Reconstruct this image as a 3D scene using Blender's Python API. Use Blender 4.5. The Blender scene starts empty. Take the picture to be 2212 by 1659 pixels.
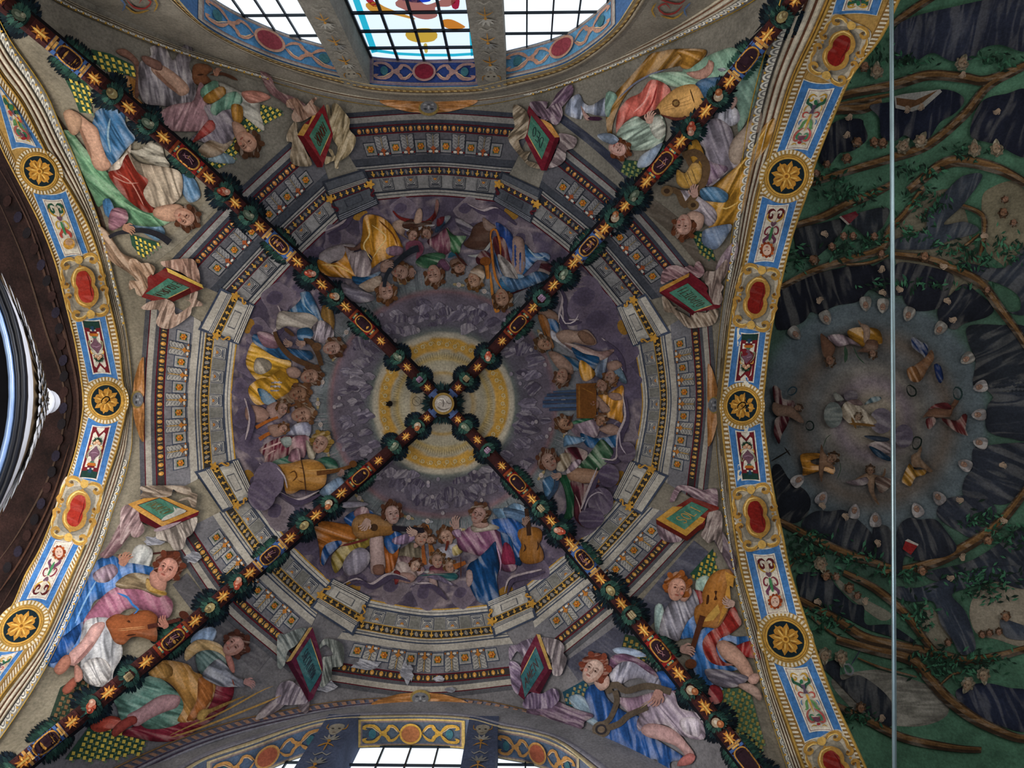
import bpy, math, random
import numpy as np
from mathutils import Vector, Matrix
from mathutils.geometry import delaunay_2d_cdt
C = bpy.context.scene.collection
random.seed(7); RNG = np.random.RandomState(5)
# ------------------------------------------------------------------ camera (looking straight up into the vault)
H = 12.0; EYE = np.array([0, 0, 1.5]); F = 1500.0; CX, CY = 1106.0, 829.5
TX, TY = -0.0188, -0.0386
cx_, sx_, cy_, sy_ = math.cos(TX), math.sin(TX), math.cos(TY), math.sin(TY)
M = np.array([[1, 0, 0], [0, cy_, -sy_], [0, sy_, cy_]]) @ np.array([[cx_, 0, -sx_], [0, 1, 0], [sx_, 0, cx_]])
cam = bpy.data.cameras.new('camera'); camo = bpy.data.objects.new('camera', cam); C.objects.link(camo)
cam.sensor_fit = 'HORIZONTAL'; cam.sensor_width = 36; cam.lens = 36 * F / 2212; cam.clip_start = .05; cam.clip_end = 200
camo.matrix_world = Matrix(((M[0][0], -M[1][0], -M[2][0], EYE[0]), (M[0][1], -M[1][1], -M[2][1], EYE[1]), (M[0][2], -M[1][2], -M[2][2], EYE[2]), (0, 0, 0, 1)))
sc = bpy.context.scene; sc.camera = camo
sc.view_settings.view_transform = 'Standard'; sc.view_settings.look = 'None'; sc.view_settings.gamma = 1
sc.view_settings.use_curve_mapping = False; sc.view_settings.exposure = -1.15
# ------------------------------------------------------------------ sky, nave daylight and unseen fill lamps added below the vault
w = bpy.data.worlds.new('sky'); sc.world = w; w.use_nodes = True
bg = w.node_tree.nodes['Background']; bg.inputs[0].default_value = (.88, .94, 1.0, 1); bg.inputs[1].default_value = SKY if 'SKY' in globals() else 2.9
def area(name, loc, target, sx, sy, power, col):
    l = bpy.data.lights.new(name, 'AREA'); l.shape = 'RECTANGLE'; l.size = sx; l.size_y = sy; l.energy = power; l.color = col
    o = bpy.data.objects.new(name, l); C.objects.link(o); o.location = loc
    o.rotation_euler = (Vector(target) - Vector(loc)).to_track_quat('-Z', 'Y').to_euler(); return o
area('nave_daylight', (-9, 1.5, 2.4), (-4, 0, 11), 6, 6, 2000, (1, .93, .82))
area('lower_wall_fill', (-2.6, 4.0, 1.6), (-2.6, 4.0, 9), 7, 1.2, 230, (.62, .76, 1))  # unseen bluish lamp added to lift the vault near the lower window
area('upper_wall_fill', (-1.8, -4.1, 1.6), (-1.8, -4.1, 9), 8, 1.2, 300, (.98, .97, 1))  # added lamp out of view, brightens the vault near the upper window
cl_ = area('canopy_fill', (2.2, -2.5, .9), (-4.4, .2, 7.2), 1.5, 1.5, 130, (.93, .95, 1)); cl_.data.spread = math.radians(24)  # unseen narrow lamp added to brighten the canopy dome
area('presbytery_fill', (7.5, -4, 2.2), (5, 0, 11), 4, 5, 420, (1, .97, .92))  # added fill for the presbytery vault, no source there
# ------------------------------------------------------------------ surfaces: height functions in units of H, seen from the eye
X0, Y0 = -.1193, -.0126; HB = .40
def rib_z(d): return 1 - 2.628 * (.8805 - np.sqrt(np.maximum(.8805 ** 2 - d * d, .05)))
def s_vault(x, y):
    a = np.abs(x - X0); b = np.abs(y - Y0); m = np.maximum(a, b); n = np.minimum(a, b); t = n / np.maximum(m, 1e-6)
    mm = np.minimum(m, .56); zr = 1 - .62 * mm * mm - .0 * mm; zd = rib_z(np.minimum(mm * 1.4142, .80))
    k = np.minimum(m / HB, 1) * .7
    g = (1 - k) * t * t + k * (1 - np.sqrt(1 - .92 * t * t)) / (1 - math.sqrt(.08))
    return zr - (zr - zd) * g
def s_arch(xc_unused, h, R, yc):
    def f(x, y):
        d = np.minimum(np.abs(y - yc), R * .995); return h - (R - np.sqrt(R * R - d * d)) - 3 * np.maximum(np.abs(y - yc) - R * .995, 0)
    return f
def s_archx(h, R, xc):
    def f(x, y):
        d = np.minimum(np.abs(x - xc), R * .995); return h - (R - np.sqrt(R * R - d * d)) - 3 * np.maximum(np.abs(x - xc) - R * .995, 0)
    return f
_sl = s_arch(0, .893, .405, Y0)
def s_left(x, y): return np.minimum(_sl(x, y), s_vault(x, y) - .006)
s_right = s_left
def s_apse(x, y): return .97 - .75 * ((x - .50) ** 2 + (y - .0) ** 2) - .6 * ((x - .5) ** 2 + y * y) ** 2
def s_nave(x, y): return 1.08 - .42 * ((x + .9) ** 2 + y * y * .9)
YT, YB = Y0 - .395, Y0 + .385; GT, GB = YT - .036, YB + .036
SURF = {'V': s_vault, 'L': s_left, 'R': s_right, 'A': s_apse, 'N': s_nave, 'ST': s_archx(.86, .235, -.12), 'SB': s_archx(.877, .235, -.125)}
PLANE = {'T': YT, 'B': YB, 'GT': GT, 'GB': GB}
def rays(p):
    p = np.asarray(p, float).reshape(-1, 2)
    d = np.stack([(p[:, 0] - CX) / F, (p[:, 1] - CY) / F, np.ones(len(p))], 1) @ M
    return d / d[:, 2:3]
def depth(s, d):
    if isinstance(s, (int, float)): return np.full(len(d), float(s))          # a level plane
    if s in PLANE: return PLANE[s] / d[:, 1]
    f = SURF[s]; n = len(d); lo = np.full(n, .25); hi = np.full(n, 1.5); ts = np.linspace(.25, 1.35, 24); done = np.zeros(n, bool); prev = lo.copy()
    for t in ts[1:]:
        g = t - f(t * d[:, 0], t * d[:, 1]); c = (g > 0) & ~done
        hi[c] = t; lo[c] = prev[c]; done |= c; prev[:] = t
    for _ in range(17):
        m = (lo + hi) / 2; g = m - f(m * d[:, 0], m * d[:, 1]); c = g > 0; hi = np.where(c, m, hi); lo = np.where(c, lo, m)
    return (lo + hi) / 2
def at(s, p, off=0.0):
    d = rays(p); t = depth(s, d) * H - off
    return d * t[:, None] + EYE
def proj(P):
    q = (np.asarray(P) - EYE) @ M.T; return np.stack([CX + F * q[:, 0] / q[:, 2], CY + F * q[:, 1] / q[:, 2]], 1)
# ------------------------------------------------------------------ colour and materials
SAT = .96
def lin(h, g=1.0):
    h = h.lstrip('#')
    if len(h) == 3: h = ''.join(c + c for c in h)
    v = [int(h[i:i + 2], 16) / 255 for i in (0, 2, 4)]
    v = [(c / 12.92 if c < .04045 else ((c + .055) / 1.055) ** 2.4) * g for c in v]
    y = .25 * v[0] + .65 * v[1] + .1 * v[2]; return [min(y + (c - y) * SAT, .92) for c in v]
def mat(name, build):
    m = bpy.data.materials.new(name); m.use_nodes = True; nt = m.node_tree; b = nt.nodes['Principled BSDF']; build(nt, b); return m
def node(nt, t, **kw):
    n = nt.nodes.new(t)
    for k, v in kw.items():
        if k.startswith('i_'):
            key = k[2:]; key = int(key) if key.isdigit() else key.replace('_', ' ')
            n.inputs[key].default_value = v
        else: setattr(n, k, v)
    return n
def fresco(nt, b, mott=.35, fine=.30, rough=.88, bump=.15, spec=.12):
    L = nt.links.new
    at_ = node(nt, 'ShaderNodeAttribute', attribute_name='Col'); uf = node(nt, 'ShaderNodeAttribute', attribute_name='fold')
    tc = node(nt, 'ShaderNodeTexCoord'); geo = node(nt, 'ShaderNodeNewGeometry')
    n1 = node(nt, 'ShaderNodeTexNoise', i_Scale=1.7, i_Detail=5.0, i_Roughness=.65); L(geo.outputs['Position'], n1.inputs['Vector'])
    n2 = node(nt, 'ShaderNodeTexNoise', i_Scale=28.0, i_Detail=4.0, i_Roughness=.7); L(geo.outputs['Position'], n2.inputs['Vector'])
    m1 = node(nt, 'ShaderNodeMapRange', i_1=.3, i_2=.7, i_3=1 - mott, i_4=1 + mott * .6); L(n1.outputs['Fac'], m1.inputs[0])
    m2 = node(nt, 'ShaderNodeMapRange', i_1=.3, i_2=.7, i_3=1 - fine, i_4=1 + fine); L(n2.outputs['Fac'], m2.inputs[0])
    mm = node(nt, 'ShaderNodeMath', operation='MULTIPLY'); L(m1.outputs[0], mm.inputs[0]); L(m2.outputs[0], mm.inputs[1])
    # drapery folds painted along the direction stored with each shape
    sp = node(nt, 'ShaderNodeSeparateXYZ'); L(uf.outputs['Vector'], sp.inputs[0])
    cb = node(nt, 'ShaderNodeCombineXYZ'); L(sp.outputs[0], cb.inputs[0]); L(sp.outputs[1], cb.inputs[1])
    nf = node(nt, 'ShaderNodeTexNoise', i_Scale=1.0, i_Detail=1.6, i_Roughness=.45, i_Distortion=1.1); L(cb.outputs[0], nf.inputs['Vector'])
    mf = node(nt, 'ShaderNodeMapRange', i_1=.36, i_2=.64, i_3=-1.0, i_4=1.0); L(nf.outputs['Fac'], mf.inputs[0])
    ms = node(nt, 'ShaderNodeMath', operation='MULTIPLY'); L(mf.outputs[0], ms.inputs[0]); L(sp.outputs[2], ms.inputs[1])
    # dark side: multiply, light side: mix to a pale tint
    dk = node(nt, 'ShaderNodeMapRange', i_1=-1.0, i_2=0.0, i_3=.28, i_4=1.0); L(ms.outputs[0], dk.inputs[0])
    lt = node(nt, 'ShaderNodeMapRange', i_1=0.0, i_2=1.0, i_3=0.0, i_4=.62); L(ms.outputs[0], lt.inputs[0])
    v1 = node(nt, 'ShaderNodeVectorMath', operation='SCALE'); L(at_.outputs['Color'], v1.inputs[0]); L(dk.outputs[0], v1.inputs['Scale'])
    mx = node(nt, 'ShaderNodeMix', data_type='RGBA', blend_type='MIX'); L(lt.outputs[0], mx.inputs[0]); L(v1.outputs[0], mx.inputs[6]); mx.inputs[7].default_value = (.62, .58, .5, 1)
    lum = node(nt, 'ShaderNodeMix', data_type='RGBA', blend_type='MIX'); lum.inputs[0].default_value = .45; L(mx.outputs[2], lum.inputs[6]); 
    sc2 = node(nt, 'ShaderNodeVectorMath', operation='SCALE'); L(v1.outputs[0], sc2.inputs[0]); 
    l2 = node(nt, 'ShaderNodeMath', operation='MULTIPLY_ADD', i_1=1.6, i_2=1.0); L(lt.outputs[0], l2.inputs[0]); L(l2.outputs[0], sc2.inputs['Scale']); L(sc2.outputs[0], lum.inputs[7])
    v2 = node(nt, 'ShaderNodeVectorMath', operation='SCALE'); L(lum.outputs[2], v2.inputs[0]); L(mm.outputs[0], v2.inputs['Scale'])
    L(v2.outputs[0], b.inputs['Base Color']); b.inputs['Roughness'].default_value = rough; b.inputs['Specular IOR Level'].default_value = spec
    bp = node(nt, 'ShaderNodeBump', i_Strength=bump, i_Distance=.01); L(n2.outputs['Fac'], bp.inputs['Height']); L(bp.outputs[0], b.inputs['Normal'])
FR = mat('fresco', fresco)
DARK = mat('old_dark_fresco', lambda nt, b: fresco(nt, b, .8, .5, .8, .3))
def plain(name, hexc, rough=.6, metal=0.0, noise=.2, scale=8.0, spec=.5):
    def bld(nt, b):
        n = node(nt, 'ShaderNodeTexNoise', i_Scale=scale, i_Detail=4.0); g = node(nt, 'ShaderNodeNewGeometry'); nt.links.new(g.outputs['Position'], n.inputs['Vector'])
        mr = node(nt, 'ShaderNodeMapRange', i_1=.3, i_2=.7, i_3=1 - noise, i_4=1 + noise); nt.links.new(n.outputs['Fac'], mr.inputs[0])
        v = node(nt, 'ShaderNodeVectorMath', operation='SCALE'); v.inputs[0].default_value = lin(hexc); nt.links.new(mr.outputs[0], v.inputs['Scale'])
        nt.links.new(v.outputs[0], b.inputs['Base Color']); b.inputs['Roughness'].default_value = rough; b.inputs['Metallic'].default_value = metal; b.inputs['Specular IOR Level'].default_value = spec
    return mat(name, bld)
# ------------------------------------------------------------------ mesh collector: shapes drawn on a surface become one mesh
NOBJ = {}
def tag(o, label=None, cat=None, group=None, kind=None):
    if label: o['label'] = label
    if cat: o['category'] = cat
    if group: o['group'] = group
    if kind: o['kind'] = kind
    return o
def empty(name, px, s='V', label=None, cat=None, group=None, kind=None):
    o = bpy.data.objects.new(name, None); C.objects.link(o); o.empty_display_size = .2
    o.location = at(s, [px])[0] if len(px) == 2 else px
    return tag(o, label, cat, group, kind)
def cr(pts, closed=False, step=7.0, mx=400):
    """Catmull-Rom through the points, resampled"""
    p = np.asarray(pts, float); n = len(p)
    if n < 3: return dens(p, closed, step)
    out = []
    rng = range(n if closed else n - 1)
    for i in rng:
        if closed: a, b, c, d = p[(i - 1) % n], p[i], p[(i + 1) % n], p[(i + 2) % n]
        else: a, b, c, d = p[max(i - 1, 0)], p[i], p[i + 1], p[min(i + 2, n - 1)]
        k = int(max(2, min(mx if mx < 400 else 14, np.hypot(*(c - b)) / step)))
        t = (np.arange(k) / k)[:, None]
        out.append(.5 * ((2 * b) + (-a + c) * t + (2 * a - 5 * b + 4 * c - d) * t * t + (-a + 3 * b - 3 * c + d) * t ** 3))
    if not closed: out.append(p[-1:])
    return np.concatenate(out)
def dens(p, closed=False, step=12.0):
    p = np.asarray(p, float); out = []; n = len(p)
    for i in range(n if closed else n - 1):
        a, b = p[i], p[(i + 1) % n]; k = int(max(1, math.ceil(np.hypot(*(b - a)) / step)))
        out.append(a + (b - a) * (np.arange(k) / k)[:, None])
    if not closed: out.append(p[-1:])
    return np.concatenate(out)
def inside(P, poly):
    x, y = P[:, 0], P[:, 1]; r = np.zeros(len(P), bool); n = len(poly); j = n - 1
    for i in range(n):
        xi, yi = poly[i]; xj, yj = poly[j]
        c = ((yi > y) != (yj > y)) & (x < (xj - xi) * (y - yi) / (yj - yi + 1e-12) + xi); r ^= c; j = i
    return r
class MB:
    """collects coloured shapes laid on a surface; lay() order sets the paint layers"""
    def __init__(s, surf='V', off=.012, gain=1.0, dl=.0012):
        s.v = []; s.f = []; s.c = []; s.u = []; s.n = 0; s.surf = surf; s.off = off; s.gain = gain; s.dl = dl
    def raw(s, P3, faces, col, fold=None):
        P3 = np.asarray(P3, float); n = len(P3); s.v.append(P3); s.f += [tuple(int(i) + s.n for i in f) for f in faces]
        col = np.asarray(col, float)
        if col.ndim == 1: col = np.tile(col, (n, 1))
        s.c.append(col); s.u.append(np.zeros((n, 3)) if fold is None else fold); s.n += n
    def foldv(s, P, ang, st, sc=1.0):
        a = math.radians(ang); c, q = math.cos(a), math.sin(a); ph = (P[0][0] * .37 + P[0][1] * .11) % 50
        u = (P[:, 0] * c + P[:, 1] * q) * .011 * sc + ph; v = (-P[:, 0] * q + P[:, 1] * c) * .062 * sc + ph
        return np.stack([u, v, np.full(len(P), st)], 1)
    def poly(s, pts, col, smooth=True, ang=0, st=0.0, fs=1.0, surf=None, g=14.0, dl=None, thick=0.0, off=None, mod=0.0):
        su = surf or s.surf
        B = cr(pts, True, 6) if smooth else dens(pts, True, g)
        k = [i for i in range(len(B)) if np.hypot(*(B[i] - B[i - 1])) > .15]; B = B[k]
        if len(B) < 3: return s
        mn, mx = B.min(0), B.max(0); V = [B]
        if mod: g = float(np.clip((mx - mn).min() / 5, 2.2, 9))
        if (mx - mn).max() > g * 1.3:
            gx = np.arange(mn[0] + g / 2, mx[0], g); gy = np.arange(mn[1] + g / 2, mx[1], g)
            if len(gx) and len(gy):
                G = np.stack(np.meshgrid(gx, gy), -1).reshape(-1, 2); G = G[inside(G, B)]
                if len(G): V.append(G)
        V = np.concatenate(V); n = len(B)
        try: r = delaunay_2d_cdt([Vector(p) for p in V], [(i, (i + 1) % n) for i in range(n)], [], 1, 1e-4, False)
        except Exception: return s
        P = np.array([tuple(p) for p in r[0]])
        if not len(P): return s
        fi = np.array([list(f)[:3] for f in r[2]]); ok = inside(P[fi].mean(1), B); tri = [tuple(f) for f in fi[ok]]
        if not tri: return s
        col = lin(col, s.gain) if isinstance(col, str) else col
        s.off += s.dl if dl is None else dl
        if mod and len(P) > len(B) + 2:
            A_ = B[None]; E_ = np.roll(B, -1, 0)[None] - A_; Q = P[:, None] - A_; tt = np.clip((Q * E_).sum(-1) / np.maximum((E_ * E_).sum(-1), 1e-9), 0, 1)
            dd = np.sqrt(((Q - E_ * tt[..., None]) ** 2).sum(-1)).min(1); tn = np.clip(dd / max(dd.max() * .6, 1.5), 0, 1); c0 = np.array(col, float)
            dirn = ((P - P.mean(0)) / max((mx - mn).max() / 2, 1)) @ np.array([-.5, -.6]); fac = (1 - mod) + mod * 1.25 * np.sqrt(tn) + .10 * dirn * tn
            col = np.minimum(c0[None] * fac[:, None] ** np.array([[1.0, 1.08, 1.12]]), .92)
        s.raw(at(su, P, s.off if off is None else off), tri, col, s.foldv(P, ang, st, fs) if st else None)
        if thick:      # side walls back to the surface
            Bf = at(su, B, s.off if off is None else off); Bb = at(su, B, -.02); n = len(B)
            s.raw(np.concatenate([Bf, Bb]), [(i, (i + 1) % n, n + (i + 1) % n, n + i) for i in range(n)], np.array(col) * .75)
        return s
    def ell(s, cx, cy, rx, ry, ang, col, n=14, fa=0, **k):
        if fa: k['ang'] = fa
        a = np.arange(n) * 2 * math.pi / n; t = math.radians(ang); c, q = math.cos(t), math.sin(t)
        x = rx * np.cos(a); y = ry * np.sin(a)
        return s.poly(np.stack([cx + x * c - y * q, cy + x * q + y * c], 1), col, False, **k)
    def stroke(s, pts, wd, col, taper=(.15, .15), smooth=True, surf=None, dl=None, off=None, ang=0, st=0, step=7.0, fs=1.0):
        P = cr(pts, False, step) if smooth else dens(pts, False, step); n = len(P)
        if n < 2: return s
        T = np.gradient(P, axis=0); T /= np.maximum(np.hypot(T[:, 0], T[:, 1]), 1e-9)[:, None]; N = np.stack([-T[:, 1], T[:, 0]], 1)
        t = np.linspace(0, 1, n); wv = np.ones(n)
        if np.ndim(wd) > 0: wv = np.interp(t, np.linspace(0, 1, len(wd)), wd)
        else: wv = wd * np.minimum(1, np.minimum(taper[0] + t * 4, taper[1] + (1 - t) * 4))
        A = P + N * wv[:, None] / 2; B = P - N * wv[:, None] / 2; Q = np.concatenate([A, B])
        s.off += s.dl if dl is None else dl
        col = lin(col, s.gain) if isinstance(col, str) else col
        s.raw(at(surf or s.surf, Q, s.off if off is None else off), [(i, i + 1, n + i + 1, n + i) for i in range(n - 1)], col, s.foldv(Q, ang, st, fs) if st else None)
        return s
    def strip(s, A, B, u0, u1, col, surf=None, n=None, off=None, dl=None, relief=0.0, st=0, ang=0):
        """band between polylines A and B (same length), from fraction u0 to u1"""
        a = A + (B - A) * u0; b = A + (B - A) * u1; n = len(A); s.off += s.dl if dl is None else dl
        o = s.off if off is None else off; col = lin(col, s.gain) if isinstance(col, str) else col
        if relief:
            rows = [(0, 0), (.25, .8), (.5, 1), (.75, .8), (1, 0)]; P3 = np.concatenate([at(surf or s.surf, a + (b - a) * t, o + relief * r) for t, r in rows])
            s.raw(P3, [(k * n + i, k * n + i + 1, (k + 1) * n + i + 1, (k + 1) * n + i) for k in range(4) for i in range(n - 1)], col)
        else:
            w_ = np.hypot(*((b - a).mean(0))); m = max(1, int(w_ / 16)); P = np.concatenate([a + (b - a) * (k / m) for k in range(m + 1)])
            s.raw(at(surf or s.surf, P, o), [(k * n + i, k * n + i + 1, (k + 1) * n + i + 1, (k + 1) * n + i) for k in range(m) for i in range(n - 1)], col, s.foldv(P, ang, st) if st else None)
        return s
    def build(s, name, parent=None, mat_=None, link=True):
        if not s.v: return None
        me = bpy.data.meshes.new(name); V = np.concatenate(s.v); 
        o = bpy.data.objects.new(name, me)
        base = np.zeros(3)
        if parent is not None: base = np.array(parent.location) if parent.parent is None else np.array(parent.location) + np.array(parent.parent.location)
        else: base = V.mean(0)
        me.from_pydata((V - base).tolist(), [], s.f)
        ca = me.color_attributes.new('Col', 'FLOAT_COLOR', 'POINT'); c4 = np.ones((len(V), 4)); c4[:, :3] = np.concatenate(s.c); ca.data.foreach_set('color', c4.ravel())
        fa = me.attributes.new('fold', 'FLOAT_VECTOR', 'POINT'); fa.data.foreach_set('vector', np.concatenate(s.u).ravel())
        me.materials.append(mat_ or FR)
        if parent is not None: o.parent = parent
        else: o.location = base
        C.objects.link(o); s.o = o
        return o
def resamp(pts, n, smooth=True):
    p = cr(pts, False, 6) if smooth and len(pts) > 2 else np.asarray(pts, float)
    d = np.concatenate([[0], np.cumsum(np.hypot(*np.diff(p, axis=0).T))]); t = np.linspace(0, d[-1], n)
    return np.stack([np.interp(t, d, p[:, 0]), np.interp(t, d, p[:, 1])], 1)

def floor_():
    me = bpy.data.meshes.new('floor'); me.from_pydata([(-15, -13, 0), (13, -13, 0), (13, 13, 0), (-15, 13, 0)], [], [(0, 1, 2, 3)]); me.materials.append(plain('stone_floor', '#5e5248', .5)); o = bpy.data.objects.new('floor', me); C.objects.link(o); tag(o, 'stone floor of the church', kind='structure')
floor_()
def box_wall(name, a, b, label):
    me = bpy.data.meshes.new(name); (x0, y0, z0), (x1, y1, z1) = a, b; V = [(x, y, z) for z in (z0, z1) for y in (y0, y1) for x in (x0, x1)]; me.from_pydata(V, [], [(0, 1, 3, 2), (4, 6, 7, 5), (0, 4, 5, 1), (2, 3, 7, 6), (0, 2, 6, 4), (1, 5, 7, 3)]); me.materials.append(plain('plaster_wall', '#8a8274', .8)); o = bpy.data.objects.new(name, me); C.objects.link(o); tag(o, label, kind='structure')
box_wall('wall_3', (-13, -5.35, 0), (3.7, -5.05, 6.0), 'plain wall under the upper window'); box_wall('wall_4', (-13, 4.9, 0), (3.7, 5.2, 6.0), 'plain wall under the lower window'); box_wall('wall_east', (12.6, -8, 0), (12.9, 8, 6.5), 'plain end wall of the presbytery'); box_wall('wall_1', (3.7, -8.2, 0), (12.6, -7.9, 6.2), 'plain wall of the presbytery, window side'); box_wall('wall_2', (3.7, 7.9, 0), (12.6, 8.2, 6.2), 'plain wall of the presbytery, far side')
# ------------------------------------------------------------------ the vault webs (structure)
def web(k):
    mb = MB('V', 0); n = 44; rows = []
    for i in range(1, n + 1):
        m = HB * 1.02 * i / n; t = np.linspace(-1, 1, 49)
        xy = [(t * m, -m + 0 * t), (m + 0 * t, t * m), (-t * m, m + 0 * t), (-m + 0 * t, -t * m)][k]
        rows.append(np.stack([X0 + xy[0], Y0 + xy[1]], 1))
    P = np.concatenate(rows); z = s_vault(P[:, 0], P[:, 1]); P3 = np.stack([P[:, 0], P[:, 1], z], 1) * H + EYE
    P3 = np.concatenate([P3, [[X0 * H, Y0 * H, H + EYE[2]]]]); f = [(r * 49 + i, r * 49 + i + 1, r * 49 + 50 + i, r * 49 + 49 + i) for r in range(n - 1) for i in range(48)] + [(len(P3) - 1, i + 1, i) for i in range(48)]
    mb.raw(P3, f, lin(['#7a756b', '#777064', '#737073', '#8b8270'][k])); o = mb.build('ceiling'); tag(o, kind='structure', label=['grey painted plaster web of the vault on the window side', 'painted plaster web of the vault beside the apse arch', 'painted plaster web of the vault above the lower window', 'painted plaster web of the vault beside the left arch'][k])
for k in range(4): web(k)
# ------------------------------------------------------------------ vaults beyond the two transverse arches
def far_vault(s, xa, xb, ya, yb, name, col, label, mt=None, n=60):
    X, Y = np.meshgrid(np.linspace(xa, xb, n), np.linspace(ya, yb, n)); P = np.stack([X.ravel(), Y.ravel()], 1); z = SURF[s](P[:, 0], P[:, 1])
    mb = MB(s, 0); mb.raw(np.stack([P[:, 0], P[:, 1], z], 1) * H + EYE, [(r * n + i, r * n + i + 1, (r + 1) * n + i + 1, (r + 1) * n + i) for r in range(n - 1) for i in range(n - 1)], lin(col))
    return tag(mb.build(name, mat_=mt), label, kind='structure')
far_vault('A', .29, 1.0, -.62, .62, 'ceiling', '#4f5c52', 'green painted vault of the presbytery beyond the right arch')
far_vault('N', -1.25, -.52, -.75, .75, 'ceiling', '#2b1a16', 'dark brown vault of the nave beyond the left arch', DARK)
# ------------------------------------------------------------------ transverse arches
LO = [(-40, 215), (0, 316), (25, 367), (53, 420), (86, 486), (119, 572), (142, 663), (162, 747), (175, 830), (178, 862), (177, 890), (165, 962), (142, 1038), (114, 1114), (84, 1187), (54, 1240), (28, 1302), (0, 1345), (-40, 1420)]
LI = [(-45, 75), (0, 157), (51, 228), (106, 337), (157, 420), (192, 486), (220, 567), (238, 650), (258, 739), (268, 830), (275, 862), (273, 890), (256, 964), (230, 1043), (208, 1111), (182, 1182), (157, 1240), (106, 1360), (66, 1424), (0, 1510), (-50, 1600)]
RI = [(1815, -60), (1792, 0), (1762, 68), (1713, 172), (1675, 292), (1650, 375), (1634, 430), (1606, 562), (1581, 663), (1563, 800), (1556, 878), (1562, 960), (1571, 1022), (1581, 1124), (1601, 1240), (1640, 1370), (1665, 1468), (1701, 1569), (1734, 1660), (1760, 1720)]
RO = [(1970, -50), (1945, 0), (1904, 84), (1843, 163), (1802, 254), (1764, 351), (1744, 421), (1713, 512), (1686, 626), (1665, 733), (1654, 829), (1650, 878), (1655, 942), (1673, 1064), (1693, 1158), (1711, 1241), (1752, 1366), (1797, 1493), (1838, 1582), (1874, 1660), (1900, 1720)]
NB = 150
A_LO, A_LI, A_RI, A_RO = [resamp(p, NB) for p in (LO, LI, RI, RO)]
def arch(surf, A, B, name, label, sgn):
    mb = MB(surf, 0); mb.strip(A, B, 0, 1, '#b08a4a')
    # returns of the arch up to the vaults on either side
    for E_, s2, rng in ((A, 'N' if sgn < 0 else 'V', 0), (B, 'V' if sgn < 0 else 'A', 0)):
        a = at(surf, E_); b = a.copy(); b[:, 2] += .9; n = len(E_)
        mb.raw(np.concatenate([a, b]), [(i, i + 1, n + i + 1, n + i) for i in range(n - 1)], lin('#6e6048'))
    o = mb.build(name); tag(o, label, kind='structure'); return o
ARL = arch('L', A_LO, A_LI, 'trim_1', 'soffit of the left transverse arch', -1)
ARR = arch('R', A_RI, A_RO, 'trim_2', 'soffit of the right transverse arch', 1)
def lace(surf, A, B, u0, u1, n, name, parent, c1, c2, gain, ph=0):
    """egg-like row of small pale teeth along a border"""
    mb = MB(surf, .004, gain); a = A + (B - A) * u0; b = A + (B - A) * u1; mb.strip(a, b, 0, 1, c1)
    ra, rb = resamp(a, n * 2, False), resamp(b, n * 2, False); o = .012
    for i in range(0, n * 2 - 1, 2):
        q = np.array([ra[i] * .85 + rb[i] * .15, ra[i + 1] * .85 + rb[i + 1] * .15, ra[i + 1] * .25 + rb[i + 1] * .75, (ra[i] + ra[i + 1]) * .05 + (rb[i] + rb[i + 1]) * .45, ra[i] * .25 + rb[i] * .75])
        mb.raw(at(surf, q, o), [(0, 1, 2, 3, 4)], lin(c2, gain))
    ob = mb.build(name, parent); ob['kind'] = 'stuff'; return ob
def bilin(q, u, v):
    q = np.asarray(q, float); u = np.asarray(u, float)[..., None]; v = np.asarray(v, float)[..., None]
    return (q[0] * (1 - u) + q[1] * u) * (1 - v) + (q[3] * (1 - u) + q[2] * u) * v
def qpts(q, P):
    P = np.asarray(P, float); return bilin(q, P[:, 0], P[:, 1])
def sym(P): P = [tuple(p) for p in P]; return P + [(1 - x, y) for x, y in P[::-1]]
GOLD, GOLD2, CREAM, BLUE, RED = '#c8983c', '#8a5c1e', '#cfc3ae', '#3f74ae', '#8f2419'
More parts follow.
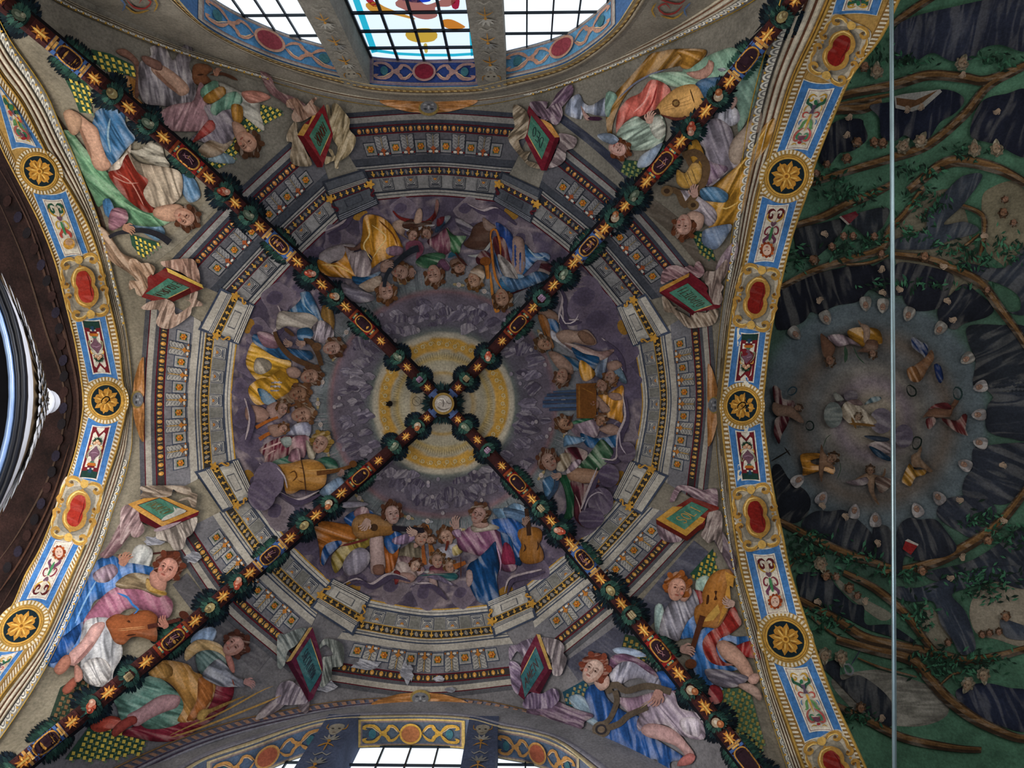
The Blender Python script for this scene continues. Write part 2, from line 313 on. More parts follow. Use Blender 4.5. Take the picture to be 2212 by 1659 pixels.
def band_panel(surf, q, flip, kind, par, g, label, group=None):
    """blue framed grotesque panel with hollow ends; q = top-left, top-right, bottom-right, bottom-left in pixels"""
    def mapq(P):
        P = np.array(P, float); v = P[:, 1] if not flip else 1 - P[:, 1]; u = P[:, 0]
        e = 4 * u * (1 - u); vv = v + .055 * e * (1 - 2 * np.clip(v, 0, 1)) ; return bilin(q, u, vv)
    def rect(a, b, c, d, k=7): 
        t = np.linspace(0, 1, k); return [(a + (c - a) * x, b) for x in t] + [(c, b + (d - b) * x) for x in t[1:]] + [(c + (a - c) * x, d) for x in t[1:]] + [(a, d + (b - d) * x) for x in t[1:-1]]
    w_ = np.hypot(*(np.array(q[1]) - q[0])); px = 1.0 / w_; ln = np.hypot(*(np.array(q[3]) - q[0]))
    root = empty('painted_grotesque', tuple(np.mean(q, 0)), surf, label, 'fresco', group)
    m = MB(surf, .010, g); m.poly(mapq(rect(-.02, -.012, 1.02, 1.012)), '#d9d2c0', False); m.poly(mapq(rect(.0, .0, 1, 1)), BLUE, False, ang=90, st=.12); m.build('frame', root)
    m = MB(surf, .016, g); m.poly(mapq(rect(.19, .075, .81, .925)), '#dcd8cc', False); m.poly(mapq(rect(.225, .092, .775, .908)), '#7d4048', False); m.poly(mapq(rect(.24, .098, .76, .902)), '#d6cdbc', False); m.build('field', root)
    def S(P, wd, c): d_.stroke(mapq(P), wd * w_ / 70, c)
    def Pn(P, c, sm=True): d_.poly(mapq(P), c, sm, g=30)
    d_ = MB(surf, .022, g)
    if kind == 'urn':
        Pn([(.24, .1), (.76, .1), (.76, .23), (.24, .23)], '#1e3a33', False)
        Pn([(.24, .2), (.4, .2), (.4, .25), (.6, .25), (.6, .2), (.76, .2), (.76, .9), (.63, .9), (.63, .87), (.5, .8), (.37, .87), (.37, .9), (.24, .9)], '#6d1d24', False)
        Pn([(.3, .26), (.38, .26), (.38, .29), (.62, .29), (.62, .26), (.7, .26), (.69, .42), (.7, .8), (.64, .83), (.5, .74), (.36, .83), (.3, .8), (.31, .42)], '#d6cdbc', False)
        Pn([(.44, .17), (.56, .17), (.53, .25), (.47, .25)], '#243f58', False); d_.build('field_border', root); d_ = MB(surf, .032, g)
        Pn([(.34, .285), (.66, .285), (.62, .33), (.38, .33)], '#b0641c', False); Pn([(.42, .33), (.58, .33), (.54, .37), (.46, .37)], '#48705a', False)
        Pn([(.47, .36), (.53, .36), (.58, .42), (.67, .46), (.66, .51), (.57, .56), (.52, .6), (.48, .6), (.43, .56), (.34, .51), (.33, .46), (.42, .42)], '#6a4a58'); S([(.36, .48), (.5, .5), (.64, .48)], 1.5, '#a08090')
        for sgn in (-1, 1): S([(.5 + sgn * .17, .45), (.5 + sgn * .2, .4), (.5 + sgn * .23, .43), (.5 + sgn * .2, .52), (.5 + sgn * .1, .58)], 2.2, '#7f8a6a'); S([(.5 + sgn * .12, .6), (.5 + sgn * .2, .6), (.5 + sgn * .21, .55)], 2.4, '#c79a3a')
        d_.build('urn', root); d_ = MB(surf, .042, g)
        for i in range(15):
            a = math.pi * (i / 14 * 1.5 - .25); L_ = .17 + .02 * (i % 2); ex, ey = math.cos(a), math.sin(a)
            Pn([(.5 + ex * .04 - ey * .012, .67 + ey * .022 + ex * .006), (.5 + ex * L_ * .6 - ey * .03, .67 + (ey * L_ * .6 + ex * .03) * .42), (.5 + ex * L_, .67 + ey * L_ * .5), (.5 + ex * L_ * .6 + ey * .03, .67 + (ey * L_ * .6 - ex * .03) * .42)], ['#1f3a2a', '#16281f', '#2e5238'][i % 3])
        d_.build('leaf_bunch', root); d_ = MB(surf, .062, g)
        for cx, cy in ((.43, .65), (.57, .65), (.5, .68)): p = mapq([(cx, cy)])[0]; d_.ell(p[0], p[1], w_ * .06, w_ * .06, 0, '#b98a68'); d_.ell(p[0] - 1, p[1] - 1, w_ * .025, w_ * .025, 0, '#e0c8a8')
        d_.build('fruit', root)
    elif kind == 'scroll':
        for sgn in (-1, 1):
            f = lambda P: [(.5 + sgn * x, y) for x, y in P]
            S(f([(.02, .18), (.12, .15), (.19, .17), (.2, .22), (.13, .24), (.09, .21), (.13, .19)]), 3.2, '#b98f2c'); S(f([(.2, .2), (.2, .27), (.08, .3), (.03, .36)]), 5, '#2b5a44')
            S(f([(.05, .42), (.13, .4), (.2, .42), (.17, .47), (.1, .46)]), 2.4, '#b44a40'); S(f([(.04, .5), (.1, .55), (.12, .62), (.19, .63)]), 4.4, '#5f8f56')
            S(f([(.03, .62), (.14, .66), (.2, .72), (.18, .79), (.1, .8), (.07, .75), (.12, .73)]), 3.6, '#b0524e' if sgn > 0 else '#a85a50'); S(f([(.02, .72), (.1, .7), (.14, .74), (.1, .78), (.05, .76)]), 3, '#3e7a58'); S(f([(.06, .86), (.13, .84), (.2, .86)]), 1.8, '#b98f2c')
            S(f([(.15, .3), (.21, .34), (.2, .4)]), 1.8, '#c79a3a'); S(f([(.17, .5), (.22, .54), (.2, .58)]), 2, '#4d78a8')
        Pn([(.44, .3), (.56, .3), (.53, .36), (.56, .42), (.44, .42), (.47, .36)], '#5a4a5c', False); Pn([(.47, .44), (.53, .44), (.52, .6), (.5, .68), (.48, .6)], '#c79a3a'); d_.ell(*mapq([(.5, .26)])[0], w_ * .045, w_ * .06, 0, '#2d6a48'); d_.ell(*mapq([(.5, .83)])[0], w_ * .05, w_ * .035, 0, '#a02c30'); Pn([(.42, .74), (.58, .74), (.54, .8), (.46, .8)], '#6d3f52')
        d_.build('grotesque', root)
    elif kind in ('vine', 'mask'):
        for sgn in (-1, 1):
            f = lambda P: [(.5 + sgn * x, y) for x, y in P]
            S(f([(.02, .17), (.1, .14), (.2, .17), (.2, .24), (.12, .27), (.07, .23), (.12, .2)]), 5.2, '#5a1f22' if kind == 'mask' else '#24503a'); S(f([(.2, .2), (.23, .26), (.14, .31), (.05, .33)]), 3, '#b98f2c')
            S(f([(.03, .42), (.1, .4), (.18, .44), (.19, .5), (.12, .52), (.1, .48)]), 3, '#7c2b3a' if kind == 'mask' else '#c7a23a'); S(f([(.03, .5), (.08, .56), (.16, .6), (.14, .66)]), 6, '#6a3a52' if kind == 'mask' else '#b0443a')
        Pn([(.42, .33), (.58, .33), (.55, .38), (.5, .4), (.45, .38)], '#6a4a58'); Pn([(.46, .18), (.54, .18), (.56, .26), (.5, .34), (.44, .26)], '#c9b8a0'); Pn([(.47, .42), (.53, .42), (.54, .56), (.5, .62), (.46, .56)], '#3d7a4c'); d_.build('grotesque', root)
        d_ = MB(surf, .07, g); p = mapq([(.5, .75)])[0]; r = w_ * .17
        if kind == 'mask':
            for i in range(12): a = i * .55; d_.ell(p[0] + math.cos(a) * r * .85, p[1] + math.sin(a) * r * .95 + (0 if not flip else 0), r * .42, r * .3, math.degrees(a), ['#8a3a16', '#a85020', '#7a3014'][i % 3])
            d_.ell(p[0], p[1], r * .72, r * .95, 0, '#c9a894', n=18); sg = 1 if flip else -1
            for e in (-1, 1): d_.ell(p[0] + e * r * .3, p[1] - sg * r * .12, r * .13, r * .07, 0, '#4a2c22')
            d_.stroke([(p[0], p[1] - sg * r * .1), (p[0] + r * .06, p[1] + sg * r * .25)], r * .09, '#8f5c4a'); d_.ell(p[0], p[1] + sg * r * .5, r * .22, r * .09, 0, '#a04a40'); d_.build('mask', root)
        else:
            d_.ell(p[0], p[1], r * 1.05, r * 1.0, 0, '#c08a2c', n=20, st=.5, fa=30, fs=2); d_.ell(p[0], p[1] - r * .3, r * .7, r * .6, 0, '#b08a6a', n=20, st=.5, fa=1, fs=2); d_.build('flower', root)
    return root
def rosette(surf, c, rx, ry, ang, g, label, hook=False, blot='#15242a'):
    root = empty('painted_rosette', c, surf, label, 'rosette', 'gold rosettes on the arch soffits')
    t = math.radians(ang); R2 = lambda x, y: (c[0] + x * rx * math.cos(t) - y * ry * math.sin(t), c[1] + x * rx * math.sin(t) + y * ry * math.cos(t))
    circ = lambda r, n=28, w_=0: [R2(r * math.cos(a), r * math.sin(a)) for a in np.arange(n) * 2 * math.pi / n]
    m = MB(surf, .012, g); m.poly(circ(1.55, 36), '#a98440'); n = 40
    for i in range(n):
        a = i * 2 * math.pi / n; b = a + 2 * math.pi / n * .55; q = [R2(r * math.cos(x), r * math.sin(x)) for r, x in ((1.3, a), (1.52, a), (1.52, b), (1.3, b))]
        m.raw(at(surf, q, .02), [(0, 1, 2, 3)], lin('#d8cbb0', g))
    m.build('tooth_border', root); m = MB(surf, .024, g); m.poly(circ(1.2, 32), '#c09038'); m.poly(circ(1.14, 32), '#8a5f22'); m.poly(circ(1.1, 32), '#c89a40'); m.build('ring', root)
    m = MB(surf, .03, g); m.poly(circ(1.0, 32), blot); m.build('ground', root)
    for k in range(8):
        m = MB(surf, .034 + .001 * (k % 2), g); a = k * math.pi / 4 + .2; P = []
        if k % 2 == 0:
            for r, da in ((.12, -.4), (.45, -.42), (.62, -.5), (.76, -.3), (.76, -.1), (.9, 0), (.76, .1), (.76, .3), (.62, .5), (.45, .42), (.12, .4)): P.append(R2(r * math.cos(a + da), r * math.sin(a + da)))
        else:
            for r, da in ((.12, -.4), (.5, -.34), (.66, -.24), (.92, 0), (.66, .24), (.5, .34), (.12, .4)): P.append(R2(r * math.cos(a + da), r * math.sin(a + da)))
        m.poly(P, '#b9822c', k % 2 == 0); m.stroke([R2(.15 * math.cos(a), .15 * math.sin(a)), R2(.66 * math.cos(a), .66 * math.sin(a))], rx * .07, '#e0b45c'); m.stroke([R2(.3 * math.cos(a + .28), .3 * math.sin(a + .28)), R2(.66 * math.cos(a + .22), .66 * math.sin(a + .22))], rx * .06, '#7a4c18')
        m.build('petal', root)
    m = MB(surf, .05, g); m.poly(circ(.2, 14), '#d09a3c'); m.poly(circ(.1, 10), '#8a5618'); m.build('centre', root)
    if hook:
        h = MB(surf, .10, 1); h.stroke([R2(-.25, .25), R2(-.3, 0), R2(0, -.25), R2(.25, -.15), R2(.1, .1), R2(-.15, .25)], 2.6, '#120d0b'); h.stroke([R2(.2, -.2), R2(.3, .1)], 3, '#15100d'); h.build('hook', root)
    return root
def cartouche(surf, c, ax, side, g, label, red='#8f2219', wd=1.0):
    """scrolled gold cartouche around a red oval; ax = unit vector along the arch"""
    ax = np.array(ax, float); ax /= np.hypot(*ax); no = np.array([-ax[1], ax[0]]); f = lambda u, v: tuple(np.array(c) + no * u * wd + ax * v)
    root = empty('painted_cartouche', c, surf, label, 'cartouche', 'red oval cartouches on the arch soffits')
    m = MB(surf, .012, g); m.poly([f(u, v) for u, v in ((-42, -64), (0, -70), (42, -64), (46, 0), (42, 64), (0, 70), (-42, 64), (-46, 0))], '#b9ad98'); m.poly([f(u, v) for u, v in ((-30, -44), (0, -54), (30, -40), (34, 0), (30, 42), (0, 54), (-30, 42), (-34, 0))], '#8d8576'); m.build('ground', root)
    m = MB(surf, .02, g)
    for su in (-1, 1):
        for sv in (-1, 1):
            G = lambda P: [f(su * u, sv * v) for u, v in P]
            m.stroke(G([(8, 60), (16, 66), (30, 66), (38, 56), (32, 48), (24, 52), (26, 58)]), 8, '#ad8238'); m.stroke(G([(10, 58), (18, 63), (30, 62), (35, 56)]), 2.4, '#e3be6c')
            m.stroke(G([(38, 52), (43, 38), (42, 24), (46, 14), (40, 8), (34, 12), (37, 18)]), 8, '#a87c34'); m.stroke(G([(40, 50), (45, 38), (44, 24)]), 2.2, '#e3be6c'); m.ell(*f(su * 36, sv * 14), 3, 3, 0, '#6a4416')
            m.ell(*f(su * 27, sv * 56), 3.4, 3.4, 0, '#5e4a30')
        m.poly([f(u, su * v) for u, v in ((-9, 58), (0, 50), (9, 58), (6, 68), (-6, 68))], '#c9a050'); m.ell(*f(0, su * 46), 3, 3, 0, '#a87a2a'); m.ell(*f(su * 36, 0), 3, 3, 0, '#a87a2a')
    m.build('scroll', root)
    m = MB(surf, .05, g); m.poly([f(u, v) for u, v in ((-12, -42), (0, -46), (12, -42), (25, -26), (26, -8), (22, 0), (26, 10), (24, 28), (12, 42), (0, 46), (-12, 42), (-25, 28), (-26, 8), (-22, 0), (-26, -10), (-24, -28))], '#a67c38')
    m.stroke([f(u, v) for u, v in ((-10, -40), (8, -41), (21, -24), (22, -6))], 3, '#e4c070'); m.stroke([f(u, v) for u, v in ((22, 12), (18, 30), (4, 40))], 3, '#dcb05c'); m.build('ring', root)
    m = MB(surf, .056, g); m.poly([f(u, v) for u, v in ((-8, -34), (6, -34), (14, -24), (17, -10), (14, 0), (17, 12), (14, 26), (5, 34), (-8, 34), (-15, 24), (-17, 10), (-14, 0), (-17, -12), (-14, -24))], red, st=.12, ang=20); m.stroke([f(-10, -28), f(-13, -8), f(-11, 10), f(-12, 26)], 2, '#5c120e'); m.build('field', root)
    return root
GL, GR = 1.0, 1.0
for (ob, sf, A, B, g) in ((ARL, 'L', A_LO, A_LI, GL), (ARR, 'R', A_RI, A_RO, GR)):
    for (u0, u1, nm) in ((.02, .17, 'tooth_border'), (.83, .98, 'tooth_border')): lace(sf, A, B, u0, u1, 190, nm, ob, '#8f6c3a', '#d2c6ae', g)
    m = MB(sf, .006, g); m.strip(A, B, 0, .05, '#b08a40', relief=.02); m.strip(A, B, .95, 1, '#b08a40', relief=.02); m.strip(A, B, .17, .195, '#a68040'); m.strip(A, B, .805, .83, '#a68040'); m.build('gilt_fillet', ob)
LP = [([(-22, 150), (40, 238), (98, 330), (26, 322)], 0, 'scroll'), ([(71, 413), (142, 413), (197, 569), (134, 572)], 0, 'vine'), ([(159, 673), (225, 675), (256, 825), (192, 825)], 0, 'urn'), ([(191, 902), (256, 904), (218, 1055), (152, 1048)], 1, 'urn'), ([(114, 1149), (185, 1147), (104, 1315), (36, 1310)], 1, 'mask'), ([(0, 1408), (58, 1394), (-20, 1500), (-70, 1500)], 0, 'scroll')]
wl = ['top', 'second', 'third', 'fourth', 'fifth', 'lowest']
kd = {'scroll': 'scrolling grotesques', 'vine': 'vines and a yellow flower', 'urn': 'a purple urn of fruit', 'mask': 'a small head among curling leaves'}
for i, (q, fl, k) in enumerate(LP): band_panel('L', q, fl, k, ARL, GL, f'{wl[i]} blue framed panel with {kd[k]} on the left arch')
RP = [([(1826, -60), (1925, -60), (1893, 33), (1797, 34)], 1, 'scroll'), ([(1736, 173), (1828, 172), (1752, 343), (1673, 343)], 0, 'scroll'), ([(1647, 425), (1724, 423), (1680, 583), (1611, 585)], 0, 'mask'), ([(1589, 704), (1656, 703), (1639, 842), (1572, 840)], 0, 'urn'), ([(1573, 915), (1642, 915), (1657, 1055), (1591, 1053)], 1, 'urn'), ([(1608, 1179), (1683, 1177), (1724, 1343), (1647, 1348)], 0, 'mask'), ([(1668, 1421), (1752, 1421), (1828, 1600), (1739, 1602)], 0, 'scroll')]
wr = ['topmost', 'second', 'third', 'fourth', 'fifth', 'sixth', 'lowest']
for i, (q, fl, k) in enumerate(RP): band_panel('R', q, fl, k, ARR, GR, f'{wr[i]} blue framed panel with {kd[k]} on the right arch')
for c, rx, ry, a, hk, l in (((85, 370), 36, 30, 42, 0, 'upper'), ((229, 865), 32, 33, 0, 1, 'middle'), ((46, 1352), 43, 31, -38, 0, 'lower')): rosette('L', c, rx, ry, a, GL, f'{l} gold rosette in a dark round on the left arch', hk)
for c, rx, ry, a, hk, l in (((1699, 381), 40, 36, -40, 0, 'upper'), ((1603, 877), 32, 33, 0, 1, 'middle'), ((1697, 1381), 43, 36, 42, 0, 'lower')): rosette('R', c, rx, ry, a, GR, f'{l} gold rosette in a dark round on the right arch', hk)
for c, ax, l in (((183, 620), (.22, 1), 'upper'), ((165, 1103), (-.3, 1), 'lower')): cartouche('L', c, ax, -1, GL, f'{l} red oval cartouche in gold scrolls on the left arch', '#97281b')
for c, ax, l, w_ in (((1812, 109), (-.5, 1), 'topmost', 1.1), ((1634, 643), (-.2, 1), 'upper middle', 1.0), ((1634, 1117), (.2, 1), 'lower middle', 1.0), ((1802, 1655), (.5, 1), 'lowest', 1.1)): cartouche('R', c, ax, 1, GR, f'{l} red oval cartouche in gold scrolls on the right arch', '#7c1812', w_)
# ------------------------------------------------------------------ lunette walls, thermal windows
WT = [(380, -3), (430, 46), (490, 84), (560, 116), (620, 138), (677, 154), (735, 168), (798, 182), (856, 187), (915, 189), (975, 188), (1031, 186), (1100, 170), (1165, 155), (1227, 134), (1290, 92), (1330, 55), (1353, 22), (1372, -3)]
WB = [(395, 1665), (440, 1644), (550, 1606), (640, 1573), (705, 1556), (780, 1551), (915, 1549), (1015, 1555), (1075, 1571), (1150, 1585), (1215, 1610), (1290, 1662)]
WT_, WB_ = resamp(WT, 90), resamp(WB, 90)
def wall_with_opening(pl, arc, ys, name, label, col):
    mb = MB(pl, 0); d = rays(arc); t = PLANE[pl] / d[:, 1]; P = d * t[:, None]; o = -1 if ys < 0 else 1
    top = P.copy(); top[:, 2] += .30; lows = P[[0, -1]].copy(); lows[:, 2] = 0.0
    A = np.concatenate([P[:1] * [1, 1, 0], P, P[-1:] * [1, 1, 0]]); cx0 = P[:, 0].mean(); B = A.copy(); B[:, 0] = cx0 + (A[:, 0] - cx0) * 1.72; B[1:-1, 2] += .3; B[[0, -1], 2] = 0; n = len(A)
    mb.raw(np.concatenate([A, B]) * H + EYE, [(i, i + 1, n + i + 1, n + i) for i in range(n - 1)], lin(col)); tag(mb.build(name), label, kind='structure')
wall_with_opening('T', WT_, -1, 'wall_north', 'lunette wall around the upper window', '#8f887c')
wall_with_opening('B', WB_, 1, 'wall_south', 'lunette wall around the lower window', '#8b8a8f')
def reveal(pl, gl, arc, name, label, col):
    n = len(arc); d = rays(arc); a = d * (PLANE[pl] / d[:, 1])[:, None]; b = a.copy(); b[:, 1] = PLANE[gl]; b[:, 2] -= .0; a_, b_ = a, b
    mb = MB(pl, 0); mb.raw(np.concatenate([a, b]) * H + EYE, [(i, i + 1, n + i + 1, n + i) for i in range(n - 1)], lin(col)); o = mb.build(name); tag(o, label, kind='structure'); return a, b
RT = reveal('T', 'GT', WT_, 'window_1', 'painted reveal of the upper window arch', '#4b6f9e')
RB_ = reveal('B', 'GB', WB_, 'window_2', 'painted reveal of the lower window arch', '#6b7488')
def surf_reveal(key, a, b):          # coordinates on the reveal: u along the arch 0..1, v depth 0..1
    n = len(a)
    def f(P, off):
        P = np.asarray(P, float); t = np.clip(P[:, 0], 0, 1) * (n - 1); i = np.clip(t.astype(int), 0, n - 2); w_ = (t - i)[:, None]
        A = a[i] * (1 - w_) + a[i + 1] * w_; B = b[i] * (1 - w_) + b[i + 1] * w_; v = P[:, 1][:, None]
        q = (A * (1 - v) + B * v) * H + EYE; cen = np.array([q[:, 0].mean(), 0, 6.5]); cen = np.tile([(a[:, 0].mean()) * H, 0, 7.5], (len(q), 1)); cen[:, 1] = q[:, 1]
        k = cen - q; k /= np.linalg.norm(k, axis=1)[:, None]; return q + k * off
    return f
_at0 = at
CUST = {'RT': surf_reveal('RT', *RT), 'RB': surf_reveal('RB', *RB_)}
def at(s, p, off=0.0):
    if s in CUST:
        p = np.asarray(p, float).reshape(-1, 2); return CUST[s](p / [1000, 100], off)      # u in thousandths, v in hundredths
    return _at0(s, p, off)
def reveal_paint(key, u0, u1, label, base, field, scr, med, g, flip=False):
    root = empty('painted_strapwork', ((u0 + u1) / 2, 50), key, label, 'fresco', 'strapwork paintings in the window reveals')
    m = MB(key, .012, g); X = lambda u: u0 + (u1 - u0) * u; R_ = lambda a, b, c, d: [(X(a), b), (X(c), b), (X(c), d), (X(a), d)]
    m.poly(R_(0, 4, 1, 96), base, False, g=12); m.poly(R_(.03, 10, .97, 90), '#8c7a78', False, g=12); m.poly(R_(.045, 15, .955, 85), field, False, g=12, dl=.004); m.build('field', root)
    m = MB(key, .03, g)
    for sg in (-1, 1):
        if sg > 0: m.build('scroll', root); m = MB(key, .03, g)
        Z = lambda P: [(X(.5 + sg * x), y) for x, y in P]
        m.stroke(Z([(.10, 50), (.15, 30), (.2, 26), (.22, 38), (.26, 50), (.22, 62), (.2, 74), (.15, 70), (.10, 50)]), 9, scr); m.ell(X(.5 + sg * .26), 50, 9, 8, 0, scr)
        m.stroke(Z([(.27, 50), (.31, 34), (.35, 24), (.42, 24), (.44, 32), (.41, 36)]), 9, scr); m.stroke(Z([(.27, 50), (.31, 66), (.35, 76), (.42, 76), (.44, 68), (.41, 64)]), 9, scr)
        m.stroke(Z([(.28, 50), (.33, 38), (.36, 30), (.42, 28)]), 2.5, '#e0b98c'); m.stroke(Z([(.12, 48), (.16, 32), (.2, 29)]), 2.5, '#e0b98c')
        m.ell(X(.5 + sg * .36), 50, (u1 - u0) * .035, 16, 0, '#3f6f78')
    m.build('scroll', root); m = MB(key, .06, g); m.ell(X(.5), 50, (u1 - u0) * .105, 34, 0, scr, n=24); m.ell(X(.5), 50, (u1 - u0) * .085, 27, 0, med, n=24, dl=.006); m.build('medallion', root)
reveal_paint('RT', 420, 640, 'dark blue strapwork with a red medallion under the stained glass window', '#7a6878', '#2c3f78', '#a88078', '#7c1f30', 1.0)
reveal_paint('RT', 60, 375, 'pale blue strapwork painting in the left reveal of the upper window', '#a49a90', '#4f86b4', '#b98a74', '#8a3a44', 1.2)
reveal_paint('RT', 680, 935, 'pale blue strapwork painting in the right reveal of the upper window', '#a49a90', '#5c93b8', '#b98a74', '#8a3a44', 1.2)
reveal_paint('RB', 423, 670, 'gold framed strapwork painting in the middle reveal of the lower window', '#c9a860', '#55606e', '#c99a3c', '#a0623c', 1.3)
reveal_paint('RB', 60, 355, 'orange strapwork painting in the left reveal of the lower window', '#b8a480', '#55667e', '#c08a4c', '#a0543c', 1.2)
reveal_paint('RB', 740, 950, 'orange strapwork painting in the right reveal of the lower window', '#b8a480', '#55667e', '#c08a4c', '#a0543c', 1.2)
# mullions: painted piers between the lights
def mullion(pl, gl, q, label, g, c1, c2):
    """q: front face pixels top-left, top-right, bottom-right, bottom-left; the pier is vertical"""
    d = rays(q); P = d * (PLANE[pl] / d[:, 1])[:, None]; s = -1 if PLANE[pl] < 0 else 1
    top = 1 if pl == 'T' else 0
    near = P[[3, 2]] if pl == 'T' else P[[0, 1]]; xa, xb, zt = near[0, 0], near[1, 0], near[:, 2].max() + .005
    x0, x1 = min(xa, xb), max(xa, xb); yf = PLANE[pl] - s * .001; yb = PLANE[gl] + s * .004; zb = .3
    root = empty('window_pier', tuple(np.mean(q, 0)), pl, label, 'pier', 'painted piers between the window lights')
    V = np.array([[x, y, z] for z in (zb, zt) for y in (yf, yb) for x in (x0, x1)]) * H + EYE
    m = MB(pl, 0, g); m.raw(V, [(0, 1, 5, 4), (2, 6, 7, 3), (0, 4, 6, 2), (1, 3, 7, 5)], lin(c1, g)); m.build('shaft', root)
    # painted front: frame, leaves, mask, in the pier's own upright coordinates
    Wd = x1 - x0
    def fr(P2): P2 = np.asarray(P2, float); return proj(np.stack([x0 + Wd * P2[:, 0], np.full(len(P2), yf), zt - P2[:, 1] * Wd], 1) * H + EYE)
    m = MB(pl, .015, g); m.poly(fr([(.04, .02), (.96, .02), (.96, .45), (.04, .45)]), c2, False); m.poly(fr([(.1, .5), (.9, .5), (.9, 6), (.1, 6)]), c2, False, dl=.002); m.poly(fr([(.16, .56), (.84, .56), (.84, 6), (.16, 6)]), c1, False, dl=.002)
    p = fr([(.5, .23)])[0]; r = np.hypot(*(fr([(.8, .23)])[0] - p)); m.ell(p[0], p[1], r * .6, r * .35, 0, '#a06a2c'); m.build('frame', root)
    m = MB(pl, .03, g); sgn = 1
    m.poly(fr([(.3, .75), (.5, .65), (.7, .75), (.72, 1.0), (.62, 1.3), (.5, 1.4), (.38, 1.3), (.28, 1.0)]), '#a8a090'); 
    for e in (.4, .6): p = fr([(e, .98)])[0]; m.ell(p[0], p[1], r * .16, r * .08, 0, '#4a4440')
    m.stroke(fr([(.42, 1.22), (.58, 1.22)]), r * .08, '#6a5048'); m.stroke(fr([(.5, 1.0), (.5, 1.12)]), r * .08, '#75695c'); m.stroke(fr([(.2, .66), (.2, .95), (.32, 1.05)]), r * .12, '#b08038'); m.stroke(fr([(.8, .66), (.8, .95), (.68, 1.05)]), r * .12, '#b08038')
    for k in range(3):
        y = 1.75 + k * 1.35
        for a in (-1.2, -.75, -.3, .3, .75, 1.2): m.poly(fr([(.5, y), (.5 + math.sin(a) * .16 - .05, y - .2 * math.cos(a)), (.5 + math.sin(a) * .34, y - .42 * math.cos(a)), (.5 + math.sin(a) * .16 + .05, y - .16 * math.cos(a))]), '#b4b0a6' if k % 2 == 0 else '#8d8c88')
        m.stroke(fr([(.26, y + .35), (.5, y + .15), (.74, y + .35)]), r * .14, '#c08a3c'); m.stroke(fr([(.5, y - .1), (.5, y + .6)]), r * .13, '#c08a3c'); m.stroke(fr([(.24, y + .7), (.34, y + .85), (.5, y + .7), (.66, y + .85), (.76, y + .7)]), r * .1, '#aaa498'); p = fr([(.5, y)])[0]; m.ell(p[0], p[1], r * .2, r * .14, 0, '#c08a3c')
    m.build('grotesque', root)
mullion('T', 'GT', [(651, 0), (712, 0), (798, 180), (735, 166)], 'left painted pier beside the stained glass of the upper window', 1.0, '#8f8a80', '#a98a58')
mullion('T', 'GT', [(1023, 0), (1087, 0), (1094, 178), (1033, 189)], 'right painted pier beside the stained glass of the upper window', 1.0, '#8f8a80', '#a98a58')
mullion('B', 'GB', [(703, 1556), (776, 1549), (720, 1659), (660, 1659)], 'left dark painted pier of the lower window', .8, '#56607c', '#3c4666')
mullion('B', 'GB', [(1014, 1552), (1076, 1570), (1070, 1659), (1004, 1659)], 'right dark painted pier of the lower window', .8, '#56607c', '#3c4666')
# glazing
LEAD = plain('lead_cames', '#23303c', .5, .3)
def glassmat(name, cols):
    m = bpy.data.materials.new(name); m.use_nodes = True; nt = m.node_tree; nt.nodes.clear(); o = nt.nodes.new('ShaderNodeOutputMaterial'); t = nt.nodes.new('ShaderNodeBsdfTransparent'); g = nt.nodes.new('ShaderNodeBsdfGlossy'); g.inputs['Roughness'].default_value = .1
    a = node(nt, 'ShaderNodeAttribute', attribute_name='Col'); nt.links.new(a.outputs['Color'], t.inputs[0]); x = nt.nodes.new('ShaderNodeMixShader'); x.inputs[0].default_value = .04; nt.links.new(t.outputs[0], x.inputs[1]); nt.links.new(g.outputs[0], x.inputs[2]); nt.links.new(x.outputs[0], o.inputs[0]); return m
GLASS = glassmat('window_glass', 0)
def glazing(pl, xs, zs, xlim, label, name, clear='#eef6ff', border=None, extra=None):
    """flat glazing in the plane pl; xs: pixel x of cames along a reference row, given as world x; zs heights (fractions of H)"""
    y = PLANE[pl]; root = empty(name, np.array([np.mean(xlim), y, np.mean(zs)]) * H + EYE, label=label, cat='window'); n = 0
    return root
def px_plane(pl, p): d = rays([p]); return (d * (PLANE[pl] / d[:, 1])[:, None])[0]
def lit_window(pl, root, xa, xb, z0, z1, nx, nz, colf, sub=1, lead=.0016, arc=None):
    y = PLANE[pl]; s = 1 if y < 0 else -1; X = np.linspace(xa, xb, nx + 1); Z = np.linspace(z0, z1, nz + 1)
    if sub:
        for i in range(nx):
            for j in range(nz):
                m = MB(pl, 0); m.raw(np.array([[X[i], y, Z[j]], [X[i + 1], y, Z[j]], [X[i + 1], y, Z[j + 1]], [X[i], y, Z[j + 1]]]) * H + EYE, [(0, 1, 2, 3)], colf(i, j)); m.build('pane', root, GLASS)
    m = MB(pl, 0); bars = [((x, z0), (x, z1)) for x in X] + [((xa, z), (xb, z)) for z in Z]
    for (ax, az), (bx, bz) in bars:
        h = lead; dx, dz = (h, 0) if ax == bx else (0, h)
        V = [[ax - dx, y + s * k, az - dz] for k in (.0004, .003)] + [[ax + dx, y + s * k, az + dz] for k in (.0004, .003)] + [[bx - dx, y + s * k, bz - dz] for k in (.0004, .003)] + [[bx + dx, y + s * k, bz + dz] for k in (.0004, .003)]
        m.raw(np.array(V) * H + EYE, [(1, 3, 7, 5), (0, 1, 5, 4), (3, 2, 6, 7), (0, 4, 6, 2)], lin('#2a3644'))
    m.build('lead_came', root, LEAD)
pT = [px_plane('GT', p) for p in ((800, 117), (1027, 122), (762, 0), (1018, 0))]; pc = .83
zt = max(p[2] for p in pT[:2]) + .012; xa, xb = pT[0][0], pT[1][0]
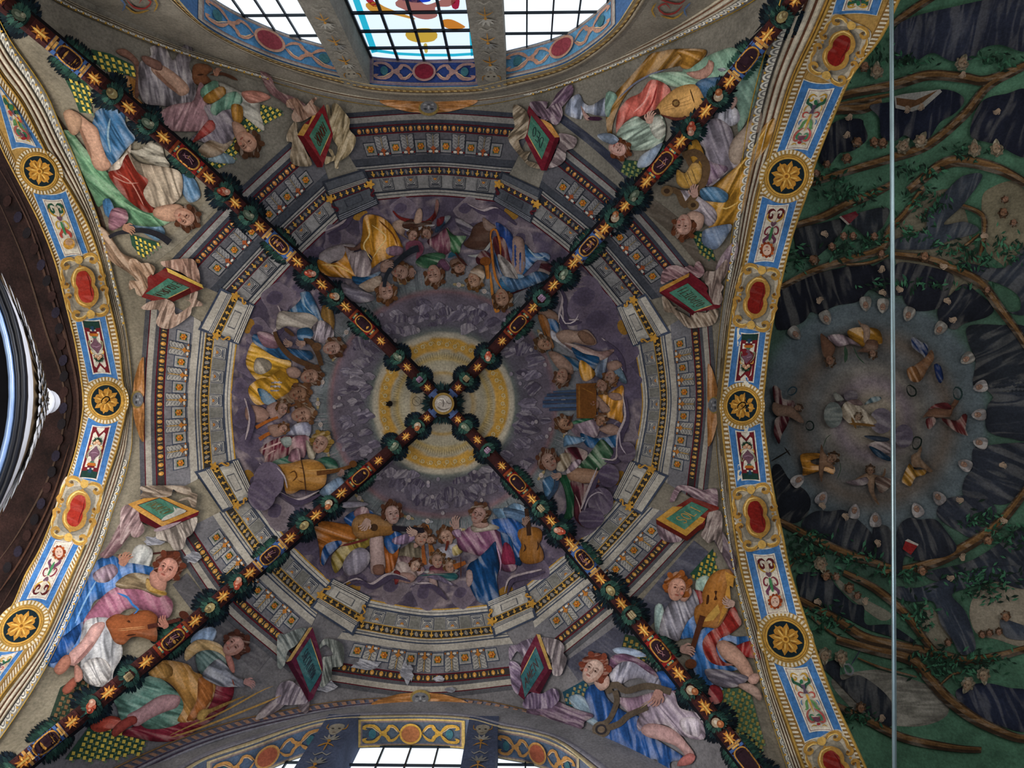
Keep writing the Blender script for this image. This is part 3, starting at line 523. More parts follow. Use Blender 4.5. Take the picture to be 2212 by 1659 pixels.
W1 = empty('stained_glass_window', np.array([(xa + xb) / 2, PLANE['GT'], .7]) * H + EYE, label='leaded stained glass window with a teal border between the upper piers', cat='window')
lit_window('GT', W1, xa, xb, zt - .30, zt, 4, 8, lambda i, j: lin('#dfeaf6'))
def glass_shape(pts, c, name='coloured_glass', sm=True, root=None): m = MB('GT', .03); m.poly(pts, c, sm); return m.build(name, root or W1, GLASS)
for pts in ([(762, 0), (776, -2), (816, 112), (803, 115)], [(1009, -2), (1018, -2), (1026, 120), (1017, 121)], [(803, 111), (860, 119), (920, 122), (980, 122), (1027, 119), (1027, 113), (980, 116), (920, 116), (860, 113), (806, 105)]): glass_shape(pts, '#1fb8c8', sm=False)
for pts, c in (([(860, 0), (900, -2), (922, 10), (960, -2), (985, 2), (970, 14), (940, 16), (945, 34), (925, 42), (900, 38), (875, 22), (855, 12)], '#b06a5c'), ([(868, 0), (900, -10), (925, -12), (930, 2), (900, 6), (880, 3)], '#1c3fb8'), ([(790, 8), (812, 4), (830, 14), (860, 26), (893, 38), (893, 42), (850, 32), (812, 28), (795, 20)], '#d8902c'), ([(877, 68), (900, 62), (930, 62), (945, 74), (938, 88), (905, 92), (880, 84)], '#d8a42c'), ([(955, 44), (975, 42), (1000, 54), (1004, 60), (980, 64), (960, 58)], '#d87c1c'), ([(790, 0), (800, -4), (816, 12), (806, 14)], '#a81c38'), ([(975, 0), (992, -4), (990, 18), (978, 18)], '#a81c38'), ([(915, 96), (922, 94), (924, 112), (918, 114)], '#d8b04c')):
    glass_shape(pts, c)
def side_light(pl, xa, xb, zb, ztop, nx, nz, label): 
    r = empty('leaded_window', np.array([(xa + xb) / 2, PLANE[pl], (zb + ztop) / 2]) * H + EYE, label=label, cat='window', group='clear leaded lights of the thermal windows'); lit_window(pl, r, xa, xb, zb, ztop, nx, nz, lambda i, j: lin('#f4f9ff'), lead=.0009); return r
xT = [px_plane('GT', p)[0] for p in ((430, 0), (690, 90), (1090, 100), (1330, 0))]
side_light('GT', xT[0] - .01, xT[1] + .004, .50, .84, 5, 8, 'clear leaded light left of the stained glass'); side_light('GT', xT[2] - .002, xT[3] + .02, .50, .84, 5, 8, 'clear leaded light right of the stained glass')
xB = [px_plane('GB', p)[0] for p in ((770, 1619), (1004, 1625))]
side_light('GB', xB[0], xB[1], .50, .90, 4, 9, 'clear leaded middle light of the lower window'); side_light('GB', xB[0] - .20, xB[0] - .03, .50, .86, 4, 8, 'clear leaded left light of the lower window'); side_light('GB', xB[1] + .03, xB[1] + .20, .50, .86, 4, 8, 'clear leaded right light of the lower window')
# ------------------------------------------------------------------ painted mouldings along the arches and lunettes
def mould(surf, A, B, bands, name, label, relief=.03, n=120, gain=1.0):
    a, b = resamp(A, n), resamp(B, n); m = MB(surf, .004, gain)
    for u0, u1, c, r in bands: m.strip(a, b, u0, u1, c, relief=r * relief, dl=.0008)
    o = m.build('trim_' + str(name)); tag(o, label, kind='structure'); return o, a, b
LOUT = [(-40, -40), (8, 58), (33, 101), (63, 142), (101, 200), (128, 262), (158, 330), (186, 400), (212, 470), (232, 540), (247, 600), (262, 660), (275, 730), (283, 800), (287, 865), (286, 930), (284, 972), (268, 1040), (246, 1100), (223, 1174), (190, 1250), (150, 1340), (106, 1431), (63, 1505), (0, 1598), (-40, 1650)]
ST = [(0, .08, '#b98c3c', 1), (.08, .22, '#cfc4ae', 1), (.22, .28, '#6a4634', 0), (.28, .42, '#d2c8b4', 1), (.42, .48, '#6a4634', 0), (.48, .60, '#c4baa6', 1), (.60, .64, '#5c5650', 0), (.64, .95, '#8c8880', 0), (.95, 1.0, '#c9a23c', 1)]
T3 = mould('V', LI, LOUT, ST, 3, 'striped moulding between the left arch and the vault')
ROUT = [(1700, -60), (1672, 40), (1640, 150), (1615, 260), (1597, 380), (1583, 480), (1572, 570), (1560, 660), (1549, 760), (1545, 865), (1547, 960), (1554, 1040), (1566, 1130), (1582, 1230), (1604, 1330), (1633, 1440), (1664, 1550), (1700, 1660), (1720, 1720)]
T4 = mould('V', RI, ROUT, ST, 4, 'striped moulding between the right arch and the vault', gain=.9)
def scallops(surf, a, b, u0, u1, n, parent, name='scallop_border', c='#b9b4a8', gold='#c79a3c', g=1.0, rng=(0, 1)):
    m = MB(surf, .03, g); A = resamp(a + (b - a) * u0, n + 1, False); B = resamp(a + (b - a) * u1, n + 1, False)
    for i in range(int(n * rng[0]), int(n * rng[1])):
        c0 = (A[i] + A[i + 1]) / 2; c1 = (B[i] + B[i + 1]) / 2; ax = A[i + 1] - A[i]; up = c1 - c0
        if np.hypot(*ax) < 3: continue
        for r, cc in ((.5, '#e0dccf'), (.36, '#7c7a78'), (.22, '#d8d2c4')):
            m.poly([c0 + ax * r * math.cos(t) + up * 1.5 * r * math.sin(t) for t in np.linspace(0, math.pi, 7)], cc if g > .8 else cc, False)
        p = A[i + 1] + up * .62; m.ell(p[0], p[1], max(1.6, np.hypot(*ax) * .14), max(1.6, np.hypot(*ax) * .14), 0, gold, n=7)
    o = m.build(name, parent); 
    if o: o['kind'] = 'stuff'
scallops('V', T3[1], T3[2], .66, .93, 92, T3[0], rng=(.02, .44)); scallops('V', T3[1], T3[2], .66, .93, 92, T3[0], rng=(.6, .98)); scallops('V', T4[1], T4[2], .66, .93, 96, T4[0], g=.9, rng=(.03, .38)); scallops('V', T4[1], T4[2], .66, .93, 96, T4[0], g=.9, rng=(.62, .98))
# lunette mouldings (upper): arch border at the window and the boundary of the vault
WTO = [(300, -60), (385, 20), (450, 72), (540, 120), (620, 152), (700, 178), (800, 203), (915, 211), (1040, 206), (1130, 188), (1225, 160), (1300, 116), (1355, 66), (1395, 10), (1430, -50)]
T5 = mould('T', [(362, -30)] + WT[1:-1] + [(1385, -30)], WTO, [(0, .12, '#c9b07c', 1), (.12, .3, '#a89a80', 0), (.3, .5, '#9a7a48', .6), (.5, .56, '#5c5048', 0), (.56, .8, '#a89c88', 1), (.8, 1, '#7d766c', 0)], 5, 'gilded moulding around the upper window arch')
VT0 = [(60, -60), (150, 0), (250, 45), (345, 84), (440, 118), (560, 152), (680, 182), (800, 204), (915, 212), (1040, 207), (1150, 190), (1260, 152), (1370, 104), (1470, 50), (1560, -10), (1620, -60)]
VT1 = [(20, -60), (131, 8), (240, 58), (339, 98), (440, 132), (560, 168), (680, 204), (790, 226), (915, 235), (1040, 228), (1150, 206), (1260, 172), (1370, 128), (1480, 78), (1600, 20), (1690, -40)]
T6 = mould('V', VT0, VT1, [(0, .16, '#b8ad98', 1), (.16, .22, '#6a4634', 0), (.22, .42, '#bdb4a2', 1), (.42, .48, '#6a4634', 0), (.48, .6, '#b5ac9a', 1), (.6, .94, '#7d7a76', 0), (.94, 1, '#c9a23c', 1)], 6, 'striped moulding where the vault meets the upper lunette')
scallops('V', T6[1], T6[2], .62, .92, 100, T6[0], g=.95, rng=(.06, .34)); scallops('V', T6[1], T6[2], .62, .92, 100, T6[0], g=.95, rng=(.66, .96))
VB0 = [(240, 1720), (330, 1662), (440, 1612), (560, 1575), (680, 1548), (800, 1530), (915, 1527), (1040, 1538), (1150, 1562), (1260, 1606), (1350, 1662), (1420, 1720)]
VB1 = [(170, 1700), (262, 1650), (380, 1598), (500, 1558), (620, 1532), (700, 1518), (800, 1508), (915, 1506), (1040, 1512), (1150, 1536), (1260, 1574), (1370, 1630), (1480, 1700)]
T7 = mould('V', VB0, VB1, [(0, .2, '#8d8c98', 1), (.2, .26, '#4a3a4c', 0), (.26, .45, '#8a8894', 1), (.45, .52, '#4a3a4c', 0), (.52, .9, '#6c6c7c', 0), (.9, 1, '#9a7850', 1)], 7, 'bluish moulding where the vault meets the lower lunette')
T8 = mould('B', [(375, 1690)] + WB[1:-1] + [(1310, 1690)], [(330, 1690), (440, 1626), (550, 1588), (640, 1562), (705, 1546), (780, 1539), (915, 1537), (1015, 1543), (1085, 1560), (1160, 1575), (1230, 1600), (1330, 1670)], [(0, .4, '#c9b890', 1), (.4, .5, '#5c5660', 0), (.5, 1, '#8d8c98', 1)], 8, 'pale moulding around the lower window arch')
def dentils(surf, a, b, u0, u1, n, parent, c, g=1.0, name='dentil_row'):
    m = MB(surf, .035, g); A = resamp(a + (b - a) * u0, 2 * n, False); B = resamp(a + (b - a) * u1, 2 * n, False)
    for i in range(0, 2 * n - 1, 2): m.raw(at(surf, [A[i], A[i + 1], B[i + 1], B[i]], .04), [(0, 1, 2, 3)], lin(c, g))
    o = m.build(name, parent); o['kind'] = 'stuff'
dentils('T', T5[1], T5[2], .32, .48, 90, T5[0], '#d0b070'); dentils('V', T7[1], T7[2], .56, .85, 70, T7[0], '#94705c')
# ------------------------------------------------------------------ painted sky of the vault centre
CC = np.array([957., 872.])
def fbm(x, y, s, oc=4):
    v = 0; a = 1; t = 0
    for k in range(oc):
        ph = k * 7.3 + s; v = v + a * (np.sin(x * 1.7 + 1.9 * np.sin(y * 1.3 + ph)) * np.cos(y * 1.9 + 1.7 * np.sin(x * 1.1 - ph))); t += a; a *= .55; x = x * 1.9 + 3.1; y = y * 1.9 - 1.7
    return v / t
INN = [(814, 433), (878, 425), (940, 424), (1005, 427), (1069, 434), (1143, 478), (1195, 515), (1244, 560), (1292, 612), (1335, 666), (1368, 744), (1382, 800), (1387, 870), (1382, 935), (1366, 998), (1328, 1073), (1290, 1125), (1240, 1178), (1190, 1225), (1133, 1267), (1057, 1303), (990, 1312), (925, 1315), (860, 1308), (797, 1292), (718, 1256), (672, 1220), (630, 1175), (590, 1125), (549, 1071), (511, 993), (502, 930), (500, 865), (504, 800), (514, 740), (548, 663), (590, 615), (640, 562), (690, 512), (736, 474)]
def sky():
    m = MB('V', .004); na, nr = 200, 74; I = np.array(INN, float); ia = np.arctan2(I[:, 1] - CC[1], I[:, 0] - CC[0]); ir = np.hypot(*(I - CC).T); o = np.argsort(ia); ia, ir = ia[o], ir[o]
    A = np.arange(na) * 2 * math.pi / na - math.pi; RM = np.interp(A, np.concatenate([ia - 2 * math.pi, ia, ia + 2 * math.pi]), np.tile(ir, 3))
    key = np.array([0, 60, 66, 72, 92, 98, 112, 115, 116, 141, 142, 151, 156, 170, 235, 243, 252, 290, 330, 380, 450]); cols = ['#9f9684', '#a09784', '#a8894c', '#a39a86', '#9a927c', '#a88f54', '#9c947f', '#9a907a', '#b58a3a', '#ad8434', '#a89e8a', '#a69d8c', '#5e6460', '#54505a', '#605662', '#74585c', '#5f6668', '#6b6b70', '#5e5562', '#51485a', '#4d4454']
    L = np.array([lin(c) for c in cols]); P = []; K = []
    for j in range(nr + 1):
        f = j / nr; r = RM * f if f > .5 else RM * f; r = f * RM; rr = f * 441.0; x = CC[0] + r * np.cos(A); y = CC[1] + r * np.sin(A)
        c = np.stack([np.interp(r + (0 if j < 30 else 0), key, L[:, k]) for k in range(3)], 1)
        n1 = fbm(x / 60, y / 60, 1.0); n2 = fbm(x / 22, y / 22, 4.0); n3 = np.abs(fbm(x / 75, y / 75, 9.0)); am = np.clip((r - 150) / 40, 0, 1)
        light = np.clip(n1 * .9 + n2 * .35, -1, 1); c = c * (1 + am * .42 * light)[:, None]
        ridge = np.clip(1 - n3 * 7, 0, 1) * np.clip((r - 270) / 60, 0, 1); c = c * (1 - .45 * ridge[:, None]) + np.array(lin('#c4b0ae')) * (.45 * ridge[:, None])
        ray_ = .5 + .5 * np.sin(A * 95 + 3 * np.sin(A * 7)); c = c * (1 + (.14 * (ray_ - .5) * ((r > 68) & (r < 112)) + .16 * (ray_ - .5) * ((r > 245) & (r < 290))))[:, None]
        P.append(np.stack([x, y], 1)); K.append(c)
    P = np.concatenate(P); K = np.concatenate(K); m.raw(at('V', P, .005), [(j * na + i, j * na + (i + 1) % na, (j + 1) * na + (i + 1) % na, (j + 1) * na + i) for j in range(nr) for i in range(na)], np.minimum(K * SKG, .9)); o = m.build('painted_sky'); tag(o, 'painted heaven of purple clouds around a glowing cream and gold centre', 'fresco')
    return o
SKG = .9
SKY_O = sky(); PL_ = lambda r, a: (CC[0] + r * math.cos(a), CC[1] + r * math.sin(a))
def ghosts():
    m = MB('V', .010, SKG); R = random.Random(3)
    for k in range(150):
        a = R.random() * 2 * math.pi; r = R.uniform(168, 226); s = R.uniform(8, 20); c = R.choice(['#625a6a', '#6a6272', '#504858', '#4a4254', '#746c78', '#585060']); q = R.uniform(0, 3.14)
        m.poly([(PL_(r, a)[0] + s * (1 + .35 * math.sin(3 * t + q)) * math.cos(t), PL_(r, a)[1] + s * .7 * (1 + .35 * math.cos(2 * t + q)) * math.sin(t)) for t in np.arange(9) * .698], c, ang=math.degrees(a) + R.uniform(-40, 40), st=.42, fs=1.9, dl=.00006, g=10)
    for k in range(46):
        a = R.random() * 6.283; r = R.uniform(160, 238); p = PL_(r, a); m.ell(p[0], p[1], 4, 4.6, 0, R.choice(['#8d8488', '#7d7480']), n=8, dl=.00006)
    o = m.build('angel_host', SKY_O); o['kind'] = 'stuff'; o['label'] = 'pale lilac host of faintly drawn figures around the golden ring'
    for k in range(30):      # cherub heads in the ring of light
        a = k * 2 * math.pi / 30 + R.uniform(-.04, .04); r = R.uniform(252, 276); p = PL_(r, a); m = MB('V', .014, SKG)
        for s in (-1, 1): m.ell(p[0] + s * 7 * math.sin(a), p[1] - s * 7 * math.cos(a), 6, 3, math.degrees(a) + 90, '#8d7c58' if k % 2 else '#7e8086', n=9)
        m.ell(p[0], p[1], 5.2, 5.6, 0, '#a59890', n=11); m.ell(p[0] - 1.8, p[1] - 1, 1, .8, 0, '#5c4a48', n=6); m.ell(p[0] + 1.8, p[1] - 1, 1, .8, 0, '#5c4a48', n=6); m.ell(p[0], p[1] + 2.4, 1.2, .7, 0, '#80504c', n=6); m.build('cherub_head', SKY_O)
    for k in range(46):      # gold ring of small cherubs and tendrils
        a = k * 2 * math.pi / 46; m = MB('V', .010, SKG); p = PL_(129 + 3 * math.sin(k), a); m.ell(p[0], p[1], 4.6, 4.6, 0, '#b9a77e', n=9); m.ell(p[0], p[1], 2.8, 3, 0, '#a08348', n=8); q = PL_(129, a + .068); m.stroke([p, PL_(136, a + .034), q], 1.3, '#c2ac78'); m.build('ring_cherub', SKY_O)
    m = MB('V', .009, SKG)
    for r0, r1, nn, c in ((66, 70, 70, '#a8894c'), (98, 112, 130, '#86795c')):
        for k in range(nn): a = k * 2 * math.pi / nn; m.stroke([PL_(r0, a), PL_(r1, a)], .8, c, smooth=False, dl=0.00001)
    o = m.build('gold_rays', SKY_O); o['kind'] = 'stuff'
    m = MB('V', .01, SKG)
    for k in range(170):
        a = R.random() * 6.2832; m.stroke([PL_(R.uniform(245, 255), a), PL_(R.uniform(275, 300), a + .01)], 1.0, R.choice(['#7d8384', '#8c8588', '#56595e']), smooth=False, dl=.00001)
    o = m.build('light_rays', SKY_O); o['kind'] = 'stuff'
    m = MB('V', .013, SKG)
    CL = [[(560, 760), (590, 720), (610, 690), (600, 660)], [(700, 500), (740, 480), (760, 450), (800, 446)], [(1010, 440), (1040, 455), (1070, 450), (1110, 480)], [(1190, 600), (1215, 640), (1208, 690), (1230, 720), (1260, 740)], [(1300, 730), (1330, 760), (1345, 800)], [(1215, 660), (1220, 690), (1250, 690)], [(560, 1000), (575, 1010), (600, 1010), (612, 1040), (605, 1065)], [(1345, 850), (1350, 900), (1335, 940), (1330, 990), (1300, 990)], [(1290, 1010), (1270, 1060), (1255, 1100)], [(740, 1262), (770, 1250), (800, 1262), (840, 1240), (880, 1250)], [(900, 1260), (930, 1262), (960, 1290)], [(1090, 1280), (1100, 1250), (1130, 1240), (1170, 1230)], [(690, 1060), (640, 1080), (600, 1060)], [(530, 950), (540, 900), (528, 860)]]
    m.build('cloud_shadow', SKY_O)
    RB = random.Random(21)
    for (x, y, q) in ((540, 790, 26), (560, 720, 30), (600, 650, 34), (680, 560, 30), (730, 520, 34), (800, 480, 30), (870, 455, 26), (1010, 455, 26), (1070, 475, 24), (1130, 520, 26), (1225, 610, 40), (1270, 650, 46), (1300, 700, 46), (1340, 760, 34), (1352, 820, 30), (1350, 930, 30), (1335, 985, 34), (1300, 1050, 38), (1255, 1120, 42), (1210, 1170, 36), (1150, 1225, 34), (1080, 1262, 34), (1000, 1285, 26), (920, 1286, 30), (850, 1272, 30), (780, 1258, 34), (720, 1220, 32), (660, 1160, 34), (600, 1110, 34), (570, 1050, 40), (545, 960, 28), (528, 900, 24), (522, 840, 22)):
        m = MB('V', .0075, SKG); c_ = RB.choice(['#5a4f60', '#625666', '#544a5c', '#6a5e6a', '#74686f']); m.poly([(x + q * (1 + .22 * math.sin(3 * t + x)) * math.cos(t), y + q * (1 + .2 * math.cos(2 * t + y)) * math.sin(t)) for t in np.arange(12) * math.pi / 6], c_, mod=-.22, g=6); m.poly([(x - q * .2 + q * .5 * (1 + .2 * math.sin(2 * t + y)) * math.cos(t), y - q * .2 + q * .45 * math.sin(t)) for t in np.arange(10) * math.pi / 5], '#4e4456', mod=-.2, g=6); m.build('cloud', SKY_O)
    m = MB('V', .013, SKG)
    for c in CL: m.stroke(c, [1, 5, 6, 2], '#a99a9c'); m.stroke([(x + 6, y + 6) for x, y in c], [2, 10, 12, 3], '#463c50')
    m.build('cloud_edge', SKY_O)
ghosts()
# ------------------------------------------------------------------ painted entablature
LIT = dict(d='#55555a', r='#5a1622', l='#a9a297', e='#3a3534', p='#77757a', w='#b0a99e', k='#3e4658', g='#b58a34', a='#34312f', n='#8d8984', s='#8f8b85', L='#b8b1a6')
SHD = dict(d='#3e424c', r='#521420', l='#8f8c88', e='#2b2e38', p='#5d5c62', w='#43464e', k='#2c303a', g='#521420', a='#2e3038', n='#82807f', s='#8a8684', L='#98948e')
BND = [(0, .05, 'd'), (.05, .062, 'r'), (.062, .125, 'l'), (.125, .165, 'd'), (.165, .18, 'r'), (.18, .255, 'e'), (.255, .27, 'r'), (.27, .525, 'p'), (.525, .60, 'w'), (.60, .615, 'k'), (.615, .635, 'l'), (.635, .645, 'k'), (.645, .66, 'l'), (.66, .668, 'g'), (.668, .745, 'a'), (.745, .755, 'g'), (.755, .905, 'n'), (.905, .925, 'k'), (.925, .95, 'L'), (.95, .958, 'k'), (.958, .985, 'L'), (.985, 1, 'g')]
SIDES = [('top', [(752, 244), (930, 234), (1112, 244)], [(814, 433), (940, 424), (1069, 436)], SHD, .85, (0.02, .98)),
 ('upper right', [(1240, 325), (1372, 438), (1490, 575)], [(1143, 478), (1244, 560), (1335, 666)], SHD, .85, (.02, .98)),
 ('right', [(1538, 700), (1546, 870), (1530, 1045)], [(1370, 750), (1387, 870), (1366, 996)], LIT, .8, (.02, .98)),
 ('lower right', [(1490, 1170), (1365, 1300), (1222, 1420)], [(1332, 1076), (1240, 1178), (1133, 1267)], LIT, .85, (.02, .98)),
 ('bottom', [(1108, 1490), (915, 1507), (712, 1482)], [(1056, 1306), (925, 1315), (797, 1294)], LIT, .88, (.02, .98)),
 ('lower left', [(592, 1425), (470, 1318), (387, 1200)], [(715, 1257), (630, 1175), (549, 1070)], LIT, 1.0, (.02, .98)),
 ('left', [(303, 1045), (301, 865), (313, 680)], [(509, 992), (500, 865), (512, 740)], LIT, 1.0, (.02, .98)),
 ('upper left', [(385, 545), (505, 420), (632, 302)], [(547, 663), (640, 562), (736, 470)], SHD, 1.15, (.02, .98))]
ENT = empty('painted_entablature', (957, 560), 'V', 'octagonal painted entablature of grey brackets, gold rosettes and niches around the sky', 'fresco')
N_ = 70
SD = []
for nm, O, I, pal, g, _ in SIDES:
    ex = lambda P: (lambda a: np.concatenate([[a[0] + (a[0] - a[6]) * 1.0], a, [a[-1] + (a[-1] - a[-7]) * 1.0]]))(resamp(P, N_))
    a0, b0 = resamp(O, N_), resamp(I, N_)
    # outer bands run on under the tablets; extend both ends
    E0 = a0[0] + (a0[0] - a0[8]) * 1.25; E1 = a0[-1] + (a0[-1] - a0[-9]) * 1.25; F0 = b0[0] + (b0[0] - b0[8]) * .05; F1 = b0[-1] + (b0[-1] - b0[-9]) * .05
    a = np.concatenate([[E0], a0, [E1]]); b = np.concatenate([[F0], b0, [F1]])
    m = MB('V', .008, g)
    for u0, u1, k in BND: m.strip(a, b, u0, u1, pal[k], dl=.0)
    o = m.build('cornice_band', ENT); SD.append((a0, b0, pal, g))
def QS(a, b):
    def f(P):
        P = np.asarray(P, float); t = np.clip(P[:, 0], 0, 1) * (len(a) - 1); i = np.clip(t.astype(int), 0, len(a) - 2); w_ = (t - i)[:, None]
        A = a[i] * (1 - w_) + a[i + 1] * w_; B = b[i] * (1 - w_) + b[i + 1] * w_; return A + (B - A) * P[:, 1][:, None]
    return f
def pieces(a, b, pal, g, lab):
    Q = QS(a, b); lit = pal is LIT
    def loc(s, u, hs, hu): return lambda P: Q([(s + x * hs, u + y * hu) for x, y in P])
    for k in range(5):       # acanthus brackets
        s = .155 + k * .172; f = loc(s, .285, .042, .235); m = MB('V', .014, g)
        m.poly(f([(-1.12, -.02), (1.12, -.02), (1.12, 1.0), (-1.12, 1.0)]), pal['k'], False); m.poly(f([(-1.04, 0), (1.04, 0), (1.04, .96), (-1.04, .96)]), '#6e6c70' if lit else '#56565e', False); 
        lo = '#a5a19b' if lit else '#8c8a8a'
        for sg in (-1, 1):
            for y in (.02, .18, .34, .5): m.poly(f([(0, y + .16), (sg * .45, y + .0), (sg * .95, y + .0), (sg * .9, y + .12), (sg * .5, y + .2)]), lo); m.stroke(f([(sg * .08, y + .17), (sg * .5, y + .08), (sg * .85, y + .05)]), 1.1, '#4c4a50')
        m.stroke(f([(0, .0), (0, .62)]), 2, '#b08c4c' if lit else '#8a7a60'); m.build('acanthus_bracket', ENT)
        m = MB('V', .03, g)
        for sg in (-1, 1): m.ell(*f([(sg * .5, .86)])[0], 4.2, 2.6, math.degrees(math.atan2(*(f([(1, .86)])[0] - f([(-1, .86)])[0])[::-1])), '#cfc6b8', n=8); m.ell(*f([(sg * .95, .87)])[0], 2, 2.6, 0, '#9c5c24' if lit else '#6a1e1a', n=6)
        m.poly(f([(-.5, .74), (-.2, .64), (0, .58), (.2, .64), (.5, .74), (.2, .76), (.12, .95), (-.12, .95), (-.2, .76)]), '#b8742c' if lit else '#a0502a'); m.build('bracket_ornament', ENT)
    for k in range(6):       # rosette panels
        s = .07 + k * .172; f = loc(s, .36, .035, .135); m = MB('V', .014, g)
        m.poly(f([(-1.15, -.1), (1.15, -.1), (1.15, 1.08), (-1.15, 1.08)]), pal['k'], False); m.poly(f([(-1.02, -.02), (1.02, -.02), (1.02, 1.0), (-1.02, 1.0)]), '#a5a19c' if lit else '#8e8b8a', False); m.poly(f([(-.86, .07), (.86, .07), (.86, .92), (-.86, .92)]), '#8f8c8a' if lit else '#7c7a7c', False); m.poly(f([(-.6, .2), (.6, .2), (.6, .8), (-.6, .8)]), '#3f5438', False); m.build('rosette_panel', ENT)
        m = MB('V', .03, g); p = f([(0, .5)])[0]; r = np.hypot(*(f([(.6, .5)])[0] - p)) * .98
        m.poly([(p[0] + r * (1 + .16 * math.cos(6 * t)) * math.cos(t), p[1] + r * (1 + .16 * math.cos(6 * t)) * math.sin(t)) for t in np.arange(24) * math.pi / 12], '#c07a24', False); m.poly([(p[0] + r * .6 * math.cos(t), p[1] + r * .6 * math.sin(t)) for t in np.arange(8) * math.pi / 4], '#a5581a', False); m.ell(p[0] - .2 * r, p[1] - .2 * r, r * .22, r * .22, 0, '#e0b060', n=7); m.build('rosette', ENT)
    for k in range(5):       # niches
        s = .12 + k * .19; f = loc(s, .765, .05, .135); m = MB('V', .014, g); q = '#b0aaa0' if lit else '#8f8c8c'
        m.poly(f([(-1, 0), (1, 0), (1, 1), (-1, 1)]), pal['k'], False); m.poly(f([(-.9, .0), (.9, .0), (.9, .93), (-.9, .93)]), q, False); m.poly(f([(-.8, .0), (.8, .0), (.8, .86), (-.8, .86)]), pal['k'], False); m.poly(f([(-.72, 0), (.72, 0), (.72, .8), (-.72, .8)]), q, False); m.poly(f([(-.6, .66), (.6, .66), (.6, .76), (-.6, .76)]), pal['k'], False)
        arc = lambda R, c: m.poly(f([(R * math.cos(t), .22 + R * .62 * math.sin(t)) for t in np.linspace(-.2, math.pi + .2, 11)] ), c, False)
        arc(.66, pal['k']); arc(.58, '#9c9892'); arc(.46, pal['k']); arc(.38, '#a5a098'); arc(.28, '#7a2a20'); arc(.2, '#c08a3c')
        m.poly(f([(.55 * math.cos(t), .0 + .2 * math.sin(t)) for t in np.linspace(0, math.pi, 9)]), '#a19d97' if lit else '#5f5f64', False); m.build('niche', ENT)
        m = MB('V', .012, g); f = loc(s + .095, .765, .036, .135)
        if k < 4: m.poly(f([(-1, .0), (1, .0), (1, .95), (-1, .95)]), '#77756f' if lit else '#8a8888', False, st=.1); m.build('niche_panel', ENT)
    ne = 18
    for k in range(ne):      # egg and dart
        p0, p1 = Q([(.03 + k * .055, .19)])[0], Q([(.03 + k * .055, .25)])[0]; c = (p0 + p1) / 2; an = math.degrees(math.atan2(*(p1 - p0)[::-1])); h_ = np.hypot(*(p1 - p0)); m = MB('V', .014, g)
        m.ell(*c, h_ * .5, h_ * .36, an, '#c68c3c' if lit else '#b8743a', n=9); m.ell(*(c - (p1 - p0) * .12), h_ * .2, h_ * .14, an, '#e8c078', n=6); m.build('egg', ENT)
        q0, q1 = Q([(.0575 + k * .055, .2), (.0575 + k * .055, .245)]); m = MB('V', .014, g); m.stroke([q0, q1], [3.4, 1.2, .8], '#c8a860', smooth=False); m.build('dart', ENT)
    for k in range(14):      # gilt arrow row
        s = .035 + k * .0715; f = loc(s, .672, .018, .07); m = MB('V', .014, g); fl = -1 if lit else 1; Y = lambda P: [(x, y if fl > 0 else 1 - y) for x, y in P]
        m.poly(f(Y([(-.25, .0), (.25, .0), (.25, .45), (.9, .45), (0, 1.0), (-.9, .45), (-.25, .45)])), '#c6963c', False); m.build('arrow_ornament', ENT)
        m = MB('V', .014, g); f = loc(s + .036, .672, .016, .07); m.poly(f([(-.9, .3), (-.3, .1), (.4, .2), (.9, .55), (.3, .9), (-.4, .75)]), '#85827e' if lit else '#5c5e66'); m.stroke(f([(0, .1), (0, .9)]), 1, '#c6963c'); m.build('leaf_ornament', ENT)
for (a, b, pal, g), sd in zip(SD, SIDES): pieces(a, b, pal, g, sd[0])
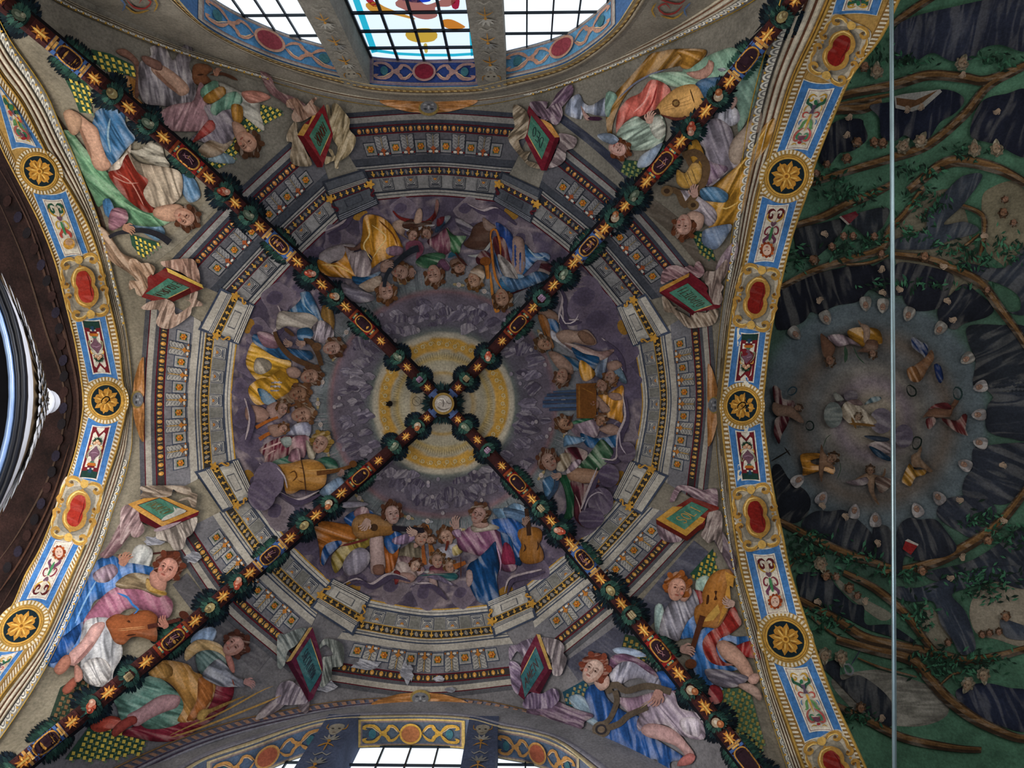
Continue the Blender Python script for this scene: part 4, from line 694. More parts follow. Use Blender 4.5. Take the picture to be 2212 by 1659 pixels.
# projecting blocks of the entablature at the eight tablets: outer a, outer b, inner b, inner a
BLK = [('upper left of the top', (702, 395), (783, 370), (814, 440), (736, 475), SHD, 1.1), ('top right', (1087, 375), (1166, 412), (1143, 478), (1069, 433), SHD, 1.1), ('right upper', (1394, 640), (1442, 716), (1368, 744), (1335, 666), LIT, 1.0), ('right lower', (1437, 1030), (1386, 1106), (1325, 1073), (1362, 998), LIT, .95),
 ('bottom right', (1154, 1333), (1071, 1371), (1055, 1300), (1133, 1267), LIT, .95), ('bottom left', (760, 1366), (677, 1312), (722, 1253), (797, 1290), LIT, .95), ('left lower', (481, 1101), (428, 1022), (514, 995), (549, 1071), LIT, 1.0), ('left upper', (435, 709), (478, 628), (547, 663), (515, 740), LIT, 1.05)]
for nm, oa, ob_, ib, ia, pal, g in BLK:
    Q = lambda P: bilin([oa, ob_, ib, ia], np.array(P)[:, 0], np.array(P)[:, 1]); m = MB('V', .022, g)
    R_ = lambda a, b, c, d: Q([(a, b), (c, b), (c, d), (a, d)]); lit = pal is LIT
    m.poly(R_(-.06, -.06, 1.06, 1.03), pal['k'], False)
    m.poly(R_(0, 0, 1, .2), '#b0a99e' if lit else '#4c4f56', False)
    for y in (.22, .26, .30): m.poly(R_(-.02, y, 1.02, y + .022), pal['L'], False)
    m.poly(R_(-.03, .32, 1.03, .34), pal['g'], False); m.poly(R_(-.02, .34, 1.02, .49), pal['a'], False); m.poly(R_(-.03, .49, 1.03, .51), '#b58a34' if lit else pal['r'], False)
    m.poly(R_(.02, .52, .98, .86), '#9d9992' if lit else '#50535a', False); m.poly(R_(.12, .53, .88, .84), '#b4aea4' if lit else '#4a4d54', False); m.poly(R_(.27, .57, .73, .78), '#5c5c60' if lit else '#34373f', False); m.poly(R_(.3, .59, .7, .765), '#a8a299' if lit else '#44474f', False)
    for y in (.88, .93, .975): m.poly(R_(-.02, y, 1.02, y + .03), pal['L'] if lit else '#70727a', False)
    m.build('projecting_block', ENT); m = MB('V', .045, g)
    for k in range(6): f = lambda P: Q([(.09 + k * .165 + x * .05, .35 + y * .13) for x, y in P]); m.poly(f([(-.35, 0), (.35, 0), (.35, .45), (1, .45), (0, 1), (-1, .45), (-.35, .45)] if not lit else [(-.35, 1), (.35, 1), (.35, .55), (1, .55), (0, 0), (-1, .55), (-.35, .55)]), '#c6963c', False)
    for x in (-.04, 1.04): p = Q([(x, .42)])[0]; m.poly([(p[0] + 8 * (1 + .3 * math.cos(5 * t)) * math.cos(t), p[1] + 8 * (1 + .3 * math.cos(5 * t)) * math.sin(t)) for t in np.arange(20) * math.pi / 10], '#b8862f')
    for x in (.06, .94): sg = 1 if x > .5 else -1; m.stroke(Q([(x + sg * .1, .53), (x + sg * .13, .62), (x + sg * .04, .68), (x + sg * .02, .74), (x + sg * .07, .76), (x + sg * .09, .71)]), 4, '#b58434' if lit else '#4c1820')
    m.build('gilt_leaf', ENT); p = Q([(.5, 1.09)])[0]; m = MB('V', .008, g); m.ell(*p, 17, 11, math.degrees(math.atan2(ib[1] - ia[1], ib[0] - ia[0])), '#8a6424'); m.build('gilt_knob', ENT)
# ------------------------------------------------------------------ diagonal ribs
RIB = [('upper left', [(957.6, 872), (785, 699), (602, 528), (405, 342), (153, 127), (-30, -25)], 1), ('upper right', [(957.6, 872), (1119, 700), (1272, 531.5), (1432, 351), (1611, 133), (1735, -20)], -1),
 ('lower left', [(957.6, 872), (778, 1030), (583, 1200), (372, 1383), (106, 1600), (-30, 1712)], 1), ('lower right', [(957.6, 872), (1118, 1043), (1263, 1210), (1427, 1406), (1606, 1634), (1660, 1705)], 1)]
RD = .17
def rib_at(C_, N_2, P, hw, off=0.0):
    """points on the rib front: P rows of (centre index float, lateral fraction -1..1)"""
    P = np.asarray(P, float); t = np.clip(P[:, 0], 0, len(C_) - 1.001); i = t.astype(int); w_ = (t - i)[:, None]; c = C_[i] * (1 - w_) + C_[i + 1] * w_; n = N_2[i] * (1 - w_) + N_2[i + 1] * w_
    h = (hw[i] * (1 - w_[:, 0]) + hw[i + 1] * w_[:, 0])
    px = c + n * (P[:, 1] * h)[:, None]; lift = RD * (.35 + .65 * np.sqrt(np.maximum(0, 1 - np.minimum(np.abs(P[:, 1]), 1) ** 2)))
    d = rays(px); tt = depth('V', rays(c)) * H; tv = depth('V', d) * H; t_ = np.minimum(tt, tv + .02) - lift - off * 2.4; return d * t_[:, None] + EYE
def build_rib(nm, pts, dark):
    NSEG = 14; C_ = cr(pts, False, 5.0, 200); K = np.array([np.argmin(np.hypot(*(C_ - p).T)) for p in pts]); T = np.gradient(C_, axis=0); T /= np.hypot(T[:, 0], T[:, 1])[:, None]; N2 = np.stack([-T[:, 1], T[:, 0]], 1)
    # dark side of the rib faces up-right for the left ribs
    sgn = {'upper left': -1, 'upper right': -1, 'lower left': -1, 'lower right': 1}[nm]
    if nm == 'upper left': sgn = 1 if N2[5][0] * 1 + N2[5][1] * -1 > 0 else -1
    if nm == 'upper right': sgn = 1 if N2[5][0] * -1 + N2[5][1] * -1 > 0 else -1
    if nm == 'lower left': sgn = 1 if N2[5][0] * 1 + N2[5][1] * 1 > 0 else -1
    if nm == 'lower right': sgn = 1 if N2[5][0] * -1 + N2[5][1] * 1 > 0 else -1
    rad = np.hypot(*(C_ - pts[0]).T); hw = 12.0 + rad * .0062
    root = empty('vault_rib', at('V', [pts[1]])[0], label=f'{nm} diagonal rib painted with garlands, gold lilies and dark ovals', cat='rib', group='painted diagonal ribs of the vault')
    def shape(m, P, c, smooth=True, off=.004, st=0):
        B = cr(P, True, .8) if smooth else np.asarray(P, float); V_ = B; mn, mx = B.min(0), B.max(0)
        if mx[1] - mn[1] > .5:
            G_ = np.stack(np.meshgrid(np.arange(mn[0] + .7, mx[0], 1.6), np.arange(-.9, .95, .2)), -1).reshape(-1, 2); G_ = G_[inside(G_, B)]; B0 = np.concatenate([B[k] + (B[(k + 1) % len(B)] - B[k]) * (np.arange(q) / q)[:, None] for k in range(len(B)) for q in [int(max(1, abs(B[(k + 1) % len(B)] - B[k])[1] / .2, abs(B[(k + 1) % len(B)] - B[k])[0] / 2))]]); B = B0; V_ = np.concatenate([B, G_]) if len(G_) else B
        r = delaunay_2d_cdt([Vector(p) for p in V_], [(i, (i + 1) % len(B)) for i in range(len(B))], [], 1, 1e-5, False); Q = np.array([tuple(p) for p in r[0]])
        fi = np.array([list(f)[:3] for f in r[2]]); fi = fi[inside(Q[fi].mean(1), B)]; m.raw(rib_at(C_, N2, Q, hw, off), [tuple(f) for f in fi], lin(c, m.gain))
    def body(i0, i1, col, name, g=1.0):
        m = MB('V', 0, g); ii = np.arange(i0, i1 + .01, 1.5); lat = np.array([-1.02, -.96, -.8, -.5, 0, .5, .8, .96, 1.02]); P = np.array([(i, l) for i in ii for l in lat]); P3 = rib_at(C_, N2, P, hw)
        k = len(lat); d_ = P3.reshape(-1, k, 3); pxl = proj(d_[:, 0]); pxr = proj(d_[:, -1]); d_[:, 0] = at('V', pxl, -.03); d_[:, -1] = at('V', pxr, -.03)
        m.raw(d_.reshape(-1, 3), [(a * k + b, a * k + b + 1, (a + 1) * k + b + 1, (a + 1) * k + b) for a in range(len(ii) - 1) for b in range(k - 1)], lin(col, g)); return m.build(name, root)
    body(2, len(C_) - 2, '#3a1d1c', 'shaft')
    # near-black strip beside the rib, its shade put into the colour
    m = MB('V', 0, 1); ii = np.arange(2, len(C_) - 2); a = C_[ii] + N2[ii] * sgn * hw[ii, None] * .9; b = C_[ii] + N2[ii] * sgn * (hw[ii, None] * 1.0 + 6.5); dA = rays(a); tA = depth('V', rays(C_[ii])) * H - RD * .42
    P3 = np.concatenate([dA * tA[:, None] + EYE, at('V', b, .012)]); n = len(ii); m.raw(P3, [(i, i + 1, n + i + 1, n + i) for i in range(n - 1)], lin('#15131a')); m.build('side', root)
    G = 1.25
    def gold_lily(i, ln=3.2):
        m = MB('V', 0, G); m2 = lambda P, c, sm=True, off=.004: shape(m, [(i + x * ln, y) for x, y in P], c, sm, off)
        m2([(-1, -.98), (1, -.98), (1, .98), (-1, .98)], '#43201f', False, .002); m2([(-.85, -.3), (-.3, -.18), (-.5, -.62), (-.15, -.42), (.0, -.85), (.22, -.3), (.7, -.5), (.5, -.15), (.98, 0), (.5, .15), (.7, .5), (.22, .3), (.0, .85), (-.15, .42), (-.5, .62), (-.3, .18), (-.85, .3), (-.7, 0)], '#b4722c', False, .006); m2([(-.5, -.12), (.7, -.1), (.7, .1), (-.5, .12)], '#e3b458', False, .009)
        m2([(-.05, -.7), (.1, -.25), (-.05, -.2)], '#e3b458', False, .009); m2([(-.05, .7), (.1, .25), (-.05, .2)], '#e3b458', False, .009); m.build('gold_lily', root)
    def medal(i, L_, hue, inner):
        g = 1.2; m = MB('V', 0, g); f = lambda P: [(i + x * L_, y) for x, y in P]
        base, acc = (('#3f5f96', '#c99858') if hue == 'blue' else ('#8a1c1a', '#4f8070'))
        shape(m, f([(-1, -.99), (1, -.99), (1, .99), (-1, .99)]), base, False, .002)
        for s in (-1, 1):
            shape(m, f([(s * .97, -.99), (s * .84, -.99), (s * .84, .99), (s * .97, .99)]), '#b98a4a' if hue == 'blue' else '#7a3a1c', False, .004); shape(m, f([(s * .82, -.5), (s * .7, -.5), (s * .7, .5), (s * .82, .5)]), '#c9a060' if hue == 'blue' else acc, False, .005); shape(m, f([(s * .8, -.25), (s * .72, -.25), (s * .72, .25), (s * .8, .25)]), '#d9a24c', False, .008)
        o = [(math.cos(t) * (.60 if abs(math.cos(t)) > 0 else 0), math.sin(t) * .84) for t in np.arange(20) * math.pi / 10]; sq = lambda r1, r2: [(math.copysign(abs(math.cos(t)) ** .6, math.cos(t)) * r1, math.copysign(abs(math.sin(t)) ** .8, math.sin(t)) * r2) for t in np.arange(24) * math.pi / 12]
        shape(m, f(sq(.64, .92)), '#c08a3c', False, .008); m.build('medallion', root); m = MB('V', 0, g); shape(m, f(sq(.56, .76)), '#2c1a22', False, .014)
        if inner:
            for q in ([(-.35, -.2), (-.1, .1), (.1, -.1), (.3, .2)], [(-.3, .2), (0, .35), (.3, -.1)]):
                for (xa, ya), (xb, yb) in zip(q[:-1], q[1:]): shape(m, f([(xa, ya - .05), (xb, yb - .05), (xb, yb + .06), (xa, ya + .06)]), '#8a6068', False, .018)
        m.build('dark_oval', root)
    R = random.Random(len(nm) * 31 + int(pts[1][0]))
    def wreath(i, L_, fruit):
        j = int(min(max(i, 0), len(C_) - 1)); c = C_[j]; t = T[j]; nn = N2[j]; w0 = hw[j]; u = L_ * 5.0
        m = MB('V', .03, 1.0); lf = []
        for row, (rl, k, cs) in enumerate(((1.0, 21, ['#101820', '#0d141b', '#182430']), (.78, 17, ['#16262c', '#1b3234', '#121e26']), (.5, 14, ['#264640', '#1a302e', '#34584c']))):
            for s in (-1, 1):
                for q in range(k):
                    a = (q + .5) / k * math.pi + R.uniform(-.07, .07); ex = math.cos(a) * u * 1.12 * rl; ey = math.sin(a) ** .8 * (w0 * 2.75) * rl + w0 * .25 * (1 - rl); ln = w0 * R.uniform(.8, 1.1); dirv = np.array([ex * .55 + u * .25, ey]); dirv /= np.hypot(*dirv)
                    tip = c + t * ex + nn * s * ey; dv = t * dirv[0] + nn * s * dirv[1]; pv = np.array([-dv[1], dv[0]]); b_ = tip - dv * ln; w_ = ln * .22
                    lf.append((row, tip, b_, dv, pv, w_, R.choice(cs), ey / w0))
        for row, tip, b_, dv, pv, w_, cl, lat in lf:
            P = np.array([b_, b_ + dv * (w_ * 1.2) + pv * w_, b_ + (tip - b_) * .62 + pv * w_ * .9, tip, b_ + (tip - b_) * .62 - pv * w_ * .9, b_ + dv * (w_ * 1.2) - pv * w_])
            o = .02 + .012 * row + (RD * .8 + .03 if row == 2 else RD * .55 * max(0, 1.6 - lat)) ; m.raw(at('V', P, o), [(0, 1, 2, 3, 4, 5)], lin(cl, 1.05))
            if row: m.raw(at('V', np.array([b_, tip - dv, b_ + pv * .5]), o + .003), [(0, 1, 2)], lin('#4f7a68' if row == 2 else '#2c4a44', 1.1))
        ob = m.build('leaf_wreath', root); ob['kind'] = 'stuff'
        m = MB('V', RD + .06, 1.1, .004); a0 = math.degrees(math.atan2(t[1], t[0]))
        for (dx, dy, r1, r2, cc, c2) in fruit: p = c + t * dx * L_ + nn * dy * w0; m.ell(p[0], p[1], r1 * w0 / 14, r2 * w0 / 14, a0, cc, n=12); m.ell(p[0] - 1.5, p[1] - 1.5, r1 * .45 * w0 / 14, r2 * .4 * w0 / 14, a0, c2, n=9)
        m.build('fruit', root)
    FR_ = {'pear': [(0, 0, 11, 8, '#9a8a5c', '#c4b88c'), (.9, .1, 6, 5, '#7c6a48', '#a89868')], 'grape': [(-.6 + .4 * a, -.3 + .3 * b, 3.4, 3.2, '#8a6a84', '#b49ab0') for a in range(4) for b in range(3)], 'rose': [(0, 0, 9, 8, '#b0563c', '#dc9a80'), (-1, .3, 6, 6, '#c48a74', '#e4c0a8'), (.9, -.3, 6, 5, '#a84430', '#d08a70')], 'gourd': [(0, 0, 13, 7, '#5c6a58', '#8c9682'), (-1, .3, 5, 4, '#8a8a74', '#b4b49a')], 'peach': [(0, .1, 9, 8, '#b09a80', '#d4c4b0'), (1, -.2, 7, 6, '#9c5a34', '#c88a5c')], 'pine': [(-.8 + .4 * a, -.35 + .28 * b, 3, 2.8, '#8f7c5c', '#bcae88') for a in range(5) for b in range(3)]}
    fk = list(FR_); hues = ['blue', 'red', 'blue', 'red', 'blue'] 
    L_l = lambda j: 3.0 + .25 * j
    for k in range(0, 5):
        a, b = K[k], K[k + 1] if k + 1 < len(K) else len(C_) - 1; L = b - a; z = 1 + .13 * k
        if k > 0: medal(a, 6.0 * z * (.95 if k < 2 else 1.05), ['', 'red', 'blue', 'red', 'blue'][k], k in (2, 3))
        if k == 0:
            for f, kind in ((.17, 'b'), (.27, 'L'), (.39, 'W'), (.515, 'L'), (.64, 'W'), (.80, 'L')):
                i = a + L * f
                if kind == 'L': gold_lily(i, 2.1)
                elif kind == 'W': wreath(i, 4.6, FR_[R.choice(fk)])
                else: m = MB('V', 0, 1.1); shape(m, [(i - 2.4, -.98), (i + 2.0, -.98), (i + 2.0, .98), (i - 2.4, .98)], '#4a5c88', False, .003); shape(m, [(i - 2.2, -.5), (i - 1.2, -.6), (i - 1.0, 0), (i - 1.2, .6), (i - 2.2, .5)], '#b98440', True, .007); m.build('blue_band', root)
        else:
            Z = z * 1.0
            for f, kind in ((.215, 'L'), (.355, 'W'), (.50, 'L'), (.645, 'W'), (.785, 'L')) if k < 4 else ((.3, 'L'), (.55, 'W'), (.8, 'L')):
                i = a + L * f
                if i > len(C_) - 4: continue
                gold_lily(i, 3.1 * Z) if kind == 'L' else wreath(i, 5.6 * Z, FR_[R.choice(fk)])
    # leafy clusters beside each medallion
    for k in (1, 2, 3, 4):
        j = K[k]; c = C_[j]; t = T[j]; nn = N2[j]; w0 = hw[j]; m = MB('V', .03, 1.0)
        for s in (-1, 1):
            for row, cs in enumerate((['#161f24', '#121a1e'], ['#1c3330', '#243f38'], ['#2f5548', '#1f3a34'])):
                for q in range(13 - 2 * row):
                    ex = (q - 6 + row) * w0 * .36 + R.uniform(-2, 2); ey = w0 * (1.15 + (1.25 - .35 * row) * math.sqrt(max(0, 1 - ((q - 6 + row) / 7.5) ** 2))); ln = w0 * R.uniform(.7, .95)
                    dv = t * (.55 if True else 0) * R.uniform(.4, 1) + nn * s; dv /= np.hypot(*dv); tip = c + t * ex + nn * s * ey; pv = np.array([-dv[1], dv[0]]); b_ = tip - dv * ln; w_ = ln * .25
                    P = np.array([b_, b_ + dv * w_ + pv * w_, b_ + (tip - b_) * .6 + pv * w_ * .9, tip, b_ + (tip - b_) * .6 - pv * w_ * .9, b_ + dv * w_ - pv * w_]); m.raw(at('V', P, .015 + .008 * row), [(0, 1, 2, 3, 4, 5)], lin(R.choice(cs), 1.15))
                    if row: m.raw(at('V', np.array([b_, tip, b_ + pv * .6]), .02 + .008 * row), [(0, 1, 2)], lin('#3f6658', 1))
        ob = m.build('leaf_spray', root); ob['kind'] = 'stuff'
    return root
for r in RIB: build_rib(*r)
# ------------------------------------------------------------------ central boss
BOSS = empty('vault_boss', at('V', [(957.6, 872)])[0], label='round gilt boss with a pale dove relief where the ribs cross', cat='boss')
m = MB('V', .05, 1.0); R = random.Random(4)
for k in range(64):
    a = k * 2 * math.pi / 64 + R.uniform(-.03, .03); near = min(abs((a - b + math.pi) % (2 * math.pi) - math.pi) for b in (.8, 2.36, 3.92, 5.5)); rr = 46 + R.uniform(-3, 5) - (4 if near < .25 else 0); row = k % 2
    for rw, (r1, ln) in enumerate(((rr, 17), (rr - 12, 15))):
        tip = np.array([957.6 + r1 * math.cos(a + rw * .05), 872 + r1 * math.sin(a + rw * .05)]); dv = np.array([math.cos(a), math.sin(a)]); pv = np.array([-dv[1], dv[0]]); b_ = tip - dv * ln; P = np.array([b_, b_ + dv * 5 + pv * 4, tip, b_ + dv * 5 - pv * 4]); m.raw(at('V', P, .06 + .03 * rw), [(0, 1, 2, 3)], lin(['#121c20', '#1a2c2c', '#20383a'][R.randrange(3)], 1.1))
ob = m.build('leaf_ring', BOSS); ob['kind'] = 'stuff'
m = MB('V', .22, 1.0); disc = lambda r, c, o, **k: m.ell(957.6, 872, r, r, 0, c, n=32, off=o, **k)
m.poly([(957.6 + 30 * math.cos(t), 872 + 30 * math.sin(t)) for t in np.arange(32) * math.pi / 16], '#1a1614', False, off=.16, thick=1); m.build('hub', BOSS)
m = MB('V', .26, 1.0); m.poly([(957.6 + 23.6 * math.cos(t), 872 + 23.6 * math.sin(t)) for t in np.arange(32) * math.pi / 16], '#8f7238', False, off=.27, thick=1); m.build('gilt_rim', BOSS)
m = MB('V', .28, 1.0); m.ell(957.6, 872, 18.4, 18.4, 0, '#aaa096', n=32, off=.28)
for P, w_, c in (([(945, 868), (950, 861), (958, 862), (963, 868), (972, 869)], 3, '#cfc6bc'), ([(944, 878), (952, 884), (962, 885), (972, 880)], 2.4, '#6e655e'), ([(957, 862), (958, 872), (956, 880)], 2, '#6e655e'), ([(962, 866), (970, 872), (974, 870)], 2, '#6e655e'), ([(944, 872), (950, 866), (955, 870)], 2.2, '#cfc6bc')): m.stroke(P, w_, c, dl=.003)
m.build('dove_relief', BOSS)
m = MB('V', .1); m.poly([(833, 868), (838, 869), (840, 866), (846, 867), (848, 872), (846, 877), (840, 878), (833, 875), (836, 872)], '#0a0908', thick=1); m.stroke([(841, 877), (843, 880), (840, 880), (841, 877)], 1.2, '#0a0908'); tag(m.build('iron_hook'), 'small black iron hook on the cream centre left of the boss', 'hook')
m = MB('V', .2); m.stroke([(900 + 9.5 * math.cos(t), 867 + 9.5 * math.sin(t)) for t in np.arange(17) * math.pi / 8], .9, '#2a2018', taper=(1, 1)); m.stroke([(893, 861), (907, 874)], .8, '#2a2018'); tag(m.build('wire_loop'), 'thin wire loop hanging beside the boss', 'wire')
m = MB('V', .05); m.ell(303, 283, 7, 4.5, 30, '#050505'); tag(m.build('vent_hole'), 'small black hole among the leaves of the upper left rib', 'hole')
# ------------------------------------------------------------------ tie rod across the right arch
def rod(p0, p1, z, r, name, label, mt):
    a, b = [rays([p])[0] * z * H + EYE for p in (p0, p1)]; ax = Vector(b - a).normalized(); u = ax.orthogonal().normalized(); v = ax.cross(u); n = 16; V = []
    for q in (a, b):
        for k in range(n): t = k * 2 * math.pi / n; V.append(Vector(q) + (u * math.cos(t) + v * math.sin(t)) * r)
    me = bpy.data.meshes.new(name); me.from_pydata(V, [], [(k, (k + 1) % n, n + (k + 1) % n, n + k) for k in range(n)]); 
    for p_ in me.polygons: p_.use_smooth = True
    me.materials.append(mt); o = bpy.data.objects.new(name, me); C.objects.link(o); return tag(o, label, 'rod')
rod((1924, -420), (1934, 2150), .56, .020, 'tie_rod', 'long straight iron tie rod crossing in front of the green vault', plain('bright_iron', '#8fa6ae', .25, .6, .1))
# ------------------------------------------------------------------ painted figures: shape language
def head(m, cx, cy, r, ang, hair, skin, turn=0.0, beard=None, hood=None):
    r *= 1.1; a = math.radians(ang); U = np.array([math.cos(a), math.sin(a)]); W = np.array([-U[1], U[0]]); f = lambda u, v: np.array([cx, cy]) + W * u * r + U * v * r
    R = random.Random(int(cx * 7 + cy))
    if hood: m['hood'].poly([f(u, v) for u, v in ((-1.0, -.9), (-1.15, 0), (-.8, 1.15), (0, 1.5), (.8, 1.15), (1.15, 0), (1.0, -.9), (0, -1.2))], hood, st=.3, ang=ang)
    elif hair: 
        P = [f((1.12 + .13 * math.sin(k * 2.7 + R.random())) * math.cos(t), .25 + (1.12 + .12 * R.random()) * math.sin(t)) for k, t in enumerate(np.linspace(-.75, math.pi + .75, 13))]
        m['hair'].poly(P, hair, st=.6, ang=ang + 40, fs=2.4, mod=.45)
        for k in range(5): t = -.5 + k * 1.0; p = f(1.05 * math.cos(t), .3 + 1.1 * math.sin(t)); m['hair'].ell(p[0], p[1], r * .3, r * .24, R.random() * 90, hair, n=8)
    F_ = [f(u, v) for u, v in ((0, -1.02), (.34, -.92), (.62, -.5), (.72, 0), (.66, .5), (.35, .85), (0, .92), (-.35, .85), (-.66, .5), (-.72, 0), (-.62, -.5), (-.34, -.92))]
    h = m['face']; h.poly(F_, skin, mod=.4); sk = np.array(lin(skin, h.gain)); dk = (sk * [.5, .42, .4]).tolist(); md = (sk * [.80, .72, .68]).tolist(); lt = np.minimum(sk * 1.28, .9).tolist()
    s = 1 if turn >= 0 else -1
    h.poly([f(-s * u, v) for u, v in ((.2, -.95), (.62, -.5), (.72, 0), (.6, .55), (.45, .3), (.46, -.2), (.3, -.6))], md)
    if r > 3.2:
        t = turn * .22
        h.poly([f(t + s * .05, .75), f(t + s * .42, .5), f(t + s * .4, .3), f(t, .35)], lt)
        for e in (-1, 1):
            p = f(t + e * .3, .08); h.ell(p[0], p[1], r * .17, r * .10, ang + 90, dk, n=8); h.stroke([f(t + e * .14, .27), f(t + e * .3, .33), f(t + e * .47, .25)], r * .08, dk)
            if r > 8: p = f(t + e * .3, .1); h.ell(p[0], p[1], r * .06, r * .06, 0, '#1c1410', n=6); p = f(t + e * .3, .17); h.stroke([f(t + e * .16, .14), f(t + e * .3, .2), f(t + e * .44, .12)], r * .05, lt)
        h.poly([f(t - s * .03, .25), f(t - s * .14, -.22), f(t + s * .02, -.3), f(t + s * .02, 0)], md); h.stroke([f(t + s * .03, .25), f(t + s * .05, -.2)], r * .09, lt)
        h.stroke([f(t - .13, -.29), f(t + .13, -.29)], r * .06, dk); h.ell(*f(t, -.5), r * .19, r * .07, ang + 90, (sk * [.75, .38, .36]).tolist(), n=8); h.stroke([f(t - .17, -.49), f(t + .17, -.49)], r * .04, dk)
        h.ell(*f(t + s * .38, -.25), r * .17, r * .15, 0, (sk * [1.08, .78, .74]).tolist(), n=8); h.stroke([f(t - .12, -.72), f(t + .1, -.74)], r * .06, md)
    if beard: m['beard'].poly([f(u, v) for u, v in ((-.68, -.1), (-.45, -.35), (0, -.42), (.45, -.35), (.68, -.1), (.6, -.9), (.2, -1.5), (-.1, -1.7), (-.5, -1.1))], beard, st=.6, ang=ang, fs=2.5)
def hand(m, cx, cy, r, ang, skin, curl=.25):
    a = math.radians(ang); U = np.array([math.cos(a), math.sin(a)]); W = np.array([-U[1], U[0]]); f = lambda u, v: np.array([cx, cy]) + W * u * r + U * v * r
    m.poly([f(-.42, -.7), (f(-.5, 0)), f(-.42, .35), f(.42, .35), f(.5, 0), f(.38, -.7)], skin); dk = (np.array(lin(skin, m.gain)) * [.62, .52, .5]).tolist()
    for k, (u, ln) in enumerate(((-.36, .7), (-.12, .85), (.13, .8), (.37, .6))):
        m.stroke([f(u, .25), f(u * 1.25, .3 + ln * .5), f(u * 1.3 + curl, .3 + ln)], [r * .24, r * .22, r * .13], skin); m.stroke([f(u + .12, .2), f(u * 1.25 + .12, .3 + ln * .4)], r * .04, dk)
    m.stroke([f(-.4, -.3), f(-.75, .05), f(-.72, .45)], [r * .28, r * .24, r * .14], skin)
DEPTH0 = {'V': .018, 'A': .012, 'T': .02, 'B': .02, 'L': .03, 'R': .03}
FIGN = 0; GROW = 1.08
def draw(text, ox=0., oy=0., sc=3.95, surf='V', gain=1.0, base=None):
    """F name|label|category|group starts a thing. Lines: part kind colour [angle,strength[,width]] : numbers"""
    global FIGN
    root = None; parts = {}; order = []; cur = None; off = 0; cnt = [0]
    T_ = lambda P: [(ox + x / sc, oy + y / sc) for x, y in P]
    def flush():
        if root is None: return
        for k in order: parts[k].build(k.split('#')[0], root)
    def get(k):
        nonlocal off
        if k not in parts: parts[k] = MB(surf, off, gain, .0011); order.append(k)
        off = max([off] + [q.off for q in parts.values()]); p = parts[k]; p.off = off; return p
    class D(dict):
        def __missing__(s, k): return get(k)
    for ln in text.strip().split('\n'):
        ln = ln.strip()
        if not ln or ln[0] == '%': continue
        if ln[0] == 'O': v = ln[1:].split(); ox, oy = float(v[0]), float(v[1]); sc = float(v[2]) if len(v) > 2 else sc; continue
        if ln[0] == 'G': gain = float(ln[1:]); continue
        if ln.startswith('F '):
            flush(); nm, lab, cat, *gr = [q.strip() for q in ln[2:].split('|')]; parts = {}; order = []; cur = None; off = (DEPTH0[surf] if base is None else base) + .0012 * (FIGN % 12); FIGN += 1; first = None
            root = nm, lab, cat, (gr[0] if gr else None); continue
        hd, co = ln.split(':'); h = hd.split(); part, kind, col = h[0], h[1], h[2]; num = [float(q) for q in co.replace(',', ' ').split()]
        pa = [float(q) for q in h[3].split(',')] if len(h) > 3 and kind not in 'H' else []
        if part == '+': part = cur.split('#')[0] if cur else part
        if kind in 'SPE' or cur is None or cur.split('#')[0] != part:
            if kind not in 'HD': cnt[0] += 1; part = part + '#' + str(cnt[0])
        else: part = cur if kind == 'L' else part
        if kind == 'E' and cur and cur.split('#')[0] == part.split('#')[0] and max(num[2], num[3]) < 40: part = cur
        if kind not in 'HD': cur = part
        P = T_(list(zip(num[0::2], num[1::2]))) if kind in 'SPL' else None
        if kind == 'S' and len(pa) > 1: c_ = np.mean(P, 0); P = [tuple(c_ + (np.array(p) - c_) * GROW) for p in P]
        if isinstance(root, tuple):
            c0 = P[0] if P else T_([(num[0], num[1])])[0]; root = empty(root[0], tuple(c0), surf, root[1], root[2], root[3])
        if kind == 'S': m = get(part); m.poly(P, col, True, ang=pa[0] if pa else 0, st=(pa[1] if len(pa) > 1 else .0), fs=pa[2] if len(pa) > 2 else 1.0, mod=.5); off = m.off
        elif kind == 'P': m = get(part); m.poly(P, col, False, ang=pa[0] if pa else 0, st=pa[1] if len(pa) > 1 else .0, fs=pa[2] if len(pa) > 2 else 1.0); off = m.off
        elif kind == 'L': m = get(part); m.stroke(P, [q / sc for q in pa] if len(pa) > 1 else pa[0] / sc, col); off = m.off
        elif kind == 'E': m = get(part); c = T_([(num[0], num[1])])[0]; m.ell(c[0], c[1], num[2] / sc, num[3] / sc, num[4] if len(num) > 4 else 0, col, n=18, fa=pa[0] if pa else 0, st=pa[1] if len(pa) > 1 else 0); off = m.off
        elif kind == 'D': m = get(part); c = T_([(num[0], num[1])])[0]; hand(m, c[0], c[1], num[2] / sc, num[3], col); off = m.off
        elif kind == 'H':
            c = T_([(num[0], num[1])])[0]; d = D(); pre = '' if part == 'head' else part + '#'
            head({'hair': get('hair'), 'face': None, 'hood': None} if False else _H(get), c[0], c[1], num[2] / sc, num[3], None if col == '-' else col, h[3], num[4] if len(num) > 4 else .6, h[4] if len(h) > 4 and h[4][0] == '#' else None, h[5] if len(h) > 5 else (h[4][1:] if len(h) > 4 and h[4][0] == 'h' else None))
            off = max(q.off for q in parts.values())
    flush()
class _H:
    def __init__(s, get): s.g = get
    def __getitem__(s, k): return s.g(k)
